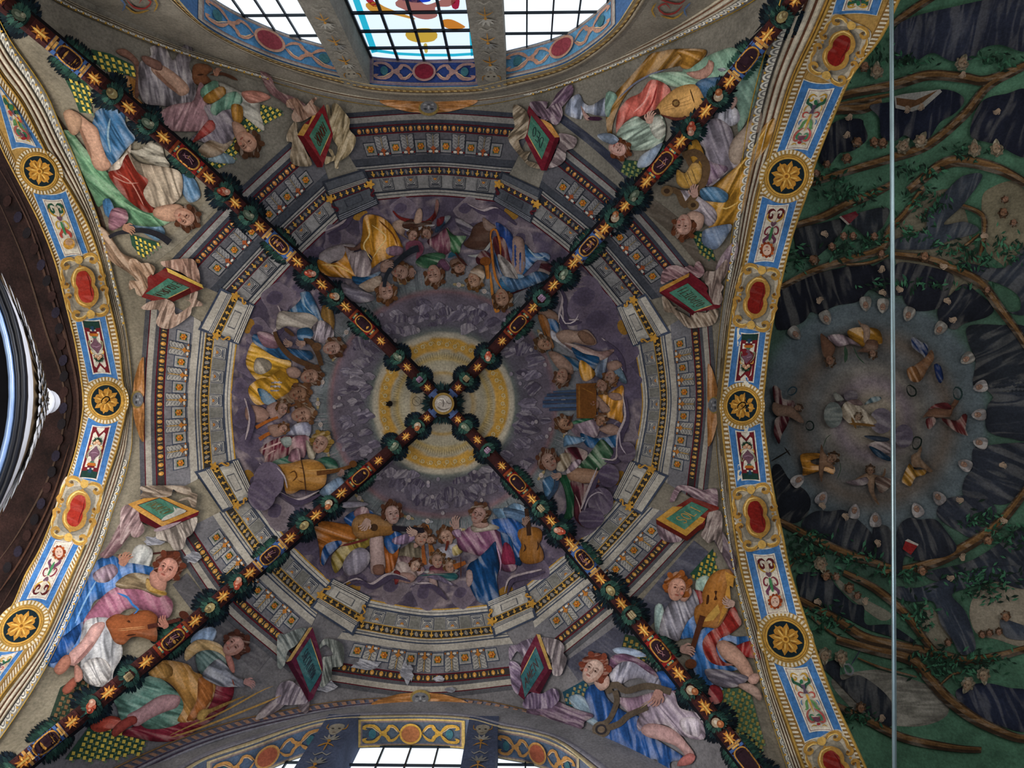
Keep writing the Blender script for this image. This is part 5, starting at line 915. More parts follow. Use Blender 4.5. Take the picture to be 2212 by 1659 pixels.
def lattice(poly, o, a, b, name='painted_trellis', label=None, c=('#d8bc4c', '#2c4a38', '#5c7458'), surf='V', g=1.0, off=.012):
    """tumbling rhombus trellis inside a pixel polygon"""
    poly = np.array(poly, float); m = MB(surf, off, g); m.poly(poly, c[1], False); a = np.array(a, float); b = np.array(b, float); o = np.array(o, float); n = 0
    for i in range(-40, 40):
        for j in range(-40, 40):
            p = o + a * i + b * j
            if inside(p[None], poly)[0]:
                q = [p, p + a * .5 - b * .18, p + a * .62 + b * .42, p + a * .1 + b * .6]; m.raw(at(surf, q, off + .006), [(0, 1, 2, 3)], lin(c[0], g))
                q2 = [p + a * .62 + b * .42, p + a * .95 + b * .2, p + a * .95 + b * .6, p + a * .6 + b * .85]; m.raw(at(surf, q2, off + .005), [(0, 1, 2, 3)], lin(c[2], g))
    o_ = m.build(name); tag(o_, label, 'fresco', kind='stuff'); return o_
# stroke lettering
LET = {'A': [[(0, 0), (.5, 1), (1, 0)], [(.2, .4), (.8, .4)]], 'C': [[(1, .85), (.6, 1), (.2, .85), (0, .5), (.2, .15), (.6, 0), (1, .15)]], 'D': [[(0, 0), (0, 1), (.6, .95), (1, .5), (.6, .05), (0, 0)]], 'E': [[(1, 0), (0, 0), (0, 1), (1, 1)], [(0, .5), (.8, .5)]], 'G': [[(1, .85), (.6, 1), (.2, .85), (0, .5), (.2, .15), (.6, 0), (1, .15), (1, .45), (.65, .45)]], 'H': [[(0, 0), (0, 1)], [(1, 0), (1, 1)], [(0, .5), (1, .5)]], 'I': [[(.5, 0), (.5, 1)], [(.3, 0), (.7, 0)], [(.3, 1), (.7, 1)]], 'L': [[(0, 1), (0, 0), (.9, 0)]], 'M': [[(0, 0), (.1, 1), (.5, .2), (.9, 1), (1, 0)]], 'N': [[(0, 0), (0, 1), (1, 0), (1, 1)]], 'O': [[(.5, 0), (.12, .2), (0, .5), (.12, .8), (.5, 1), (.88, .8), (1, .5), (.88, .2), (.5, 0)]], 'P': [[(0, 0), (0, 1), (.7, .95), (.9, .75), (.7, .5), (0, .48)]], 'R': [[(0, 0), (0, 1), (.7, .95), (.9, .75), (.7, .5), (0, .48)], [(.4, .48), (1, 0)]], 'S': [[(.95, .85), (.5, 1), (.1, .8), (.3, .55), (.75, .42), (.95, .2), (.5, 0), (.02, .15)]], 'T': [[(.5, 0), (.5, 1)], [(0, 1), (1, 1)]], 'V': [[(0, 1), (.5, 0), (1, 1)]], '-': [[(0, 1.3), (1, 1.3)]]}
def lettering(m, quad, txt, u0, u1, v0, v1, col, w_=1.3):
    n = len(txt); st = (u1 - u0) / n
    for i, ch in enumerate(txt):
        for pl in LET.get(ch, []):
            P = [(u0 + st * (i + .12 + x * .72), v1 - (v1 - v0) * y) for x, y in pl]; m.stroke(qpts(quad, P), w_, col, taper=(.9, .9), smooth=ch in 'CDGOPRS', dl=.0002)
TAB = [('HONOR', 620, 210, 9.217, 'HONOR', (870, 700, 660, 1170, 445, 770, 700, 320), '735 145 915 745 870 900 705 1395 600 1395 205 760 330 540 560 360 690 200', '205 755 330 770 575 350 500 375 430 545 350 525', '205 760 330 775 690 1300 705 1395 600 1395', '#7c1c24', '#bd8c3c', (.15, .85, .25, .75), '#4a2014'),
 ('DEO', 1100, 220, 10.37, 'DEO', (725, 1290, 410, 730, 490, 300, 900, 840), '440 85 700 400 1020 800 1135 805 830 1540 720 1540 345 820 400 700 460 340 400 240', '700 390 770 400 940 500 1130 790 1020 800', '1030 805 1135 805 840 1540 760 1540', '#6a1626', '#b8803c', (.2, .8, .3, .75), '#1c1c26'),
 ('ET GLORIA', 280, 560, 10.37, 'ETGLORIA', (1345, 640, 840, 885, 355, 770, 860, 425), '820 185 860 290 1650 655 1350 770 980 950 860 880 520 930 265 845 410 640 400 410 490 335 510 378', '820 185 1625 570 1655 655 860 290', '980 950 860 880 1350 640 1380 760', '#74201e', '#d9b24c', (.02, .98, .3, .7), '#3c1c14'),
 ('OIPOTETI', 1400, 560, 11.06, 'OIPOTETI', (1110, 1245, 500, 800, 950, 575, 1540, 1090), '995 305 1370 600 1430 700 1400 770 1450 850 1560 1080 1740 1100 1700 1160 1590 1190 1110 1275 1070 1345 265 800 990 420', '265 795 285 680 970 335 990 330 970 415', '265 800 1070 1345 1110 1275 1060 1240 300 790', '#641420', '#a8762c', (.12, .95, .32, .78), '#3c2018'),
 ('IN SAECV', 260, 1050, 11.06, 'INSAECV', (940, 285, 1580, 595, 1030, 830, 430, 455), '180 430 560 290 1090 265 1400 400 1885 600 1850 700 1430 870 1000 1000 850 1015 480 830 440 620', '180 430 560 290 1090 265 1400 400 1885 600 1000 965 440 620', '440 620 1000 965 850 1015 480 830', '#641420', '#b88434', (.05, .78, .3, .75), '#5c4a20'),
 ('SOLI', 1390, 1050, 11.06, 'SOLI', (540, 780, 1150, 375, 1555, 550, 985, 1040), '300 790 790 480 1130 265 1800 500 1800 560 1560 620 1480 780 1450 1000 1310 1075 1040 1315 310 910', '300 790 700 490 940 490 560 780 985 1040 1340 720 1480 780 1410 880 1310 945 1020 1195', '300 790 1020 1195 1310 945 1450 900 1450 1000 1310 1075 1040 1315 310 910', '#6c2018', '#ad8030', (.15, .9, .25, .78), '#b8863c'),
 ('SAECVLORVM', 600, 1340, 9.217, 'SAECVLORVM', (650, 350, 880, 1030, 640, 1440, 370, 760), '690 140 800 480 870 720 900 940 860 1200 700 1560 610 1625 420 1270 170 835 265 800', '170 830 620 145 690 140 265 800', '170 835 265 800 600 1400 610 1625 420 1270', '#561c34', '#b08c50', (.1, .82, .3, .72), '#28303c'),
 ('AMEN', 1100, 1350, 9.217, 'AMEN', (230, 1010, 525, 430, 690, 855, 310, 1450), '540 180 790 880 855 905 600 1370 410 1330 290 1490 180 1390 240 1180 235 780 290 640', '540 180 615 195 860 890 790 880', '790 885 855 905 610 1370 520 1300', '#5c1c30', '#ad8a48', (.1, .85, .3, .72), '#4c2c2c')]
RIBN = {'HONOR': [('#93705e', 60, '0 200 0 60 200 20 340 180 470 60 560 0 600 30 520 130 660 230 560 350 440 400 300 480 130 480 90 350 150 230'), ('#8b7a64', 80, '0 720 150 480 220 560 200 680 300 900 380 1080 500 1340 300 1380 120 1330 60 1200 100 900 0 880'), ('#9a8868', 110, '780 150 850 200 880 400 900 150 1000 130 1130 280 1250 450 1240 640 1370 800 1330 1000 1200 1180 1040 1280 1020 1420 950 1400 940 1260 760 1340 780 1170 900 1200 820 1040 900 1050 960 1180 1010 1000 920 850 900 720 830 560 800 380')],
 'DEO': [('#6f5a68', 60, '480 0 860 0 820 160 1000 60 1200 0 1250 60 1170 100 1200 250 1150 420 1050 520 940 470 780 340 700 340 560 260 480 120'), ('#80705c', 140, '100 60 260 110 400 240 470 500 440 650 330 820 210 860 330 1120 480 1090 400 1300 620 1380 700 1500 500 1460 380 1380 0 900 0 720 120 570 80 300'), ('#78686a', 40, '1100 740 1170 700 1420 760 1520 850 1440 1040 1280 1090 1260 1280 1120 1420 880 1480 960 1300 1070 1050 1140 850')],
 'ET GLORIA': [('#9a7a62', 60, '0 0 150 0 260 90 400 80 560 170 560 280 500 380 400 400 460 540 400 600 390 740 290 830 150 780 110 640 0 690 0 480 220 480 0 220'), ('#a07c6c', 80, '690 60 880 30 1000 0 1420 0 1520 200 1560 300 1560 540 1300 400 1180 310 900 200 760 160'), ('#a08474', 110, '560 860 740 870 900 920 1010 1020 1040 1240 1380 1000 1180 880 1340 920 1360 760 1530 720 1500 900 1590 950 1640 1040 1400 1080 1350 1260 1000 1520 800 1560 640 1500 590 1380 650 1240 640 1130 400 1140 250 1090 420 960 520 930')],
 'OIPOTETI': [('#7c5c60', 30, '330 600 300 480 340 300 500 160 700 150 860 200 1000 130 1090 200 1130 90 1220 50 1330 220 1340 340 1240 440 1160 430 990 300 960 340 700 470 560 490'), ('#806c64', 100, '1380 600 1320 420 1390 290 1560 290 1640 250 1880 0 1880 350 1740 560 1820 660 1740 780 1790 950 1690 1110 1600 1110 1480 1000 1440 660'), ('#7a6858', 60, '330 880 470 960 600 1130 720 1130 640 1190 900 1330 1000 1400 1040 1330 1180 1260 1400 1280 1520 1170 1680 1230 1620 1500 1480 1590 1300 1620 1040 1650 880 1600 700 1400 560 1270 400 1250')],
 'IN SAECV': [('#8a7868', 20, '500 0 1560 0 1700 150 1840 200 1830 280 1800 500 1700 500 1620 330 1380 360 1480 290 1680 240 1400 180 1260 70 1220 220 1060 270 880 290 560 290 460 260 540 130'), ('#8a7070', 120, '0 620 60 500 180 440 400 480 440 620 470 790 560 960 560 1100 400 1230 260 1190 240 1060 100 1280 0 1380'), ('#8c8078', 70, '860 1000 1200 940 1460 870 1560 830 1830 740 1810 950 1700 1160 1570 1240 1540 1420 1450 1520 1280 1530 1200 1400 1100 1320 860 1250 860 1100')],
 'SOLI': [('#7c646c', 30, '800 0 1100 0 1400 90 1600 60 1740 60 1780 240 1770 480 1620 520 1520 420 1480 380 1300 380 1120 220 900 100 740 360 640 380 640 300'), ('#745f68', 70, '320 930 600 1060 900 1220 880 1320 640 1350 480 1300 360 1160'), ('#7a6a66', 110, '1500 880 1540 640 1660 560 1800 580 1880 700 1880 1120 1880 1600 1760 1400 1700 1280 1560 1370 1480 1300 1360 1180 1440 1040')],
 'SAECVLORVM': [('#6d7472', 60, '0 300 140 280 360 180 560 170 380 480 200 620 130 900 0 940'), ('#6f7470', 80, '800 600 930 370 1290 480 1290 900 1090 940 1070 1140 960 1290 840 1320 880 900 820 870 880 740 1100 690 960 480 830 580'), ('#847884', 110, '0 1320 160 1210 300 1220 440 1330 540 1240 700 1280 740 1400 640 1560 560 1659 0 1659')],
 'AMEN': [('#76687a', 60, '0 440 160 390 240 330 480 260 420 400 300 640 160 520 40 690 0 700'), ('#84787c', 100, '620 270 800 260 1000 310 1100 440 1080 570 1150 670 1080 900 1010 1010 880 1000 850 880 840 700 760 560'), ('#74627a', 40, '0 740 130 740 240 860 220 1010 250 1180 170 1380 60 1240 20 1000'), ('#6c5a74', 80, '290 1500 350 1400 560 1300 640 1370 860 1260 980 1330 990 1500 880 1620 800 1659 300 1659')]}
for i, (nm, ox, oy, s_, txt, tq, body, gold, side, red, gc, tr, tc) in enumerate(TAB):
    T_ = lambda v: [(ox + v[k] / s_, oy + v[k + 1] / s_) for k in range(0, len(v), 2)]; I_ = lambda s: T_([float(q) for q in s.split()]); quad = T_(tq); cen = tuple(np.mean(quad, 0)); gg = 1.05
    rt = empty('painted_ribbon', cen, 'V', f'knotted beige and mauve ribbon around the {nm} tablet', 'ribbon', 'ribbons tied around the painted tablets')
    for j, (c, an, pts) in enumerate(RIBN[nm]): m = MB('V', .062 + .001 * j, gg * 1.1); m.poly(I_(pts), c, True, ang=an, st=.85, fs=1.6); m.build('ribbon_loop', rt)
    rt = empty('painted_tablet', cen, 'V', f'red framed green tablet lettered {nm}', 'tablet', 'lettered tablets around the painted entablature')
    m = MB('V', .072, gg); m.poly(I_(body), red, False, st=.1, ang=30); m.poly(I_(side), (np.array(lin(red)) * .55).tolist(), False); m.build('frame', rt); m = MB('V', .076, gg); m.poly(I_(gold), gc, False, st=.15, ang=20); 
    if nm in ('IN SAECV',): m.poly([tuple(np.array(cen) + (np.array(p) - cen) * 1.06) for p in quad], '#5c1820', False)
    m.build('gilt_edge', rt); m = MB('V', .080, gg); m.poly(quad, '#3f7360' if i not in (6, 7) else '#2f6066', False, st=.15, ang=50); m.stroke([quad[3] if i in (3,) else quad[0], quad[0] if i == 3 else quad[1]], 1.6, '#c8a060', smooth=False) if nm not in ('IN SAECV', 'SOLI') else None; m.build('field', rt)
    m = MB('V', .084, gg); lettering(m, quad, txt, tr[0], tr[1], tr[2], tr[3], tc, 1.25 if len(txt) > 6 else 1.6)
    if txt == 'OIPOTETI': [m.stroke(qpts(quad, [(a, .2), (b, .2)]), 1.2, tc, smooth=False) for a, b in ((.13, .25), (.68, .8))]
    o = m.build('lettering', rt)
    if nm == 'IN SAECV': m = MB('V', .088, 1); m.poly(I_('1260 490 1320 540 1360 610 1340 520 1580 590 1420 680 1030 830 990 790 1100 700 1230 650 1290 590'), '#b5b2a8'); m.poly(I_('810 1040 1000 960 1400 850 1440 860 1180 1000 860 1090'), '#a08a90'); m.build('bare_plaster', rt)
# winged masks between the tablets
def wmask(c, ax, lab, sc=1.0, g=1.0, flip=1):
    ax = np.array(ax, float); no = np.array([-ax[1], ax[0]]) * flip; f = lambda u, v: tuple(np.array(c) + ax * u * sc + no * v * sc); rt = empty('painted_winged_mask', c, 'V', lab, 'mask', 'grey masks with orange wings around the vault')
    for s in (-1, 1): m = MB('V', .042, g); m.poly([f(s * 4, -14), f(s * 40, -18), f(s * 75, -17), f(s * 112, -16), f(s * 100, -6), f(s * 70, 4), f(s * 44, 10), f(s * 20, 12), f(s * 5, 18)], '#a8703a', True, ang=math.degrees(math.atan2(ax[1], ax[0])), st=.6, fs=1.5); m.build('wing', rt)
    m = MB('V', .05, g); m.poly([f(23 * math.cos(t), 2 + 17 * math.sin(t)) for t in np.arange(16) * math.pi / 8], '#8a7440'); m.poly([f(19 * math.cos(t), -1 + 14 * math.sin(t)) for t in np.arange(16) * math.pi / 8], '#6a6a6e')
    for s in (-1, 1): m.poly([f(s * 3, 4), f(s * 8, 6), f(s * 12, 3), f(s * 7, 1)], '#383a40'); m.poly([f(s * 4, -6), f(s * 12, -4), f(s * 10, -9)], '#8f8f92')
    m.poly([f(0, 5), f(3, -3), f(-3, -3)], '#96969a'); m.stroke([f(-4, -7), f(4, -7)], 1.6, '#34343a'); m.build('mask_face', rt)
wmask((926, 232), (1, 0), 'winged grey mask under the upper window', .95); wmask((908, 1508), (1, 0), 'winged grey mask above the lower window', .95, 1.0, -1); wmask((297, 863), (0, 1), 'winged grey mask beside the left arch', .82, 1.1); wmask((1542, 875), (0, 1), 'winged grey mask beside the right arch', .8, .9, -1)

TAILS = [('#93765f', 50, [(213, 492), (232, 500), (262, 545), (292, 560), (318, 590), (330, 625), (305, 620), (285, 595), (240, 565), (222, 540)], 'ET GLORIA'), ('#7c5a5c', 45, [(562, 152), (585, 165), (600, 195), (645, 215), (672, 240), (650, 248), (612, 222), (578, 195)], 'HONOR'), ('#6c5468', 130, [(1232, 182), (1238, 200), (1215, 230), (1180, 262), (1165, 262), (1190, 225), (1205, 200)], 'DEO'), ('#84707a', 100, [(1588, 520), (1594, 545), (1570, 590), (1550, 612), (1545, 585), (1560, 550)], 'OIPOTETI'),
 ('#7c5c60', 130, [(215, 1200), (232, 1180), (262, 1125), (300, 1085), (312, 1100), (290, 1140), (262, 1180), (235, 1205)], 'IN SAECV'), ('#6c5c64', 60, [(1545, 1130), (1568, 1160), (1590, 1210), (1585, 1240), (1560, 1200), (1535, 1150)], 'SOLI'), ('#7a6e74', 140, [(552, 1555), (575, 1520), (620, 1490), (650, 1465), (668, 1490), (665, 1540), (645, 1530), (640, 1500), (600, 1535)], 'SAECVLORVM'), ('#6a5468', 20, [(1150, 1500), (1180, 1505), (1240, 1530), (1282, 1545), (1262, 1560), (1255, 1575), (1200, 1560), (1160, 1545), (1135, 1580), (1140, 1520)], 'AMEN')]
for c, an, P, nm in TAILS: m = MB('V', .058, 1.15); m.poly(P, c, True, ang=an, st=.7, fs=1.5, mod=.35); tag(m.build('painted_ribbon_tail'), f'trailing mauve ribbon end beside the {nm} tablet', 'ribbon', 'ribbons tied around the painted tablets')
RS = random.Random(9)
for (x, y, w_, h_, where) in ((705, 1483, 26, 12, 'below the SAECVLORVM tablet'), (790, 1436, 34, 12, 'on the lower left brackets'), (880, 1452, 14, 22, 'among the lower brackets'), (950, 1467, 14, 6, 'on the lower egg row'), (1560, 150, 8, 5, 'near the upper right rib'), (972, 1490, 12, 5, 'above the lower window'), (330, 1170, 22, 10, 'under the IN SAECV tablet'), (415, 1205, 16, 12, 'by the lower left brackets'), (560, 1610 - 10, 8, 5, 'over the lower left light'), (210, 560, 7, 12, 'on the green cloak')):
    m = MB('V', .05, 1.0); m.poly([(x + w_ * (1 + .35 * RS.uniform(-1, 1)) * math.cos(t), y + h_ * (1 + .35 * RS.uniform(-1, 1)) * math.sin(t)) for t in np.arange(16) * math.pi / 8], '#8f8f98', False, st=.6, ang=20, fs=3); tag(m.build('bare_plaster'), f'small pale scar of bare plaster {where}', 'damage', 'scars of bare plaster on the vault')
for x, y, s_, lb in ((300, 8, 1, 'left'), (1448, 20, -1, 'right')):
    m = MB('T', .03, 1.0)
    for P, c in (([(-28, -10), (-10, 8), (14, 10), (26, -4), (10, -12), (0, 0)], '#a03c38'), ([(-34, -22), (-20, -12), (0, -14), (24, -22)], '#a03c38'), ([(-30, 4), (-8, 20), (22, 14)], '#b08a3c'), ([(-44, -14), (-30, 2), (-36, 16)], '#5f78a0'), ([(30, -14), (40, 2), (32, 18)], '#b08a3c')): m.stroke([(x + s_ * u, y + v) for u, v in P], 4, c)
    tag(m.build('painted_scrollwork'), f'red and gold scrollwork in the {lb} corner beside the upper window arch', 'fresco')
# ------------------------------------------------------------------ spandrel angels (coordinates on an enlarged tracing, 3.95 per pixel)
G_ = 1.15
lattice([(137, 165), (187, 175), (200, 245), (172, 243), (157, 203)], (137, 165), (12, 5), (4, 14), label='yellow and green trellis beside the upper left rib', g=1.2)
lattice([(197, 106), (238, 116), (287, 140), (292, 165), (228, 152), (200, 131)], (197, 106), (14, 6), (3, 14), label='yellow and green trellis above the upper left rib', g=1.2)
lattice([(280, 505), (330, 520), (345, 525), (308, 558), (285, 530)], (280, 505), (10, 5), (2, 11), label='yellow and green trellis under the horn player of the left web', g=1.2)
lattice([(440, 350), (520, 265), (560, 225), (612, 240), (565, 275), (500, 345), (470, 365)], (440, 350), (10, -5), (5, 9), label='yellow and green trellis behind the upper left angel heads', g=1.1)
lattice([(130, 1485), (205, 1440), (230, 1480), (150, 1560), (100, 1570)], (100, 1440), (12, 7), (-5, 12), label='brown and green trellis in the lower left corner', c=('#7c5c3c', '#2c3c30', '#4a5c48'))
lattice([(200, 1560), (320, 1590), (300, 1625), (230, 1640), (140, 1640)], (140, 1560), (12, 5), (-5, 12), label='yellow and green trellis below the lower left rib', g=1.1)
lattice([(1540, 1480), (1620, 1490), (1650, 1600), (1640, 1659), (1580, 1560)], (1500, 1480), (10, 7), (-4, 12), label='gold and green trellis in the lower right corner', c=('#8c7c3c', '#3f5c44', '#5f7c5c'))
lattice([(1350, 1370), (1395, 1380), (1420, 1420), (1370, 1440), (1340, 1410)], (1340, 1370), (11, 6), (-4, 12), label='dark trellis left of the lower right rib', c=('#8c7434', '#24382c', '#3c5444'))
lattice([(1490, 1240), (1540, 1185), (1548, 1240), (1520, 1262)], (1490, 1185), (9, 6), (-3, 11), label='yellow and green trellis above the lute angel of the lower right', c=('#b09438', '#244432', '#3c6448'))
lattice([(1215, 1495), (1260, 1470), (1290, 1500), (1225, 1530)], (1200, 1470), (9, 6), (-3, 10), label='blue green trellis behind the lyre angel', c=('#8a7c54', '#1f4454', '#2f6468'))
lattice([(1350, 345), (1400, 350), (1380, 390), (1340, 370)], (1340, 340), (9, 6), (-3, 10), label='green trellis under the lute angel of the upper right', c=('#8f9454', '#2a4838', '#4f6c50'))
lattice([(1490, 500), (1530, 500), (1545, 565), (1510, 540)], (1480, 480), (8, 6), (-3, 10), label='green trellis beside the harp angel of the upper right', c=('#a09448', '#1f3f30', '#35604a'))
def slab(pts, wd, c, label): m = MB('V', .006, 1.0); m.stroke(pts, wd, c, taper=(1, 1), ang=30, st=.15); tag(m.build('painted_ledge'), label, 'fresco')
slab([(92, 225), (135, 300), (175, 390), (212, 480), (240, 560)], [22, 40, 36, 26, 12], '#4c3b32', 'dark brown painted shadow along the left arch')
slab([(500, 390), (430, 470), (345, 545), (285, 590)], [26, 26, 24, 20], '#8c8474', 'pale painted ledge of the upper left spandrel')
slab([(1212, 255), (1300, 325), (1390, 415)], [18, 18, 18], '#343848', 'dark painted ledge under the lute angel')
slab([(1385, 430), (1470, 500), (1545, 590)], [34, 36, 38], '#5c5248', 'brown painted ledge beside the harp angel')
slab([(1235, 1450), (1360, 1360), (1450, 1260), (1515, 1180)], [50, 52, 50, 40], '#4c4c5a', 'grey painted ledge above the lower right angels')
slab([(388, 1250), (470, 1350), (570, 1435)], [40, 44, 44], '#5f5c60', 'grey painted ledge beside the lower left angels')
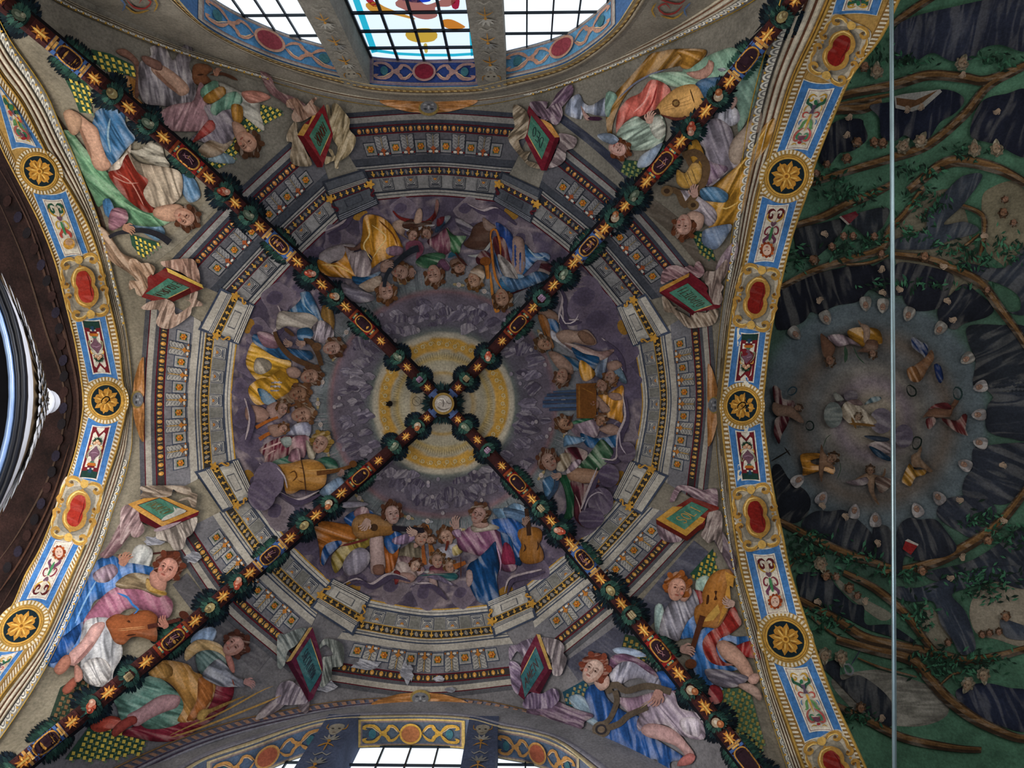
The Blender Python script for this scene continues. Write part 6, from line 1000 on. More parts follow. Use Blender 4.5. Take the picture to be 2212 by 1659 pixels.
TXT = '''
F painted_angel|lilac gowned angel with a bare leg above the upper left rib|angel|spandrel music angels
wing S #8fa5b0 60,.6: 1770 1330 1850 1290 1980 1340 1990 1390 1880 1390 1780 1370
curtain S #9c6a30 80,.5: 1080 660 1170 700 1150 800 1230 890 1190 900 1110 800
foot S #7d5a4c 0: 990 430 1060 415 1150 480 1190 560 1190 800 1150 830 1150 560 1010 460
veil S #8a8288 80,.9,1.2: 1290 420 1400 400 1470 520 1530 440 1590 380 1640 470 1600 560 1650 700 1640 860 1500 890 1380 880 1250 860 1200 760 1200 640 1210 540 1300 480
leg S #b58f7a 50,.15: 1300 590 1370 560 1480 620 1590 720 1600 780 1540 810 1480 770 1350 660
+ L #8c6654 30: 1320 600 1420 710 1520 790
foot S #76554a 0: 1205 490 1240 475 1370 530 1385 590 1340 600 1240 545
skirt S #a77f84 110,.7,1.1: 1385 960 1480 900 1600 880 1650 860 1700 720 1750 800 1760 930 1790 1040 1740 1100 1600 1110 1440 1100 1380 1060
bodice S #877c86 60,.8,1.1: 1750 920 1900 900 2000 960 1990 1080 1980 1180 1850 1230 1700 1190 1640 1180 1780 1040
sash S #a8433c 40,.4: 1780 1030 1830 1100 1700 1190 1650 1200
shawl S #8c745c 30,.8: 1720 1250 1800 1200 1900 1230 1990 1190 1900 1300 1780 1340 1700 1300
sleeve S #6f9c86 100,.7: 1810 900 1900 820 2010 790 2060 860 2000 920 1900 940 1850 980 1810 960
cape S #a8762c 90,.6: 1980 900 2060 910 2070 1010 2040 1050 1990 1020
neck S #a8826e 0: 1980 1040 2060 1060 2110 1130 2060 1200 2010 1180
head H #4a3020 #b58a74: 2105 1210 92 48 .6
F painted_angel|small angel with a violin at the top of the upper left spandrel|angel|spandrel music angels
wing S #aeaaa0 30,.7: 1880 720 2050 790 2200 870 2212 960 2240 1100 2100 1000 2030 930
+ S #b87c6c 20,.5: 2070 790 2200 780 2300 830 2212 870 2120 870
violin S #74492f 0,.1: 1660 560 1760 555 1810 600 1760 640 1800 690 1700 720 1650 680
+ L #3c2418 16: 1680 640 1740 635
+ L #4c2e20 26: 1790 640 1900 630 2030 685
hand D #a0705a 0: 1850 620 40 -70
sleeve S #7fae94 80,.7: 1720 760 1830 690 1860 740 1780 830 1730 830
cape S #a8762c 60,.6: 1740 830 1880 740 1920 800 1800 880
F painted_angel|angel in blue and red robes playing a dark horn beside the left arch|angel|spandrel music angels
wing S #5f86a8 70,.7: 1530 1500 1640 1520 1690 1600 1700 1680 1620 1720 1560 1640
+ S #6f93ae 70,.5: 1110 1920 1340 1920 1400 1990 1340 2050 1230 1990
cloak S #6a9a74 45,.75,.9: 570 1160 640 1170 740 1290 900 1460 1000 1600 1100 1700 1250 1780 1400 1850 1420 1870 1340 1910 1200 1910 1090 1890 1070 1880 950 1760 900 1720 850 1760 800 1660 740 1540 650 1340
+ L #88b48c 20: 640 1230 760 1420 900 1600 1100 1760 1300 1850
robe S #3c6c96 60,.85: 830 960 940 920 1050 950 1060 1050 1090 1110 1140 1180 1060 1270 960 1400 930 1380 880 1260 840 1140 800 1070 820 1000
+ L #88a4b4 18: 940 1010 920 1150 945 1300
leg S #b98e76 60,.12: 640 970 760 1050 830 1110 860 1220 900 1330 940 1400 900 1440 840 1440 790 1390 740 1220 680 1110
+ L #8a6450 26: 660 1040 720 1190 780 1350
foot S #a8846a 60,.1: 545 970 590 940 640 960 690 1010 680 1100 640 1145 600 1130 570 1060
book S #9c9484 20,.9,1.6: 1110 1290 1200 1280 1290 1210 1370 1240 1400 1340 1440 1400 1400 1440 1260 1370
drape S #b8a898 80,.8: 940 1430 1060 1320 1110 1240 1100 1340 1060 1400 1010 1470 960 1470
tunic S #8c2c1e 60,.75: 940 1480 1030 1450 1060 1380 1100 1330 1160 1420 1290 1480 1270 1560 1240 1650 1290 1750 1330 1790 1230 1790 1100 1700 1000 1590
+ L #c08474 10: 960 1500 1080 1560 1180 1560
+ L #c08474 10: 1000 1480 1120 1560 1230 1760
shirt S #b7a48e 70,.85: 1100 1300 1200 1400 1440 1440 1530 1490 1540 1620 1500 1700 1380 1760 1290 1740 1230 1640 1270 1540 1180 1470
neck S #b08870 0: 1330 1770 1500 1740 1570 1780 1540 1870 1420 1890 1310 1840
head H #53301e #bd907a: 1575 1850 86 30 .5
shoulder S #4576a4 80,.5: 880 1720 930 1700 970 1780 950 1850 900 1830
sleeve S #966876 20,.8: 960 1790 1060 1790 1090 1860 1060 1910 960 1960 930 1910
horn L #26252b 30,44,60: 930 2025 1000 1990 1100 1975 1200 1965 1300 1985 1380 2020 1450 2070
hand D #a87c64 0: 1090 1950 60 20
F painted_angel|blue cloaked angel with a violin beside the lower left arch|angel|spandrel music angels
O 0 820
bow L #3c1c18 16: 990 1495 1150 1500 1500 1462
wing S #a8a8a4 110,.7: 1160 1430 1250 1425 1295 1490 1230 1640 1050 1700 1100 1560
cloak S #2f64a0 80,.8,.9: 780 1659 830 1570 930 1530 1000 1560 1010 1600 1090 1590 1300 1640 1250 1720 1100 1700 950 1850 800 1900 760 2100 740 2300 640 2350 560 2420 480 2420 410 2370 430 2230 510 2080 600 1900
+ S #1f4c88 70,.8: 460 2250 560 2180 700 2080 640 2250 520 2380 430 2400
+ L #7fa4c4 14: 830 1700 720 1900 640 2080
sleeve S #87707c 60,.7: 800 1660 880 1600 960 1580 1000 1640 920 1720 830 1720
hand D #a87660 0: 1060 1540 70 -60
robe S #90586c 60,.55,.9: 950 1810 1100 1760 1240 1780 1400 1850 1450 1920 1420 2020 1330 2030 1200 1960 1080 1960 960 2060 860 2090 740 2080 800 1960
collar S #7c6a50 20,.7: 1000 1740 1120 1660 1280 1680 1400 1780 1350 1850 1200 1790 1040 1780
+ S #9c7830 20,.6: 1260 1700 1340 1760 1420 1820 1380 1840 1260 1790
neck S #ad7c6c 0: 1280 1650 1340 1620 1420 1700 1400 1800 1290 1760
head H #5a2c1c #b98474: 1430 1620 100 -62 -.6
under S #a8a8ac 90,.85,.9: 740 2080 860 2050 960 2080 1000 2200 1030 2340 960 2480 940 2580 840 2600 750 2570 690 2480 700 2380 680 2350 700 2200
+ S #c4c0c0 60,.9,1.6: 710 2460 760 2400 850 2380 930 2440 920 2560 820 2600 740 2560
leg S #bb8f88 60,.12: 780 2110 860 2080 885 2110 820 2230 740 2340 640 2430 600 2400 600 2330 700 2230
+ L #8c6460 24: 800 2240 700 2360 630 2430
foot S #a06a58 0: 460 2480 480 2430 540 2360 590 2350 605 2420 560 2490 500 2520
+ S #8a4c3c 0: 530 2640 600 2560 640 2540 650 2600 600 2670 550 2680
+ S #a57466 0: 640 2430 700 2480 700 2560 640 2580
violin S #8a4c28 10,.2: 920 2070 1000 2010 1100 2020 1150 1990 1260 1980 1330 2030 1320 2090 1330 2180 1310 2230 1230 2200 1130 2190 1060 2250 990 2230 950 2150
+ L #3a1c10 14: 1080 2060 1110 2070 1090 2050
+ L #3a1c10 14: 1075 2185 1160 2175
+ L #c49868 4: 1000 2130 1250 2105
+ L #c49868 4: 1000 2145 1250 2118
+ L #4a241c 40,36,26: 1260 2110 1400 2080 1540 2045
+ E #4a2418 0: 1570 2010 46 34 30
hand D #a87060 0: 1400 2080 60 -120
ribbon L #2f68a4 20: 1000 1820 1090 1860 1130 1920 1180 1960 1140 2000
F painted_angel|orange robed angel lying below the lower left rib|angel|spandrel music angels
O 0 1239
wing S #8ea4c0 100,.6: 1640 550 1700 490 1800 460 1840 500 1800 580 1700 590 1640 600
under S #7c2434 20,.7: 1080 1350 1300 1250 1500 1240 1720 1100 1860 930 1960 960 1940 1100 1800 1240 1560 1390 1380 1420 1200 1390
slip S #b04432 10,.6: 780 1300 880 1240 960 1220 1040 1260 960 1320 840 1350
skirt S #6a9484 20,.85,.9: 990 1060 1100 1000 1250 900 1350 900 1450 980 1540 1060 1570 1130 1540 1240 1420 1300 1260 1310 1180 1260 1060 1250 1020 1140
leg S #b08688 140,.12: 1100 1210 1200 1150 1340 1060 1440 1040 1520 1060 1500 1140 1400 1180 1290 1230 1190 1290 1140 1280
foot S #8f3c34 0: 950 1360 1000 1280 1100 1220 1160 1220 1170 1270 1100 1310 1020 1370 980 1395
robe S #c08a44 60,.75,.9: 1270 850 1400 760 1600 790 1650 850 1760 880 1820 940 1800 1060 1740 1160 1640 1240 1520 1240 1560 1150 1560 1080 1480 960 1380 900
+ S #c8924a 60,.7: 1280 840 1380 770 1460 800 1460 870 1380 890 1290 870
+ S #b96f34 60,.5: 1700 900 1800 930 1800 1060 1700 1200 1600 1240 1680 1080
shirt S #c09c68 30,.7: 1640 600 1700 570 1800 580 1880 620 1920 720 1840 720 1720 660 1600 740 1590 660
cape S #68807c 40,.75: 1680 700 1760 660 1860 680 1920 740 1900 820 1800 830 1740 860 1700 820
sleeve S #8a8c98 30,.85: 1740 860 1860 740 1940 800 2000 880 2060 900 2080 960 2000 960 1900 960 1800 920
+ L #84402c 10: 1980 900 2000 960
neck S #a06a60 0: 1920 700 1960 680 2000 780 2000 850 1960 820
head H #4c2a20 #a87f74: 1995 620 90 -35 -.6
hand D #9c7470 0: 2120 930 56 20
trumpet L #a07c40 16: 1450 1400 1700 1320 2212 1120 2400 1040
+ L #a07c40 14: 1450 1380 1600 1310 1900 1180 2212 1010 2330 960
+ S #b08c4c 0: 1680 1210 1720 1160 1800 1150 1900 1110 2100 1040 1900 1140 1780 1200 1740 1250 1690 1250
F painted_angel|angel with a large golden lute right of the upper window|angel|spandrel music angels
O 1100 0
cloud S #7fa28c 60,.3: 1500 600 1880 420 1960 560 1800 690 1640 760 1580 700
cloak S #946a2c 130,.8,.9: 1280 460 1400 440 1640 450 1560 560 1400 580 1200 640 1060 740 960 880 900 1050 900 1180 860 1100 850 960 900 820 1020 680 1130 560 1200 480
+ L #6c6e80 16: 930 840 1060 720 1200 640 1340 590
+ S #b07c2c 20,.6: 1440 440 1640 455 1540 580 1460 560 1480 500
skirt S #8fac94 20,.75: 1210 650 1340 620 1500 620 1620 660 1660 700 1600 740 1440 740 1300 700
leg S #b58878 140,.1: 1520 620 1620 600 1680 560 1700 520 1740 540 1730 600 1680 660 1600 670
foot S #b98c7c 0: 1690 580 1700 510 1725 530 1745 560 1730 620 1690 650
robe S #bd5c50 110,.7,.9: 1200 700 1300 720 1360 790 1300 900 1200 960 1180 1010 1060 1010 980 1060 930 1120 940 960 1020 850 1120 800
+ L #d8958a 14: 1210 720 1160 860 1060 960
+ L #8a2c28 14: 1260 740 1220 880 1150 980
sky S #3c5c7c 30,.3: 1610 700 1680 670 1800 670 1740 760 1680 830 1600 740
lute S #c49454 150,.15,.6: 1265 930 1330 840 1430 760 1540 730 1600 750 1650 850 1640 900 1580 960 1500 990 1380 990 1300 970
+ S #5a2c24 0: 1290 975 1400 1000 1480 1000 1500 985 1510 1010 1420 1030 1330 1000
+ E #5c3c20 0: 1422 880 34 34
+ E #8c6c3c 0: 1422 880 20 20
+ L #3c2414 9: 1542 760 1580 880
+ L #97703c 3: 1280 930 1570 800
+ L #97703c 3: 1280 945 1575 840
+ L #97703c 3: 1280 955 1590 870
+ P #2c201c 0: 1060 1020 1270 925 1290 970 1095 1060
+ L #2c201c 40,30,24: 1075 1030 1085 1080 1100 1130
sleeve S #9cae9e 150,.9,1.1: 930 1150 980 1070 1080 1000 1160 1040 1200 1010 1280 990 1320 1080 1300 1200 1200 1260 1060 1270 960 1220
+ S #a8a89c 150,.8: 1200 1040 1280 1000 1330 1100 1290 1180 1230 1150
hand D #bd9484 0: 1200 1010 60 -80
head H #5c3018 #b58f84: 925 1270 72 20 -.8
wing S #8a98ac 40,.7: 760 1150 860 1140 930 1190 880 1230 780 1190
+ S #8494a8 120,.7: 1200 1280 1300 1230 1200 1400 1100 1420 1120 1340
F painted_angel|seated putto with a dark flute at the left of the upper right spandrel|angel|spandrel music angels
O 1100 0
robe S #8c94a8 100,.85: 490 960 520 860 600 810 640 880 700 900 800 840 840 870 830 980 740 980 640 960 620 1010 560 1000
+ S #7fa090 110,.7: 830 800 880 790 920 830 880 900 850 990 820 960
arm S #a08078 0: 610 900 650 960 690 1000 680 1030 640 1010
flute L #3c2034 34: 670 1010 790 1015
F painted_angel|angel with a brown harp and yellow cloak beside the right arch|angel|spandrel music angels
O 1100 0
cloud S #7c9c8c 60,.35: 1900 640 2080 500 2160 500 2110 800 2050 960 1960 1100 1950 900 1900 820
sleeve S #aaa8b4 90,.95,1.2: 1770 960 1860 900 1940 940 1960 1020 1900 1070 1820 1060 1760 1030
arm S #b08f84 0: 1890 920 1890 860 1930 820 1950 860 1910 930
robe S #948a96 70,.75,.9: 1640 1080 1760 1030 1860 1080 1900 1160 1900 1250 1880 1320 1940 1400 1860 1450 1740 1560 1680 1560 1660 1400 1680 1290 1600 1180
+ S #7c6478 60,.7: 1660 1380 1760 1400 1860 1440 1740 1550 1680 1560
leg S #a89484 120,.12: 1880 1300 1910 1200 2000 1100 2080 1020 2140 1080 2080 1160 2010 1280 1960 1390 1900 1370
foot S #9c8878 0: 2080 1040 2100 960 2150 950 2160 1020 2150 1120 2100 1130
cloak S #b88428 120,.85,.9: 2212 1060 2250 1060 2200 1250 2090 1400 2050 1560 2020 1700 1980 1800 1900 1900 1880 1940 1750 1940 1700 1840 1690 1720 1740 1600 1860 1500 1980 1390 2100 1240 2150 1120
+ L #d9b060 14: 2200 1080 2060 1300 1900 1500
+ L #d9b060 12: 1750 1740 1850 1780 1990 1700
+ S #b8862c 80,.6: 1530 1260 1600 1200 1660 1320 1660 1420 1580 1400
bodice S #a0949c 50,.8,1.2: 1440 1640 1540 1640 1640 1700 1740 1780 1760 1860 1700 1920 1620 1850 1560 1780 1500 1740
harp L #5c4630 60,70,60,50: 1480 1330 1580 1300 1640 1340 1680 1420 1660 1540 1600 1640 1500 1750 1440 1640 1380 1620
+ E #6c5438 0: 1345 1630 52 46
+ E #3c2c20 0: 1345 1630 26 22
+ E #6c5438 0: 1570 1750 50 44
+ E #3c2c20 0: 1570 1750 24 20
+ L #5c4630 44: 1500 1290 1560 1420 1620 1350
+ S #b58a3c 60,.3: 1440 1450 1500 1480 1560 1400 1630 1420 1620 1540 1520 1600 1440 1560
+ L #6c5438 5: 1480 1460 1540 1600
+ L #6c5438 5: 1510 1450 1570 1590
+ L #6c5438 5: 1550 1430 1600 1560
hand D #a88478 0: 1580 1640 60 -100
sleeve S #4c7494 50,.7: 1640 1620 1760 1600 1860 1660 1840 1720 1760 1720 1660 1700
neck S #a88878 0: 1500 1860 1560 1800 1660 1840 1640 1950 1560 1960
head H #58301c #a88274: 1490 1920 82 95 .6
wing S #6f7f98 70,.6: 1680 1960 1880 1920 1860 2000 1760 2120 1660 2080 1650 2020
F painted_angel|angel in red and blue holding a large viol in the lower right corner|angel|spandrel music angels
O 1100 1239
wing S #8aa09c 100,.7: 1250 280 1300 270 1320 360 1300 470 1260 510 1240 400
+ S #90a89c 60,.6: 1600 60 1680 20 1720 80 1660 160 1600 140
cloak S #2f66a4 80,.85,.9: 1470 480 1500 380 1570 320 1600 400 1620 500 1700 460 1760 480 1900 540 2050 540 2040 580 1960 620 1860 580 1780 640 1860 760 1940 800 1800 830 1680 830 1820 960 1740 940 1620 880 1560 700 1580 560 1480 560
robe S #8c2620 60,.8,.9: 1660 600 1700 520 1800 440 1900 300 1950 380 1970 440 1880 520 1800 560 1770 640 1830 740 1940 760 1800 770 1700 720
+ S #8c2424 100,.7: 1920 640 2060 580 2110 640 2140 730 2090 720 2000 700
+ S #8c2830 50,.7: 1700 1060 1720 960 1790 970 1820 1030 1810 1090 1740 1110
+ S #7c1f24 80,.6: 1560 150 1650 160 1660 240 1640 280 1610 240
bodice S #8c8894 70,.9,1.1: 1330 330 1400 240 1480 220 1560 150 1610 260 1590 330 1520 400 1480 480 1440 560 1340 520 1290 500
leg S #ac8472 110,.12: 1780 620 1830 580 1920 620 2000 700 2060 800 2080 880 2040 900 1980 850 1920 780 1830 720
foot S #a88478 0: 2030 900 2060 860 2120 850 2140 890 2110 940 2060 940
drape S #6c6470 20,.7: 1680 830 1780 820 1940 850 2030 890 1960 950 1860 970 1740 930
+ S #a08478 20,.1: 1960 960 2040 940 2120 980 2150 1050 2130 1080 2080 1040
viol S #9c6428 110,.15: 1590 360 1600 280 1660 240 1650 180 1700 60 1760 0 1840 -20 1900 0 1880 100 1840 200 1860 300 1780 440 1700 440 1620 430
+ P #b98434 0: 1840 -20 1920 20 1910 120 1880 100 1890 220 1850 330 1780 440 1830 250 1860 100
+ P #c09444 0: 1690 360 1780 260 1800 330 1740 400 1660 410
+ S #3c2010 0: 1750 150 1775 150 1765 185 1775 220 1745 225 1760 185
+ S #3c2010 0: 1690 185 1705 190 1700 250 1680 260
+ L #4c2818 50,46,40: 1650 360 1600 520 1550 690
+ E #5c3420 0: 1550 770 50 42
hand D #a88478 0: 1510 650 70 10
+ D #a08478 0: 1880 250 60 200
neck S #ad8474 0: 1450 210 1470 120 1530 100 1560 160 1500 240
head H #8a4c1c #bd8c78: 1430 130 92 -75 .6
F painted_angel|angel in white and blue playing a scrolled lyre in the lower right|angel|spandrel music angels
O 1100 1239
wing S #8494ac 10,.7: 890 650 960 630 1080 650 1160 700 1080 710 940 690
+ S #7f94a4 40,.6: 520 1060 600 1040 680 1100 760 1200 740 1290 640 1240 540 1120
cloak S #24508f 80,.7,.9: 670 1060 720 980 800 990 860 1100 1000 1200 1120 1240 1150 1350 1300 1450 1460 1560 1350 1590 1340 1680 1220 1680 1240 1570 1050 1600 920 1540 840 1460 780 1400 850 1330 740 1240 700 1150
+ S #24508f 30,.6: 1260 850 1360 850 1430 960 1360 1000 1280 960
sleeve S #8f8c9c 110,.9,1.2: 870 860 940 770 1020 740 1130 760 1220 840 1280 930 1270 980 1220 1000 1140 900 1040 900 960 940 890 920
tunic S #8c7084 80,.7: 920 1060 1060 1060 1220 1020 1400 1010 1300 1090 1180 1180 1040 1180 960 1110
skirt S #9c8c9c 50,.85: 1110 1260 1180 1160 1300 1090 1400 1030 1450 1150 1600 1200 1640 1300 1640 1400 1480 1380 1340 1290 1200 1290 1130 1340
+ S #b0a4b0 80,.8: 1460 1260 1520 1230 1620 1250 1620 1380 1540 1370 1480 1330
leg S #b08a88 40,.12: 1140 1340 1200 1290 1340 1310 1440 1370 1500 1440 1560 1520 1560 1560 1500 1550 1420 1470 1280 1420 1180 1390
foot S #a0605c 0: 1430 1640 1460 1580 1540 1530 1590 1560 1560 1620 1490 1640
shawl S #6c4c64 20,.7: 880 720 980 690 1100 730 1200 800 1260 880 1180 840 1060 760 960 760 870 830
lyre L #54483c 60,56,60: 860 1020 850 970 920 950 1000 1000 1180 960 1380 1010
+ L #54483c 50,44: 900 1000 920 1080 880 1200 840 1260 780 1290
+ E #5c5044 0: 785 1330 78 70
+ E #2f2c30 0: 785 1330 52 46
+ E #6c5c4c 0: 785 1330 32 28
+ L #54483c 56,50: 830 1320 940 1280 1020 1210 1180 1140
+ L #b09c6c 4: 1120 1130 1200 1080
+ L #b09c6c 4: 1120 1150 1210 1090
hand D #a47a70 0: 1260 1050 80 110
neck S #b09084 0: 720 920 790 850 850 880 850 960 780 1000
head H #6c3424 #b09488: 715 830 100 -55 -.6
'''
draw(TXT, 0, 0, 3.95, 'V', G_)
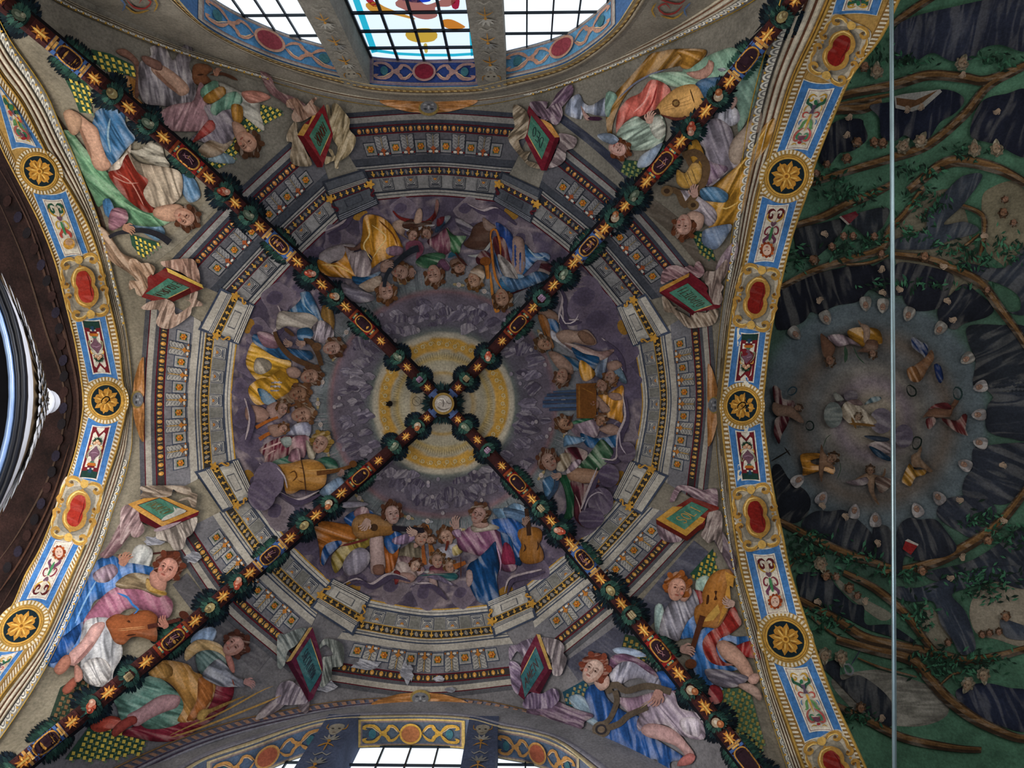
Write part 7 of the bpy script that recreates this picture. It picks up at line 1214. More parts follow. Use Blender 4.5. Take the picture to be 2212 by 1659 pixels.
# ------------------------------------------------------------------ angels in the painted sky
SKY1 = '''
O 550 410
F painted_angel|angel in an orange cloak blowing a black trumpet, top left of the sky|angel|music angels in the painted sky
cloud S #8d8284 20,.3: 560 560 640 500 760 470 850 480 820 560 780 620 700 600 600 640
leg S #5c4038 0: 760 480 850 490 910 440 910 500 820 520
cloak S #c08420 80,.85,.9: 950 240 1060 240 1150 300 1200 380 1240 460 1250 500 1180 560 1080 600 990 660 1010 560 920 500 930 380
+ L #dfc080 12: 960 260 980 380 930 480 1000 600
+ L #dfc080 10: 1000 300 1120 400 1060 500 1010 580
+ L #6a3c10 14: 1060 260 1180 380 1220 480
+ S #b87a1c 40,.8: 550 600 660 630 750 580 780 500 810 580 860 740 740 740 640 730 570 690
+ L #e0b868 10: 570 640 700 650 840 720
robe S #9a8a8c 100,.75: 780 500 850 540 930 520 960 560 990 660 960 740 880 740 830 660
sleeve S #7c6070 90,.8: 1130 500 1200 480 1260 500 1250 550 1170 560 1130 540
sash S #1f4c70 10,.6: 840 740 940 745 1060 700 1050 730 960 800 870 800
chest S #8c7868 30,.6: 900 810 1040 740 1080 760 1050 840 980 870 920 840
wing S #7c7480 20,.7: 750 800 880 850 1000 900 1000 940 880 960 790 920 760 860
neck S #8c6e60 0: 1080 620 1180 600 1210 680 1140 700 1080 700
head H #5c3a20 #98786a: 1120 860 74 80 -.4
trumpet L #20242c 60,44,36,30: 1400 500 1340 520 1230 600 1130 720 1105 830
hand D #8c7064 0: 1130 640 50 -10
F painted_angel|curly haired angel tilted beside the black trumpet|angel|music angels in the painted sky
O 550 410
head H #5a3a20 #957668: 1240 700 72 20 .6
hand D #86685c 0: 1340 700 44 90
F painted_angel|cherub at the top of the sky holding a red and white scarf|angel|music angels in the painted sky
body S #8c7466 0,.1: 1190 280 1260 260 1290 330 1270 380 1320 420 1240 380 1180 320
scarf L #5c1a18 12,34,30,10: 1180 180 1240 240 1350 270 1460 280 1540 200 1550 110
+ S #5c1a18 80,.4: 1440 290 1520 230 1545 90 1570 130 1540 240 1460 310
leg S #94796a 80,.1: 1380 190 1410 160 1430 200 1420 280 1390 310 1360 280
tunic S #3c241c 0,.3: 1270 290 1350 250 1370 290 1500 260 1480 320 1400 330 1290 330
scarf L #a09c9c 22: 1270 330 1340 350 1440 320 1540 300
head H #4c3020 #98786a: 1350 390 44 -60 .5
head2 H #4c3020 #8f7062: 1470 375 42 -120 -.5
wing S #28384c 60,.7: 1540 340 1600 240 1670 230 1620 300 1560 360
+ S #5c1c24 60,.6: 1560 250 1620 230 1600 290 1560 310
F painted_angel|angel in green and mauve folds with head hanging down at the top centre|angel|music angels in the painted sky
robe S #6c3c4c 90,.85: 1480 440 1570 380 1640 330 1670 400 1670 500 1620 550 1560 520
+ S #2c5038 20,.8,.9: 1380 620 1440 560 1560 540 1620 560 1600 600 1500 660 1430 660
+ S #3c6844 60,.8: 1640 330 1700 390 1800 400 1760 470 1740 540 1680 520 1670 420
+ L #6a3848 50: 1300 520 1310 470 1380 450 1420 500 1380 590
+ S #5c3c50 60,.7: 1560 640 1600 590 1660 640 1650 690 1590 670
head H #4f301c #8f7062: 1530 720 72 80 .6
F painted_angel|two dark haired angels singing from a scroll at the top of the sky|angel|music angels in the painted sky
scroll L #1f4a5c 40: 1650 580 1700 540 1740 560
arm S #6c5244 0: 1670 600 1760 580 1800 640 1760 700 1700 700 1670 650
head H #4a2e1c #8c6c5c: 1750 670 46 150 .4
flute L #3c1c18 18: 1710 530 1760 600 1820 650
head2 H #5c3c1c #94745f: 1870 770 60 70 .5
sleeve S #7c6450 30,.8: 1840 700 1920 640 1960 700 1950 760 1890 720
F painted_angel|angel playing a long golden trombone, upper right of the sky|angel|music angels in the painted sky
O 550 410
wing S #5c5464 20,.7: 1720 240 1800 280 1880 340 1870 400 1800 380 1740 320
leg S #4c3328 0,.1: 1870 320 1950 280 2010 330 2000 450 1960 500 1860 500 1790 460 1840 400
+ S #7c665c 0,.1: 1950 240 2020 290 2060 320 2000 350 1960 320
shirt L #8c8c88 26: 2050 400 2000 480 1920 560 1820 560
cape S #24407c 80,.7: 2060 300 2140 330 2212 420 2300 600 2260 700 2200 640 2140 500
robe S #5a2428 80,.8: 2040 420 2130 430 2180 600 2212 700 2120 660 2060 540
+ S #4c1c24 40,.7: 1890 590 1950 520 2010 560 1990 620 1920 640
sleeve S #8c8480 60,.95: 2080 560 2150 600 2220 680 2240 780 2160 760 2100 680
+ S #3c5c7c 60,.8: 2120 740 2260 760 2400 700 2500 740 2400 800 2212 850
trombone L #9c5c1c 18: 2010 440 2020 350 2060 345 2090 440 2100 560
+ L #9c5c1c 20: 2015 400 2030 600 2060 760 2120 860
+ L #9c5c1c 26,44: 1990 760 1975 600
+ E #6c3c14 0: 1970 610 48 38
+ L #a06420 22: 2010 700 2030 900 2060 1040 2090 1000 2070 860
head H #4c3018 #8c6c58: 2110 920 70 80 .3
F painted_angel|angel in a blue robe seated with bare knees, upper right of the sky|angel|music angels in the painted sky
O 1100 410
cloak S #2c5480 80,.85: -60 400 20 420 40 520 20 640 -20 720 -80 700 -120 560
+ S #2f6090 40,.9: 130 480 200 540 300 540 340 570 320 610 240 600 180 660 120 720 60 720
+ L #9aacb4 12: 160 500 240 580 320 560
leg S #8a7066 90,.12: 30 420 110 430 130 540 130 660 90 730 40 740 10 680 20 560
robe S #401820 20,.85: 280 620 360 660 390 700 300 740 220 800 120 850 0 890 80 800 180 740 240 700
+ S #3c6c90 10,.7: -60 740 20 720 120 740 100 820 20 870 -80 840
F painted_angel|angel with a harp under a blue mantle, left side of the sky|angel|music angels in the painted sky
O 550 410
mantle S #2c587c 70,.8: 390 890 460 880 510 960 560 1080 580 1120 500 1100 420 1080 340 1060 280 1050 360 980 400 930
+ L #7c94a4 10: 410 900 430 990 500 1060
wing S #7c5c2c 80,.6: 590 990 650 1010 680 1120 660 1200 620 1140 570 1080
knee S #948a80 20,.5: 220 1050 330 1050 460 1060 530 1110 520 1170 420 1180 280 1160 200 1190
cloak S #244c70 40,.8: 10 1240 120 1280 200 1340 340 1360 460 1380 470 1440 340 1450 200 1430 80 1360 0 1300
+ S #7c5c68 30,.5: 30 1220 150 1240 200 1320 180 1350 80 1330
shirt S #8c8088 100,.95,1.6: 500 1170 560 1120 640 1160 670 1230 640 1310 540 1290 470 1240
+ S #305c80 10,.7: 370 1200 460 1180 500 1230 450 1290 380 1280
harp L #4c3420 30,46,46,36: 170 1210 210 1310 320 1430 500 1510 560 1530
+ L #4c3420 50,40: 420 1290 480 1300 540 1400 570 1500
+ L #4c3420 30: 250 1180 340 1250
+ E #5c4028 0: 530 1340 40 36
head H #4c2f1c #94766a: 660 1350 70 -10 .5
hand D #8c7064 0: 400 1310 44 180
+ D #8c7064 0: 290 1310 44 200
F painted_angel|yellow robed angel bowing below the harp, left side of the sky|angel|music angels in the painted sky
robe S #c09024 20,.85: 0 1310 100 1380 200 1440 270 1450 300 1480 280 1540 200 1560 120 1600 60 1640 -20 1560 -60 1460
+ S #a09484 60,.7: 20 1440 120 1460 140 1520 60 1570 0 1540
+ S #c08c1c 40,.8: 130 1600 240 1530 300 1600 360 1640 260 1740 140 1800 20 1820 -40 1700 40 1620
head H #4c2f1c #8c6c5c: 470 1590 72 -10 .4
arm S #8c7064 0: 270 1530 340 1510 400 1560 360 1610 290 1590
F painted_angel|brown shadowed angel bust, left side of the sky|angel|music angels in the painted sky
O 550 820
robe S #6c5440 40,.7: 140 120 240 60 330 90 380 60 400 140 300 200 200 170
+ S #a0989c 80,.6: 140 100 150 20 230 0 200 100
head H #5c3c24 #7c5c48: 370 120 72 -10 .4
F painted_angel|child angel with blue wings playing a pipe, left side of the sky|angel|music angels in the painted sky
wing S #3c6480 60,.7: 30 80 100 100 180 180 170 220 80 200 50 150
body S #8c7068 0,.1: 110 230 200 190 250 220 200 260 240 300 180 340 120 300
+ S #8c6c60 0,.1: -60 230 60 240 120 300 60 360 -60 340
pipe L #8c4c18 30,20: 10 410 100 360 200 320
+ L #5c3820 20: 300 230 380 200 450 180
head H #5a3a22 #94766a: 240 250 50 -80 .5
F painted_angel|angel resting with closed eyes under the child piper, left side of the sky|angel|music angels in the painted sky
head H #5c3e26 #8c6c5c: 400 300 78 -10 .5
pipe L #8c4c18 34,20: 40 510 100 470 200 430 270 400
arm S #7c6054 0: 110 400 200 380 280 400 260 460 160 490
head2 H #5a3a22 #8f7062: 240 420 40 -40 .5
F painted_angel|blond curly angel in a crimson robe bowing a large viol, left of the sky|angel|music angels in the painted sky
wing S #8c8ca0 70,.6: 270 460 360 380 460 370 480 420 460 480 380 470
cape S #245040 20,.6: 130 720 260 640 380 680 500 690 600 660 680 700 690 760 600 760 460 700 300 740
robe S #5c2030 100,.85: 50 600 140 530 250 490 320 500 330 560 280 640 180 680 100 720 90 650
+ L #b0908c 14: 60 600 160 560 260 520
+ L #b0908c 12: 90 700 110 640 180 600
+ S #7c8480 80,.6: 220 510 300 490 320 540 270 580
+ S #8c606c 80,.85: 330 500 430 480 470 520 440 600 420 660 360 650 330 600
collar S #857a68 80,.8: 440 520 480 560 520 620 500 680 460 660
head H #7c6028 #98786a: 560 550 74 -60 -.7
sleeve S #8c6470 80,.9: 320 600 380 600 390 680 350 700 290 690
hand D #987868 0: 360 720 44 60
viol S #9c6c2c 5,.2: 200 740 320 720 440 690 540 710 590 760 600 830 580 900 500 940 400 930 340 960 280 960 260 880 240 800
+ L #5c3818 14: 300 800 340 780 360 830 320 870
+ L #5c3818 10: 380 750 420 760
+ L #5c3818 10: 370 860 420 880
+ L #5c3818 40,34,26: 530 800 680 780 820 740
+ E #5c3818 0: 840 720 34 30
+ L #c09c60 4: 420 780 700 760
bow L #3c2418 8: 390 660 420 800 440 990
hand D #7c6058 0: 740 790 36 120
cloud E #665a6c 0: 120 860 130 160
+ E #5c5064 40,.3: 60 980 120 140
+ L #a89ca4 12: 190 750 250 820 280 930
wing S #6c8098 60,.6: 560 960 640 880 720 840 760 900 680 960 620 1000
'''
SKY2 = '''
O 550 820
F painted_angel|lute player in an orange cloak and olive skirt, bottom of the sky|angel|music angels in the painted sky
wing S #8a8490 10,.6: 740 1060 820 1040 940 1050 960 1070 850 1090 760 1090
cloak S #9c5c1c 20,.75,.9: 520 1240 600 1220 740 1240 840 1260 880 1340 760 1400 640 1480 600 1560 570 1560 560 1440 540 1340
+ S #9c541c 80,.7: 1100 1420 1160 1480 1220 1420 1220 1500 1180 1620 1120 1640 1110 1540
+ S #1f4c84 70,.8: 570 1530 600 1420 700 1380 740 1400 640 1500 590 1580
+ S #1f4c84 40,.7: 770 1190 860 1120 960 1110 1010 1150 960 1240 860 1260
+ S #1f4c84 70,.8: 1110 1360 1180 1300 1260 1330 1250 1400 1180 1480 1130 1440
skirt S #84702c 60,.85: 670 1500 740 1430 860 1370 980 1340 1000 1380 940 1440 820 1500 740 1600 700 1640 670 1580
+ L #5c2420 20: 740 1420 860 1390 970 1360
leg S #98807c 90,.12: 990 1350 1050 1320 1090 1350 1100 1460 1110 1600 1060 1640 1000 1640 990 1500
foot S #6c4c40 0: 1010 1590 1100 1580 1100 1660 1020 1660
cloud S #8a8290 80,.4: 760 1580 820 1480 900 1440 970 1480 970 1560 900 1640 800 1660
sleeve S #8c6c74 100,.9: 850 1130 900 1090 960 1100 980 1180 930 1210 870 1180
+ S #8c7490 100,.85: 1180 1360 1280 1320 1340 1300 1360 1360 1280 1400 1200 1400
neck S #8c6f66 0: 1040 1180 1120 1160 1180 1210 1160 1260 1080 1230
lute S #80592c 0,.15,.6: 840 1260 870 1180 960 1150 1060 1170 1150 1220 1180 1280 1150 1320 1060 1330 960 1350 880 1340
+ E #3c2818 0: 1020 1262 32 32
+ L #5c3c1c 8: 888 1220 888 1300
+ P #1c1820 0: 1170 1245 1440 1265 1450 1300 1430 1310 1175 1290
+ L #201a20 26,20: 1420 1275 1445 1300
hand D #a08478 0: 950 1230 62 120
+ D #a08478 0: 1350 1300 52 200
head H #4c2c1c #9c8078: 1175 1150 74 -100 .6
F painted_angel|brown haired angel blowing a wind instrument beside the lute neck|angel|music angels in the painted sky
robe S #756a58 90,.8: 1200 1500 1300 1420 1360 1400 1440 1480 1460 1560 1380 1600 1300 1560
+ S #8c7074 60,.8: 1160 1640 1220 1520 1340 1530 1440 1620 1360 1680 1240 1700
+ S #8c2c24 20,.5: 1140 1640 1200 1610 1320 1650 1300 1700 1180 1700
pipe L #8c4c20 20,40: 1435 1390 1440 1480 1450 1580
head H #54341e #9c7c6c: 1420 1345 68 -80 .3
arm S #9c7c70 0: 1360 1390 1400 1420 1360 1440
F painted_angel|angel blowing a gilt trombone in the bottom group|angel|music angels in the painted sky
trombone L #8c5420 12: 1460 1300 1450 1250 1480 1245 1490 1320 1500 1460
+ L #8c5420 20,60: 1490 1380 1520 1500
head H #4c3020 #9a7a68: 1500 1370 34 -20 .3
F painted_angel|brown haired angel with a short pipe in the bottom group|angel|music angels in the painted sky
robe S #908c98 60,.8: 1560 1450 1640 1420 1720 1400 1760 1440 1740 1500 1640 1520 1580 1500
+ S #a08c54 60,.7: 1690 1430 1750 1410 1770 1470 1700 1500
head H #54341e #9c7c6c: 1640 1345 62 -110 -.5
pipe L #5c2418 26,16: 1650 1380 1630 1460
F painted_angel|small singing cherub in the middle of the bottom group|angel|music angels in the painted sky
book S #7c7878 0,.5: 1480 1620 1700 1610 1710 1650 1480 1660
robe S #5c2c38 0,.5: 1500 1600 1620 1580 1700 1640 1520 1660
head H #5a3a20 #9c7c6c: 1560 1545 56 -90 .3
F painted_angel|cherub singing at the right of the bottom group|angel|music angels in the painted sky
head H #5a3a20 #9a7a68: 1665 1600 46 -100 .3
violin L #8c4c1c 50,30: 1700 1600 1800 1560
+ L #4c2814 8: 1760 1500 1760 1700
F painted_angel|pale child with a dark haired head at the left of the bottom group|angel|music angels in the painted sky
robe S #94807c 60,.7: 1140 1660 1240 1560 1340 1600 1380 1680 1260 1720
head H #4c2c1c #a08474: 1370 1590 46 -60 .5
F painted_angel|angel in mauve and blue raising a hand, bottom of the sky|angel|music angels in the painted sky
wing S #6c8ca8 70,.6: 2040 1110 2140 1100 2212 1060 2300 1100 2280 1220 2180 1260 2100 1200
robe S #704460 60,.8,.9: 1700 1310 1800 1300 1860 1260 2000 1260 2080 1300 2180 1340 2212 1440 2212 1600 2120 1620 2080 1560 2050 1440 1960 1500 1860 1480 1760 1440 1740 1360
+ L #b08ca4 12: 2060 1400 2100 1560 2090 1640
cloak S #0f4070 70,.7,.9: 1840 1580 1900 1540 1990 1460 2050 1400 2060 1500 2080 1600 2060 1700 2080 1900 1980 1900 1900 1860 1820 1680
+ S #1c4c8c 60,.7: 2030 1210 2140 1190 2212 1200 2300 1280 2300 1440 2230 1500 2180 1340 2080 1290
collar S #7f7468 0,.8: 1850 1260 1900 1220 2040 1240 2080 1270 1980 1290 1880 1300
sleeve S #7c6078 60,.8: 1690 1290 1750 1280 1760 1340 1700 1330
hand D #8c7068 0: 1715 1230 60 -95
neck S #8c6e64 0: 1870 1200 1960 1200 2000 1240 1940 1270 1870 1250
head H #4c3020 #8c6e66: 1910 1155 70 -60 -.6
F painted_cherub|row of bare footed cherubs seated on the bottom cloud|cherub|music angels in the painted sky
O 550 1239
body S #8c6c64 0,.1: 1240 0 1330 0 1370 40 1320 80 1250 70 1200 80
wing S #7c2c2c 0,.5: 1190 -20 1240 -10 1230 60 1200 90
leg S #8c7470 90,.1: 1480 0 1530 -10 1550 60 1560 120 1530 130 1500 100 1490 50
+ S #8c7470 90,.1: 1810 -20 1850 -20 1860 60 1830 110 1810 80
robe S #1c4c50 0,.6: 1410 20 1500 5 1600 0 1710 0 1720 40 1660 60 1560 20
+ S #70647c 60,.6: 1340 120 1400 60 1480 40 1560 60 1640 90 1720 110 1640 60 1600 30 1500 20
F painted_angel|violin player half hidden behind the lower right rib in the sky|angel|music angels in the painted sky
O 1100 820
wing S #4c6480 10,.7: -40 1100 60 1110 160 1140 200 1180 120 1220 0 1200
cloak S #14406c 80,.7: -60 1230 60 1240 80 1340 60 1440 100 1560 60 1570 -20 1500 -60 1380
+ S #7c2440 80,.5: -40 1400 20 1440 50 1560 20 1570 -60 1560
violin S #84541c 90,.15: 90 1290 150 1270 220 1270 270 1300 270 1370 250 1400 280 1460 280 1530 200 1560 120 1550 90 1480 110 1410 80 1340
+ L #382418 40,34: 170 1330 160 1220 145 1100
+ L #382418 12: 125 1400 140 1440 120 1470
+ L #382418 12: 240 1380 250 1420 235 1460
hand D #84685c 0: 140 1210 44 -60
F painted_angel|violinist with raised bow and bare foot on a cloud, right of the sky|angel|music angels in the painted sky
O 1100 410
arm S #745a4c 0,.1: 240 1020 330 1020 400 1060 420 1130 360 1110 280 1070 240 1050
robe S #1c4870 60,.7: 320 1110 400 1120 420 1200 380 1230 340 1200
+ S #88848c 40,.8: 330 1180 400 1220 500 1300 600 1370 660 1420 560 1400 440 1320 360 1260
leg S #8c7264 20,.12: 410 1240 480 1200 580 1210 660 1200 730 1280 720 1320 640 1320 560 1300 480 1320
foot S #6c5040 0: 580 1230 620 1200 690 1230 735 1290 720 1320 640 1310
robe S #7c605c 20,.8: 480 1310 640 1340 760 1380 880 1360 860 1400 780 1450 680 1430 560 1380
+ S #18466c 20,.7: 540 1350 640 1400 760 1430 740 1500 700 1530 600 1460
+ S #1c4460 40,.7: 440 1410 560 1450 600 1480 580 1540 500 1520 450 1460
+ S #bc8420 80,.8: 610 1460 680 1500 730 1570 680 1620 630 1620 600 1540
violin S #7c4c20 70,.2: 250 1080 300 1080 340 1150 350 1240 380 1330 350 1340 310 1260 270 1160
bow L #2c1c14 10: 300 1200 340 1300 400 1460
body S #84685a 0,.1: 340 1390 420 1400 520 1480 540 1560 480 1570 400 1500
head H #4c3420 #8c6c58: 300 1320 58 200 .4
head2 H #4c3020 #8c6c5c: 450 1590 60 100 .3
cloud L #b0a4a4 10: 420 1130 430 1050 480 1140 560 1120 590 1060
F painted_angel|winged boy kneeling near the organ, right of the sky|angel|music angels in the painted sky
wing S #606c80 100,.7: 730 1560 780 1450 840 1390 830 1480 800 1600
+ S #5c7080 30,.6: 880 1460 960 1540 1000 1640 960 1640 880 1540
body S #84685c 0,.1: 840 1480 920 1460 960 1500 900 1540 850 1540
head H #5a3a22 #84685a: 860 1600 56 100 .4
F painted_organ|blue piped organ with a brown case in the right of the sky|organ
O 1100 820
pipe P #34445c 0: 375 97 575 85 575 105 375 112
+ P #2a3850 0: 320 120 575 112 575 135 320 142
+ P #3c4c66 0: 300 148 575 142 575 165 300 172
+ P #2a3850 0: 285 180 575 172 575 198 285 205
+ P #3c4c66 0: 285 212 575 205 575 232 285 240
+ P #2a3850 0: 340 246 575 238 575 262 340 268
case P #6a4018 0: 570 35 745 30 742 330 575 330
+ P #84541c 0: 590 50 605 50 605 320 590 320
+ L #8c5c20 8: 620 70 720 120
F painted_angel|child in orange playing a small keyboard at the organ|angel|music angels in the painted sky
drum E #8c8480 0: 690 130 50 46
+ L #7c2018 24: 650 100 700 80 730 85
robe S #b87c20 100,.8: 760 140 860 120 960 60 970 160 960 260 970 360 900 330 800 300 860 240 800 180
arm S #84685c 0,.1: 740 130 800 180 860 260 800 280 750 200
+ S #84685c 0,.1: 840 120 940 120 960 170 880 170
head H #54381f #8c6e60: 720 220 48 150 .5
head2 H #54381f #8c6c5c: 790 50 50 60 .4
F painted_angel|angel blowing a pipe below the organ, right of the sky|angel|music angels in the painted sky
robe S #84707c 60,.85: 530 400 620 340 700 340 760 400 740 480 640 500 560 460
+ S #1c4c74 60,.7: 620 460 740 500 880 480 940 460 930 560 800 580 680 570
+ S #255c40 20,.6: 540 360 640 330 720 330 560 380
arm S #8c7064 0,.1: 770 420 860 380 940 420 940 460 860 470 790 440
head H #4c301c #84644f: 480 380 60 200 .4
pipe L #3c241c 16: 550 290 520 350 490 400
head2 H #54341e #84644f: 780 350 44 -60 .4
F painted_angel|angel with a curved horn in crimson and green, right of the sky|angel|music angels in the painted sky
wing S #5c7c98 60,.7: 480 480 560 490 660 500 600 540 500 560 470 570
+ S #3c6080 60,.7: 290 860 360 830 380 900 330 1010 300 960
cape S #2f5038 50,.8: 600 740 700 620 780 520 840 560 880 620 830 700 780 760 680 760
+ S #18442c 70,.7: 430 840 520 840 560 960 560 1080 540 1160 460 1200 490 1080 470 940
robe S #4a1824 60,.9: 480 600 560 580 660 620 640 680 560 700 500 690
collar S #70604c 60,.8: 440 640 520 640 520 720 460 780 400 750
leg S #84644f 10,.12: 500 800 560 760 700 770 780 800 770 870 700 880 600 880 530 860
robe S #50202c 80,.85: 530 880 650 900 760 910 700 950 640 1010 620 1100 640 1240 560 1160 560 1000
+ L #9c807c 10: 560 980 600 1080 610 1190
sleeve S #84707c 60,.85: 500 760 560 690 610 690 590 740 500 800
horn L #28384c 22,34,30: 370 740 400 830 400 920 330 1020
hand D #8c7064 0: 410 820 46 170
head H #4c2c1c #84685c: 340 700 74 -120 .6
cloud E #4c4054 20,.3: 850 820 90 100
+ E #564a5c 60,.3: 780 1040 110 120
+ E #4c4054 0,.3: 700 1180 110 90
+ E #544858 0,.3: 1000 620 80 90
+ L #a0949c 10: 940 430 950 560 1000 640
+ L #a0949c 10: 640 1120 680 1010 760 960 800 980
'''
draw(SKY1, 550, 410, 3.95, 'V', 1.0); draw(SKY2, 550, 820, 3.95, 'V', 1.0)
# ------------------------------------------------------------------ painted presbytery vault: tree of monks and nuns around a glory
AC = np.array([1885., 905.])
def apse_ground():
    m = MB('A', .003); nx, ny = 90, 150; X, Y = np.meshgrid(np.linspace(1560, 2330, nx), np.linspace(-80, 1740, ny)); x, y = X.ravel(), Y.ravel(); r = np.hypot((x - AC[0]) * 1.0, (y - AC[1]) * .95)
    k = [0, 45, 75, 100, 130, 165, 200, 235, 260, 400, 900]; cl = ['#867c6c', '#80766a', '#70646a', '#6c6660', '#5a5a5a', '#5a5048', '#50585c', '#566066', '#3d5248', '#42634f', '#4c745c']; L = np.array([lin(q) for q in cl]); c = np.stack([np.interp(r, k, L[:, i]) for i in range(3)], 1)
    A = np.arctan2(y - AC[1], x - AC[0]); n1 = fbm(x / 70, y / 70, 2.0); n2 = fbm(x / 25, y / 25, 5.0); c = c * (1 + .3 * n1 + .15 * n2)[:, None]; ray_ = np.sin(A * 90) * ((r > 60) & (r < 108)); c = c * (1 + .12 * ray_)[:, None]
    m.raw(at('A', np.stack([x, y], 1), .004), [(j * nx + i, j * nx + i + 1, (j + 1) * nx + i + 1, (j + 1) * nx + i) for j in range(ny - 1) for i in range(nx - 1)], np.minimum(c, .9)); o = m.build('painted_tree_vault'); tag(o, 'green ground of the presbytery fresco with a pale glory in its middle', 'fresco'); return o
AG = apse_ground()
def apoly(pts, c, nm, ang=0, st=0, ox=1650, oy=0, off=.007): m = MB('A', off, 1.0); v = [float(q) for q in pts.split()]; m.poly([(ox + v[i] / 3.936, oy + v[i + 1] / 3.936) for i in range(0, len(v), 2)], c, True, ang=ang, st=st, mod=.15); return m.build(nm, AG)
apoly('1130 240 1600 0 1800 500 1900 800 1400 900 1150 700', '#6c6656', 'sky_patch', oy=410 - 0); apoly('1900 0 2212 0 2260 900 2050 660 1880 500 1850 200', '#746c58', 'sky_patch', oy=410)
apoly('1850 120 2100 60 2260 200 2250 600 1980 560 1800 500 1750 300', '#8a8070', 'sky_patch', oy=1239); apoly('580 900 900 820 1100 850 1500 1000 1560 1200 1300 1300 900 1250 700 1100', '#77736a', 'bare_patch', oy=1239, st=.4); apoly('1330 280 1440 300 1600 560 1500 640 1380 560', '#7d7666', 'sky_patch', oy=1239)
apoly('600 20 800 180 1080 340 1000 400 800 260 640 120', '#7f7a6c', 'sky_patch', oy=1239)
BR = [(0, 90, '560 850 760 790 1110 720 1400 640 1700 660 1900 680 2260 540'), (0, 80, '400 1560 700 1460 1100 1340 1400 1230 1700 980 1900 740 2150 600 2300 520'), (0, 100, '1230 1620 1500 1410 1700 1370 2000 1440 2260 1580'), (0, 70, '1090 210 1300 60 1500 -60'), (0, 90, '520 960 650 930 850 920 1000 860'), (0, 40, '560 900 800 860 1100 800'),
 (410, 80, '270 300 500 230 700 130 1000 0 1100 -60'), (410, 70, '140 830 400 700 700 600 1000 500 1070 340 1200 200 1360 -20'), (410, 85, '1080 550 1400 590 1650 690 1850 800 2000 1000 2150 1200 2250 1360'), (410, 50, '1680 130 1860 220 1870 400 1830 600'), (410, 30, '1600 560 1720 470 1830 380'), (410, 30, '1060 560 900 620 700 640'),
 (820, 80, '130 1200 400 1340 700 1480 1080 1600'), (820, 95, '1000 1650 1400 1570 1700 1430 2000 1220 2260 900'), (820, 30, '200 1640 300 1500 520 1480'), (1239, 90, '300 220 600 380 850 540 1080 600 1500 690 1700 740 2000 700 2260 630'), (1239, 75, '680 -10 950 130 1200 340 1400 600 1500 700'), (1239, 100, '620 560 900 640 1250 730 1400 880 1560 1060 1800 1240 2100 1380 2260 1410'), (1239, 75, '620 1120 900 1260 1200 1400 1600 1480 1850 1500'), (1239, 25, '360 330 600 520 800 600'), (1239, 25, '1500 950 1600 860 1700 840'), (1239, 22, '800 720 1000 800 1300 880')]
TREE = empty('painted_tree', (1900, 440), 'A', 'brown branching tree winding around the green presbytery vault', 'tree')
for oy, w_, s_ in BR:
    v = [float(q) for q in s_.split()]; P = [(1650 + v[i] / 3.936, oy + v[i + 1] / 3.936) for i in range(0, len(v), 2)]; m = MB('A', .040, 1.0); w_ = w_ / 3.936
    m.stroke(P, [w_ * .7, w_, w_, w_ * .7], '#3a2c20', ang=10, st=.3); m.stroke([(x, y - w_ * .12) for x, y in P], [w_ * .3, w_ * .55, w_ * .5, w_ * .3], '#66492a', ang=10, st=.35); m.stroke([(x, y - w_ * .25) for x, y in P], [1, w_ * .12, w_ * .12, 1], '#745634'); m.build('branch', TREE)
def leaves():
    R = random.Random(11)
    Z = [(1760, 190, 60, 24), (2160, 130, 50, 22), (1960, 130, 60, 20), (1720, 240, 40, 20), (2090, 330, 50, 20), (2010, 440, 50, 40), (1980, 500, 40, 30), (2110, 560, 60, 30), (2050, 530, 50, 25), (1720, 560, 40, 25), (1830, 540, 50, 20), (1890, 520, 50, 20), (2180, 540, 40, 40), (1740, 1200, 50, 40), (1840, 1210, 60, 30), (2100, 1250, 60, 30), (2140, 1270, 60, 40), (1990, 1330, 40, 50), (2050, 1440, 80, 30), (2130, 1430, 60, 30), (2020, 1420, 60, 20), (1850, 1550, 60, 20), (1950, 1240, 80, 20), (1780, 1340, 50, 40), (2180, 1160, 40, 30), (1760, 380, 60, 20), (1830, 420, 80, 30), (1990, 370, 60, 20), (1790, 1590, 40, 30), (1750, 1160, 50, 20), (1880, 100, 50, 30), (1975, 615, 120, 14), (2120, 1120, 50, 30)]
    for (zx, zy, rx, ry) in Z:
        m = MB('A', .050, 1.0)
        for k in range(int(rx * ry / 34) + 14):
            x, y = zx + R.gauss(0, .5) * rx, zy + R.gauss(0, .5) * ry; a = R.uniform(0, 6.28); l = R.uniform(5, 10); u = np.array([math.cos(a), math.sin(a)]); v = np.array([-u[1], u[0]]); p = np.array([x, y]); m.raw(at('A', np.array([p - u * l, p + v * l * .35, p + u * l, p - v * l * .35]), .05 + .004 * (k % 4)), [(0, 1, 2, 3)], lin(R.choice(['#1a2e22', '#20402e', '#2c5640', '#3c6c50', '#182820'])))
        o = m.build('foliage', TREE); o['kind'] = 'stuff'
leaves()
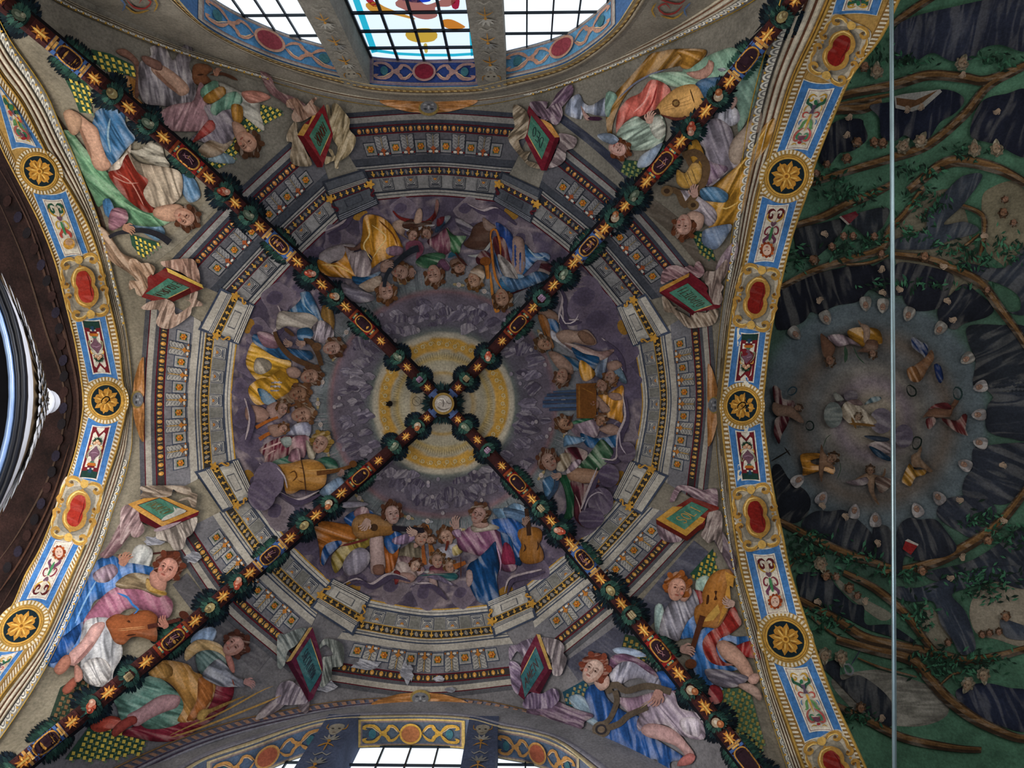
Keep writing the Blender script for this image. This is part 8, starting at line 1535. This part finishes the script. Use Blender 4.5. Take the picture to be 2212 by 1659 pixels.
# monks and nuns
BODY = [(0, '#2c3040', '1110 260 1250 150 1600 60 2000 -20 2260 0 2260 420 2000 380 1840 420 1780 500 1600 520 1440 450 1330 500 1270 540 1230 460 1120 500', 'large dark habited monk upside down at the top right'), (0, '#1c2030', '1100 860 1500 760 1700 830 1640 950 1500 1040 1400 1180 1280 1200 1200 1150 1110 1200 1000 1160 980 1000 900 900', 'dark monk holding a large open book'), (0, '#191c28', '600 1040 820 1010 850 1060 880 1180 760 1280 650 1300 560 1400 480 1390 500 1250', 'dark monk beside the right arch near the upper rosette'), (0, '#1d202e', '1870 850 2050 800 2260 790 2260 1320 1980 1230 1900 1210 1760 1160 1780 1000', 'dark monk with an open hand at the right edge'),
 (410, '#23262c', '270 340 500 280 650 250 700 290 600 440 500 530 440 570 300 560 265 440', 'dark monk crouched on a branch beside the right arch'), (410, '#262a31', '720 270 800 200 1000 150 1070 180 1000 330 880 400 800 340', 'dark monk beneath the small red book'), (410, '#343a44', '1360 340 1400 180 1560 0 1700 -120 1860 -120 1700 120 1530 290 1700 270 1820 320 1800 370 1560 440 1450 500 1280 510 1120 500 1120 420', 'climbing monk in a blue grey habit with a straight leg'),
 (410, '#171922', '140 850 300 760 500 700 860 620 920 650 1040 590 1090 620 1090 900 1000 900 900 850 800 950 640 980 560 1010 480 1060 400 1040 340 1120 180 1190 100 1150', 'row of black habits under the branch, left part'), (410, '#1c1e28', '1120 640 1300 630 1600 720 1580 860 1500 1000 1300 1030 1200 960 1180 900 1110 880', 'black habits right of the tie rod'), (410, '#1d2029', '1480 1010 1580 900 1700 800 1800 860 1950 1000 1900 1080 1700 1140 1620 1190 1500 1120', 'black habit with folded hands, upper right'), (410, '#23272e', '1740 1160 2000 1150 2260 1200 2260 1659 2212 1760 1900 1680 1780 1659 1800 1450 1740 1300', 'dark green black habit at the right'), (410, '#30353f', '2260 460 2040 660 1700 620 1640 690 2000 800 2160 900 2180 1020 2080 1040 2260 1020', 'reaching monk in a grey habit at the right edge'),
 (820, '#262a33', '2260 0 1900 50 1950 150 1900 230 1900 430 2100 500 2260 480', 'dark nun facing the glory from the right'), (820, '#2a2e38', '1780 590 1900 560 2100 540 2260 560 2260 800 2100 1040 1900 1050 1700 980 1710 840 1770 760', 'broad dark nun with a round gold clasp'), (820, '#2e323d', '1560 1010 1800 990 1980 1120 1800 1340 1640 1280 1500 1190 1470 1110', 'grey black nun with joined hands, lower right'), (820, '#23262f', '1130 1300 1220 1180 1330 1190 1460 1190 1560 1300 1640 1430 1560 1500 1400 1530 1300 1540 1200 1500 1170 1659 1130 1659', 'nun in a black habit holding a red book'), (820, '#20232b', '930 1260 980 1230 1080 1290 1080 1600 920 1530', 'narrow dark nun left of the tie rod'), (820, '#23262e', '560 1120 680 1110 800 1190 920 1320 920 1480 880 1510 700 1480 540 1370 340 1280 340 1190 440 1120', 'nun in a wide black habit pointing down'), (820, '#181b22', '70 770 130 720 220 850 350 940 400 1040 360 1160 260 1220 140 1170 110 1000', 'nun carrying a black cross beside the right arch'),
 (1239, '#20252e', '300 0 520 0 620 110 760 250 850 280 870 430 1080 440 1300 590 1100 540 900 480 700 380 460 270 340 230 290 120', 'bearded monk lying on the lower branch'), (1239, '#2e3440', '1130 110 1300 120 1500 60 1700 0 1960 -60 2260 -60 2000 40 1740 120 1600 180 1700 300 1760 440 1800 640 1680 690 1600 560 1500 420 1440 240 1260 240 1130 200', 'climbing monk in a slate habit standing on the lower branch'), (1239, '#363c48', '2010 390 2150 420 2260 470 2260 560 2060 540', 'small monk in a slate habit at the right edge'), (1239, '#262a32', '500 780 640 740 660 900 830 870 1080 1080 1080 1300 900 1200 600 900', 'dark monk with chained hands near the lower rosette'), (1239, '#23283a', '1640 990 1860 930 2080 970 2260 1020 2260 1330 2000 1290 1700 1130', 'crowned monk in a dark habit, lower right'), (820, '#2b303a', '1380 1640 1700 1560 1900 1460 2212 1240 2260 1300 2260 1760 1900 1700 1500 1720', 'monk in a grey habit behind the right branch')]
for oy, c, s_, lab in BODY:
    v = [float(q) for q in s_.split()]; P = [(1650 + v[i] / 3.936, oy + v[i + 1] / 3.936) for i in range(0, len(v), 2)]; cen = np.mean(P, 0); rt = empty('painted_monk', tuple(cen), 'A', lab, 'monk', 'dark habited monks and nuns of the tree fresco')
    m = MB('A', .022 + (.026 if oy == 0 or 'climbing' in lab or 'large' in lab or 'book' in lab else 0), 1.1); d_ = cen - AC; m.poly(P, c, True, ang=math.degrees(math.atan2(d_[1], d_[0])), st=.24, fs=.8, mod=.25); m.build('habit', rt)
R = random.Random(5)
NUN = [(1719, 722), (1785, 689), (1870, 659), (1907, 663), (1962, 681), (2029, 712), (2087, 776), (2115, 836), (2112, 896), (2115, 956), (2082, 1003), (2026, 1073), (1980, 1099), (1891, 1120), (1846, 1102), (1777, 1074), (1726, 1036)]
clk = lambda x, y: round(((math.degrees(math.atan2(x - AC[0], -(y - AC[1]))) % 360) / 15)) * 15
for i, (x, y) in enumerate(NUN):
    d_ = AC - np.array([x, y]); a = math.degrees(math.atan2(d_[1], d_[0])); rt = empty('painted_nun', (x, y), 'A', f'white hooded nun, {["first","second","third","fourth","fifth","sixth","seventh","eighth","ninth","tenth","eleventh","twelfth","thirteenth","fourteenth","fifteenth","sixteenth","seventeenth"][i]} clockwise around the glory from the right arch', 'nun', 'white hooded nuns around the glory')
    q = {k: MB('A', .052 + .004 * j, 1.0) for j, k in enumerate(('hood', 'hair', 'face', 'beard'))}; U = d_ / np.hypot(*d_); W = np.array([-U[1], U[0]]); p = np.array([x, y], float)
    q['hood'].poly([p + U * 14, p + W * 10 + U * 4, p + W * 13 - U * 10, p + W * 8 - U * 18, p - W * 8 - U * 18, p - W * 13 - U * 10, p - W * 10 + U * 4], '#8a8484' if y > 800 else '#77736e', st=.5, ang=a, mod=.3)
    q['face'].off = .06; head(q, x, y, 7.2, a, None, '#8c7060', .4); [b.build(k, rt) for k, b in q.items()]
MONK = [(1797, 531, 0, ''), (1823, 508, 0, ''), (1843, 508, 0, ''), (1889, 509, 0, ''), (1757, 560, 1, ''), (1904, 547, 0, ''), (1998, 553, 1, ''), (2133, 626, 0, ''), (2168, 458, 1, ''), (2172, 430, 0, ''), (2079, 135, 2, ''), (1894, 152, 2, ''), (1868, 142, 1, ''), (1853, 305, 1, ''), (1889, 305, 1, ''), (1907, 307, 1, ''), (1952, 315, 2, ''), (1990, 302, 2, ''), (2105, 320, 2, ''), (2153, 320, 2, ''), (1830, 340, 1, ''), (1787, 353, 0, ''), (1764, 373, 0, ''), (1807, 1247, 0, ''), (1835, 1272, 1, ''), (1852, 1288, 0, ''), (1785, 1245, 1, ''), (2173, 1333, 1, ''), (2138, 1369, 0, ''), (2158, 1366, 0, ''), (2122, 1372, 0, ''), (2049, 1389, 0, ''), (1782, 1417, 2, ''), (1818, 1422, 2, ''), (2125, 1460, 2, ''), (2135, 1168, 1, ''), (1993, 1234, 1, ''), (1774, 1220, 2, ''), (2190, 480, 0, ''), (1860, 1530, 1, ''), (2090, 1480, 2, '')]
ORD = ['first', 'second', 'third', 'fourth', 'fifth', 'sixth', 'seventh', 'eighth', 'ninth', 'tenth', 'eleventh', 'twelfth', 'thirteenth', 'fourteenth', 'fifteenth', 'sixteenth', 'seventeenth', 'eighteenth', 'nineteenth', 'twentieth']
def mlabels():
    out = [None] * len(MONK); kd_ = ['small pink', 'brown haired', 'pale bearded']; reg = lambda y: 'in the upper quarter' if y < 420 else 'around the upper branches' if y < 700 else 'near the right branch' if y < 1241 else 'near the lower branches'; D_ = {}
    for i, (x, y, sz, _) in enumerate(MONK): D_.setdefault((kd_[sz], reg(y)), []).append((x, i))
    for (k, g), L in D_.items():
        for n_, (x, i) in enumerate(sorted(L)): out[i] = f'{k} painted monk face {g}' + (f', {ORD[n_]} from the left' if len(L) > 1 else '')
    return out
MLAB = mlabels()
for i, (x, y, sz, _) in enumerate(MONK):
    d_ = AC - np.array([x, y]); a = math.degrees(math.atan2(d_[1], d_[0])) + R.uniform(-25, 25) * (1 if abs(y - 905) < 500 else 1)
    if y < 420: a = 90 + R.uniform(-25, 35)
    if y > 1200: a = -90 + R.uniform(-25, 25)
    lab = MLAB[i]
    rt = empty('painted_monk', (x, y), 'A', lab, 'monk', 'monk heads scattered in the tree fresco')
    q = {k: MB('A', .064 + .004 * j, 1.0) for j, k in enumerate(('hood', 'hair', 'beard', 'face'))}; sk = ['#8c6a56', '#86644c', '#8f7c66'][sz]; r_ = [6.5, 8.5, 11][sz]; q['face'].off = .076
    head(q, x, y, r_, a, '#4a3626' if sz < 2 else '#6c6250', sk, R.choice([-.6, .6]), '#77705c' if sz == 2 else None); [b.build(k, rt) for k, b in q.items()]
HND = [(1835, 252, 130), (1990, 230, 110), (2155, 240, 140), (1960, 235, 90), (1830, 290, 120), (1780, 505, 20), (2040, 575, 180), (2125, 510, -10), (1905, 580, 110), (1905, 632, 10), (1945, 625, 200), (2045, 650, 20), (2060, 690, 160), (2080, 1205, -90), (2170, 1125, 200), (2055, 1248, 170), (1895, 1172, 50), (1775, 1092, 30), (1825, 1115, 40), (1870, 1300, -90), (1905, 1310 + 240, 90), (1765, 1300, 10), (2165, 1005, 10), (2075, 1080, 180), (1770, 650, -60), (2080, 1060 - 960 + 60, 120)]
HND.sort(key=lambda h: h[1]); ORD2 = ORD + ['twenty first', 'twenty second', 'twenty third', 'twenty fourth', 'twenty fifth', 'twenty sixth', 'twenty seventh']
for i, (x, y, a) in enumerate(HND): m = MB('A', .08, 1.0); hand(m, x, y, 9, a, '#9a8470'); tag(m.build('painted_gesture'), f'small pale painted hand in the tree fresco, {ORD2[i]} from the top', 'hand', 'hands painted in the tree fresco')
APX = '''
F painted_book|open brown book with pale edges held by the upper monk|book
P_ P #8f8c86 0: 1110 820 1180 800 1500 760 1515 780 1370 910 1260 950 1120 920
page P #5c3f28 0: 1125 830 1290 850 1480 765 1340 880 1240 920 1130 890
F painted_book|small red book in the upper branches|book
cover P #5c1620 0,.1: 650 1840 780 1795 805 1830 720 1910
+ P #8c8078 0: 640 1845 655 1835 730 1905 715 1915
F painted_book|red book in the hands of the nun below the glory|book
O 1650 820 3.936
cover P #7a1c1c 0,.1: 1205 1370 1310 1410 1250 1490 1180 1440
+ P #a09890 0: 1200 1370 1225 1355 1315 1400 1310 1415
F painted_cross|thin black cross beside the right arch|cross
bar L #17120f 12: 60 695 220 600
+ L #17120f 12: 175 575 228 650
F painted_putto|putto with an orange cloth above the glory|putto|putti flying around the glory
O 1650 410 3.936
cloth S #8a6018 30,.8: 720 1210 800 1175 960 1190 1000 1280 980 1310 900 1310 840 1330 760 1280
leg S #806858 80,.1: 805 1110 830 1140 890 1160 900 1230 880 1300 850 1290 845 1200 810 1140
body S #5c4234 0,.2: 880 1280 960 1290 960 1360 900 1380 800 1370 850 1340
head H #3c2c20 #755c4c: 925 1390 32 80 .4
F painted_putto|brown putto in pink and white folds above the glory|putto|putti flying around the glory
cloth S #77666c 60,.9: 550 1250 640 1230 720 1260 820 1330 740 1310 640 1330 590 1300
body S #5c4030 70,.2: 485 1235 510 1240 590 1320 600 1360 560 1430 510 1410 490 1320
head H #3c2c20 #6c5040: 560 1450 38 70 .4
branch L #2c4030 10: 760 1330 800 1420 860 1480
+ L #2c4030 30: 690 1330 700 1400 690 1470
F painted_putto|putto with navy wings right of the glory|putto|putti flying around the glory
wing S #18284c 60,.7: 1260 1260 1300 1270 1340 1300 1390 1320 1380 1440 1350 1400 1270 1340
+ S #14244a 60,.7: 1450 1490 1500 1500 1525 1600 1500 1640 1470 1600
body S #6c4c34 40,.2: 1260 1520 1360 1440 1420 1370 1440 1440 1390 1520 1340 1610 1270 1600
+ S #744c28 60,.5: 1220 1530 1290 1510 1330 1620 1250 1620
F painted_putto|putto in a dark red cloth holding a wreath left of the glory|putto|putti flying around the glory
O 1650 820 3.936
cloth S #3f141c 80,.8: 80 70 110 60 150 100 160 160 250 180 250 230 180 240 100 190
+ S #44161e 70,.8: 110 330 210 320 190 400 150 470 130 540 90 460 90 400
body S #6a5244 0,.1: 90 200 160 220 250 240 330 350 300 360 200 310 120 310 80 260
head H #3a2a20 #6c5444: 290 240 28 0 .3
wreath L #14201c 12: 355 390 370 360 400 355 422 380 420 415 395 430 365 420 355 390
+ L #1c2c34 12: 200 120 215 80 250 62 280 80 265 115 230 132 200 120
F painted_putto|putto in a bright orange scarf below left of the glory|putto|putti flying around the glory
cloth S #a06a1c 10,.85: 320 650 400 630 490 640 470 670 400 690 430 720 500 730 590 740 580 800 500 770 420 790 340 810 340 760
body S #6c503c 0,.1: 490 560 510 620 560 680 590 760 520 740 500 830 490 860 470 760
head H #3c2a1c #745a48: 580 670 42 -30 .4
branch L #2c3c2c 6: 500 590 530 500 575 465
+ L #2c3c2c 6: 640 690 655 760 620 850
F painted_putto|naked putto with raised arms below the glory|putto|putti flying around the glory
body S #745a46 80,.15: 880 800 930 810 1000 820 1020 760 1030 790 1010 840 950 860 940 960 980 1050 950 1030 900 950 880 880 810 860 790 850
wing S #5c5054 20,.6: 700 870 790 850 870 830 880 880 800 900
head H #3c2c20 #745a48: 905 775 34 -90 .3
cloth S #58443c 30,.6: 960 830 1080 850 1080 900 1000 960 960 900
F painted_putto|putto with a wreath and an orange cloth below right of the glory|putto|putti flying around the glory
cloth S #8c6420 50,.85: 1180 850 1240 720 1280 770 1370 770 1360 810 1290 830 1250 900 1200 880
body S #745c48 60,.15: 1260 650 1310 620 1330 560 1345 600 1330 660 1380 720 1430 770 1400 780 1330 740 1270 740
wreath L #141c18 14: 1265 545 1275 500 1305 488 1340 510 1330 560 1300 590 1270 580 1265 545
F painted_putto|brown putto in a red scarf reaching up, right of the glory|putto|putti flying around the glory
body S #5c4030 10,.15: 1360 320 1430 250 1560 240 1620 170 1650 190 1600 260 1580 310 1480 320 1400 310
cloth S #501c1e 20,.8: 1400 260 1460 210 1560 200 1590 250 1540 250 1460 240
+ S #542020 60,.8: 1520 330 1640 350 1690 300 1725 310 1710 420 1730 470 1640 440 1560 380
+ S #4c1c1e 80,.7: 1380 340 1440 320 1460 360 1410 420 1385 390
wreath L #1c2c2c 16: 1610 100 1630 65 1670 80 1685 130 1660 170 1620 150 1610 100
+ L #141c18 14: 1215 60 1245 48 1290 85 1290 130 1250 140 1220 105 1215 60
F painted_risen_figure|pale seated figure with a wooden cross in the glowing centre of the tree fresco|figure
cloud E #58505a 20,.3: 1000 350 100 110
+ E #4c4450 0,.3: 1190 480 80 100
+ E #524a52 0,.3: 740 140 60 50
robe S #857868 60,.8: 700 200 780 190 820 240 900 300 950 360 860 390 760 380 700 340 660 280
+ S #6f5a58 30,.7: 720 180 800 170 840 210 800 220 720 200
globe E #545a58 0,.3: 590 300 80 110
+ S #6a6a64 0,.2: 590 120 620 110 680 170 620 180
cloth S #3c5058 60,.7: 860 210 920 150 990 150 980 180 900 200
cross L #5c401c 22: 720 375 830 380 950 395
+ L #5c401c 20: 745 320 785 420
head H #4c3c2c #86705c: 800 320 28 -60 .3
F painted_flying_angel|angel in white and blue beneath the glory|angel
robe S #7a6c6c 30,.85: 880 560 1000 520 1080 570 1080 620 1000 620 920 590
+ S #1c3448 40,.7: 900 570 980 600 1080 670 1060 690 960 650
wing S #28303c 20,.6: 860 480 960 480 1060 500 1040 525 940 520
F painted_key|large grey key hanging from a chain near the lower rosette|key
O 1650 1239 3.936
bow L #6c6c70 18: 680 780 720 770 760 820 740 860 700 840 680 780
chain L #2f3440 12: 740 780 790 700 820 650
'''
draw(APX.replace('P_ P', 'cover P'), 1650, 0, 3.936, 'A', 1.1, .075)
# ------------------------------------------------------------------ tempietto dome seen from below at the left
def tempietto():
    X, Y = -.4216 * H, (rays([(113, 868)])[0][1] * .62) * H; Z0 = EYE[2]; rt = empty('tempietto', np.array([X, Y, Z0 + .40 * H]), label='round black rimmed canopy with a white and gold scaled dome and finial', cat='canopy')
    def lathe(prof, name, mt, n=72, col=None):
        V = []; F_ = []
        for r, z in prof: V += [(X + r * H * math.cos(k * 2 * math.pi / n), Y + r * H * math.sin(k * 2 * math.pi / n), Z0 + z * H) for k in range(n)]
        for j in range(len(prof) - 1): F_ += [(j * n + k, j * n + (k + 1) % n, (j + 1) * n + (k + 1) % n, (j + 1) * n + k) for k in range(n)]
        m = MB('V', 0); m.raw(V, F_, lin(col or '#888')); o = m.build(name, rt, mt)
        for p in o.data.polygons: p.use_smooth = True
        return o
    blk = plain('black_lacquer', '#0c0d12', .5, 0, .1, spec=.12); bl = plain('highlight_blue_grey', '#5f7496', .3, .2, .15); wh = plain('white_lead', '#cfd0d8', .5, 0, .08)
    kx = lambda px: rays([(px, 868)])[0][0]; RP_ = lambda px, z: (kx(px) * z + .4216 + (kx(113) * .62 + .4216) * -1 * 0, z); AX = kx(113) * .625; RP_ = lambda px, z: (kx(px) * z - AX, z); X = AX * H
    lathe([RP_(18, .398), RP_(22, .3945), RP_(28, .394), RP_(33, .398)], 'highlight_ring', bl); lathe([(.0, .43), RP_(17.5, .400), RP_(19, .398)], 'dark_soffit', plain('dark_soffit', '#060608', 1, spec=.02))  # blue-grey ring: the black rim's highlight put into its colour
    lathe([RP_(32.5, .399), RP_(35, .394), RP_(40, .391), RP_(43, .395), RP_(46, .391), RP_(52, .389), RP_(58, .394), RP_(61, .403)], 'black_cornice', blk); lathe([RP_(60.5, .403), RP_(70, .417), RP_(72, .424)], 'white_fascia', wh)
    pz = np.array([.420, .435, .455, .475, .50, .53, .56, .585, .605]); pp = [69, 75, 80.5, 85, 89, 92.5, 95, 96.5, 97.5]; pr = [RP_(p, z)[0] for p, z in zip(pp, pz)]; rz = lambda z: float(np.interp(z, pz, pr))
    lathe([(rz(z), z) for z in np.linspace(.420, .605, 16)], 'dome', plain('dome_ground', '#6a5434', .6))
    lathe([(.006, .598), (.012, .602), (.0145, .607), (.012, .612), (.007, .615), (.0105, .620), (.007, .626), (.0, .629)], 'finial', wh, 20)
    rows = 6
    for j in range(rows):
        z0 = .424 + (.600 - .424) * (j / rows) ** 1.1; z1 = z0 + .046 * (1 - .2 * j / rows); n = 88 - 11 * j
        for k in range(n):
            a = (k + .5 * (j % 2)) * 2 * math.pi / n; dx = math.cos(a)
            if dx < -.05: continue
            hw_ = math.pi / n * .96; V = []; C_ = []
            for t, s_ in ((1.0, .95), (.55, .9), (.22, .62), (0, .0)):
                for sg in ((-1, 0, 1) if s_ else (0,)):
                    z = z0 + (z1 - z0) * t; z = min(z, .605); r = rz(z) + .0016 + .0012 * (1 - t) + (.0012 if sg == 0 else 0); b = a + sg * hw_ * s_; V.append((X + r * H * math.cos(b), Y + r * H * math.sin(b), Z0 + z * H))
            m = MB('V', 0); m.raw(V, [(0, 1, 4, 3), (1, 2, 5, 4), (3, 4, 7, 6), (4, 5, 8, 7), (6, 7, 9), (7, 8, 9)], lin('#d4d4d8'))
            V2 = [tuple(np.array(p) + np.array([math.cos(a), math.sin(a), 0]) * .012) for p in (np.array(V[0]) * .6 + np.array(V[1]) * .4, np.array(V[2]) * .6 + np.array(V[1]) * .4, np.array(V[5]) * .55 + np.array(V[4]) * .45, np.array(V[7]), np.array(V[3]) * .55 + np.array(V[4]) * .45)]
            m.raw(V2, [(0, 1, 2, 3, 4)], lin('#7a5c34')); m.build('scale', rt)
tempietto()
# dark painted garlands and mouldings of the nave vault beyond the left arch
m = MB('N', .02); 
for P, w_, c in (([(-10, 350), (60, 480), (110, 640), (150, 760), (168, 860), (160, 960), (120, 1080), (60, 1210), (-10, 1330)], 5, '#4a342a'), ([(-10, 420), (50, 560), (100, 720), (128, 800), (140, 860), (135, 930), (105, 1030), (40, 1150), (-10, 1220)], 4, '#4a382c'), ([(10, 360), (75, 500), (125, 660), (160, 790)], 3, '#3c2a24'), ([(150, 960), (110, 1080), (50, 1200), (-10, 1290)], 4, '#54382a'), ([(118, 720), (135, 790), (150, 860), (142, 930)], 10, '#241814')): m.stroke(P, w_, c)
for k in range(26): t = k / 25; x = -10 + 160 * math.sin(math.pi * t) ** .7; m.ell(x - 12, 400 + 860 * t, 9, 13, 20, ['#1f1a1c', '#33201c', '#2a2430'][k % 3], n=8)
tag(m.build('painted_garland'), 'dark brown painted mouldings beyond the left arch', 'fresco', kind='stuff')
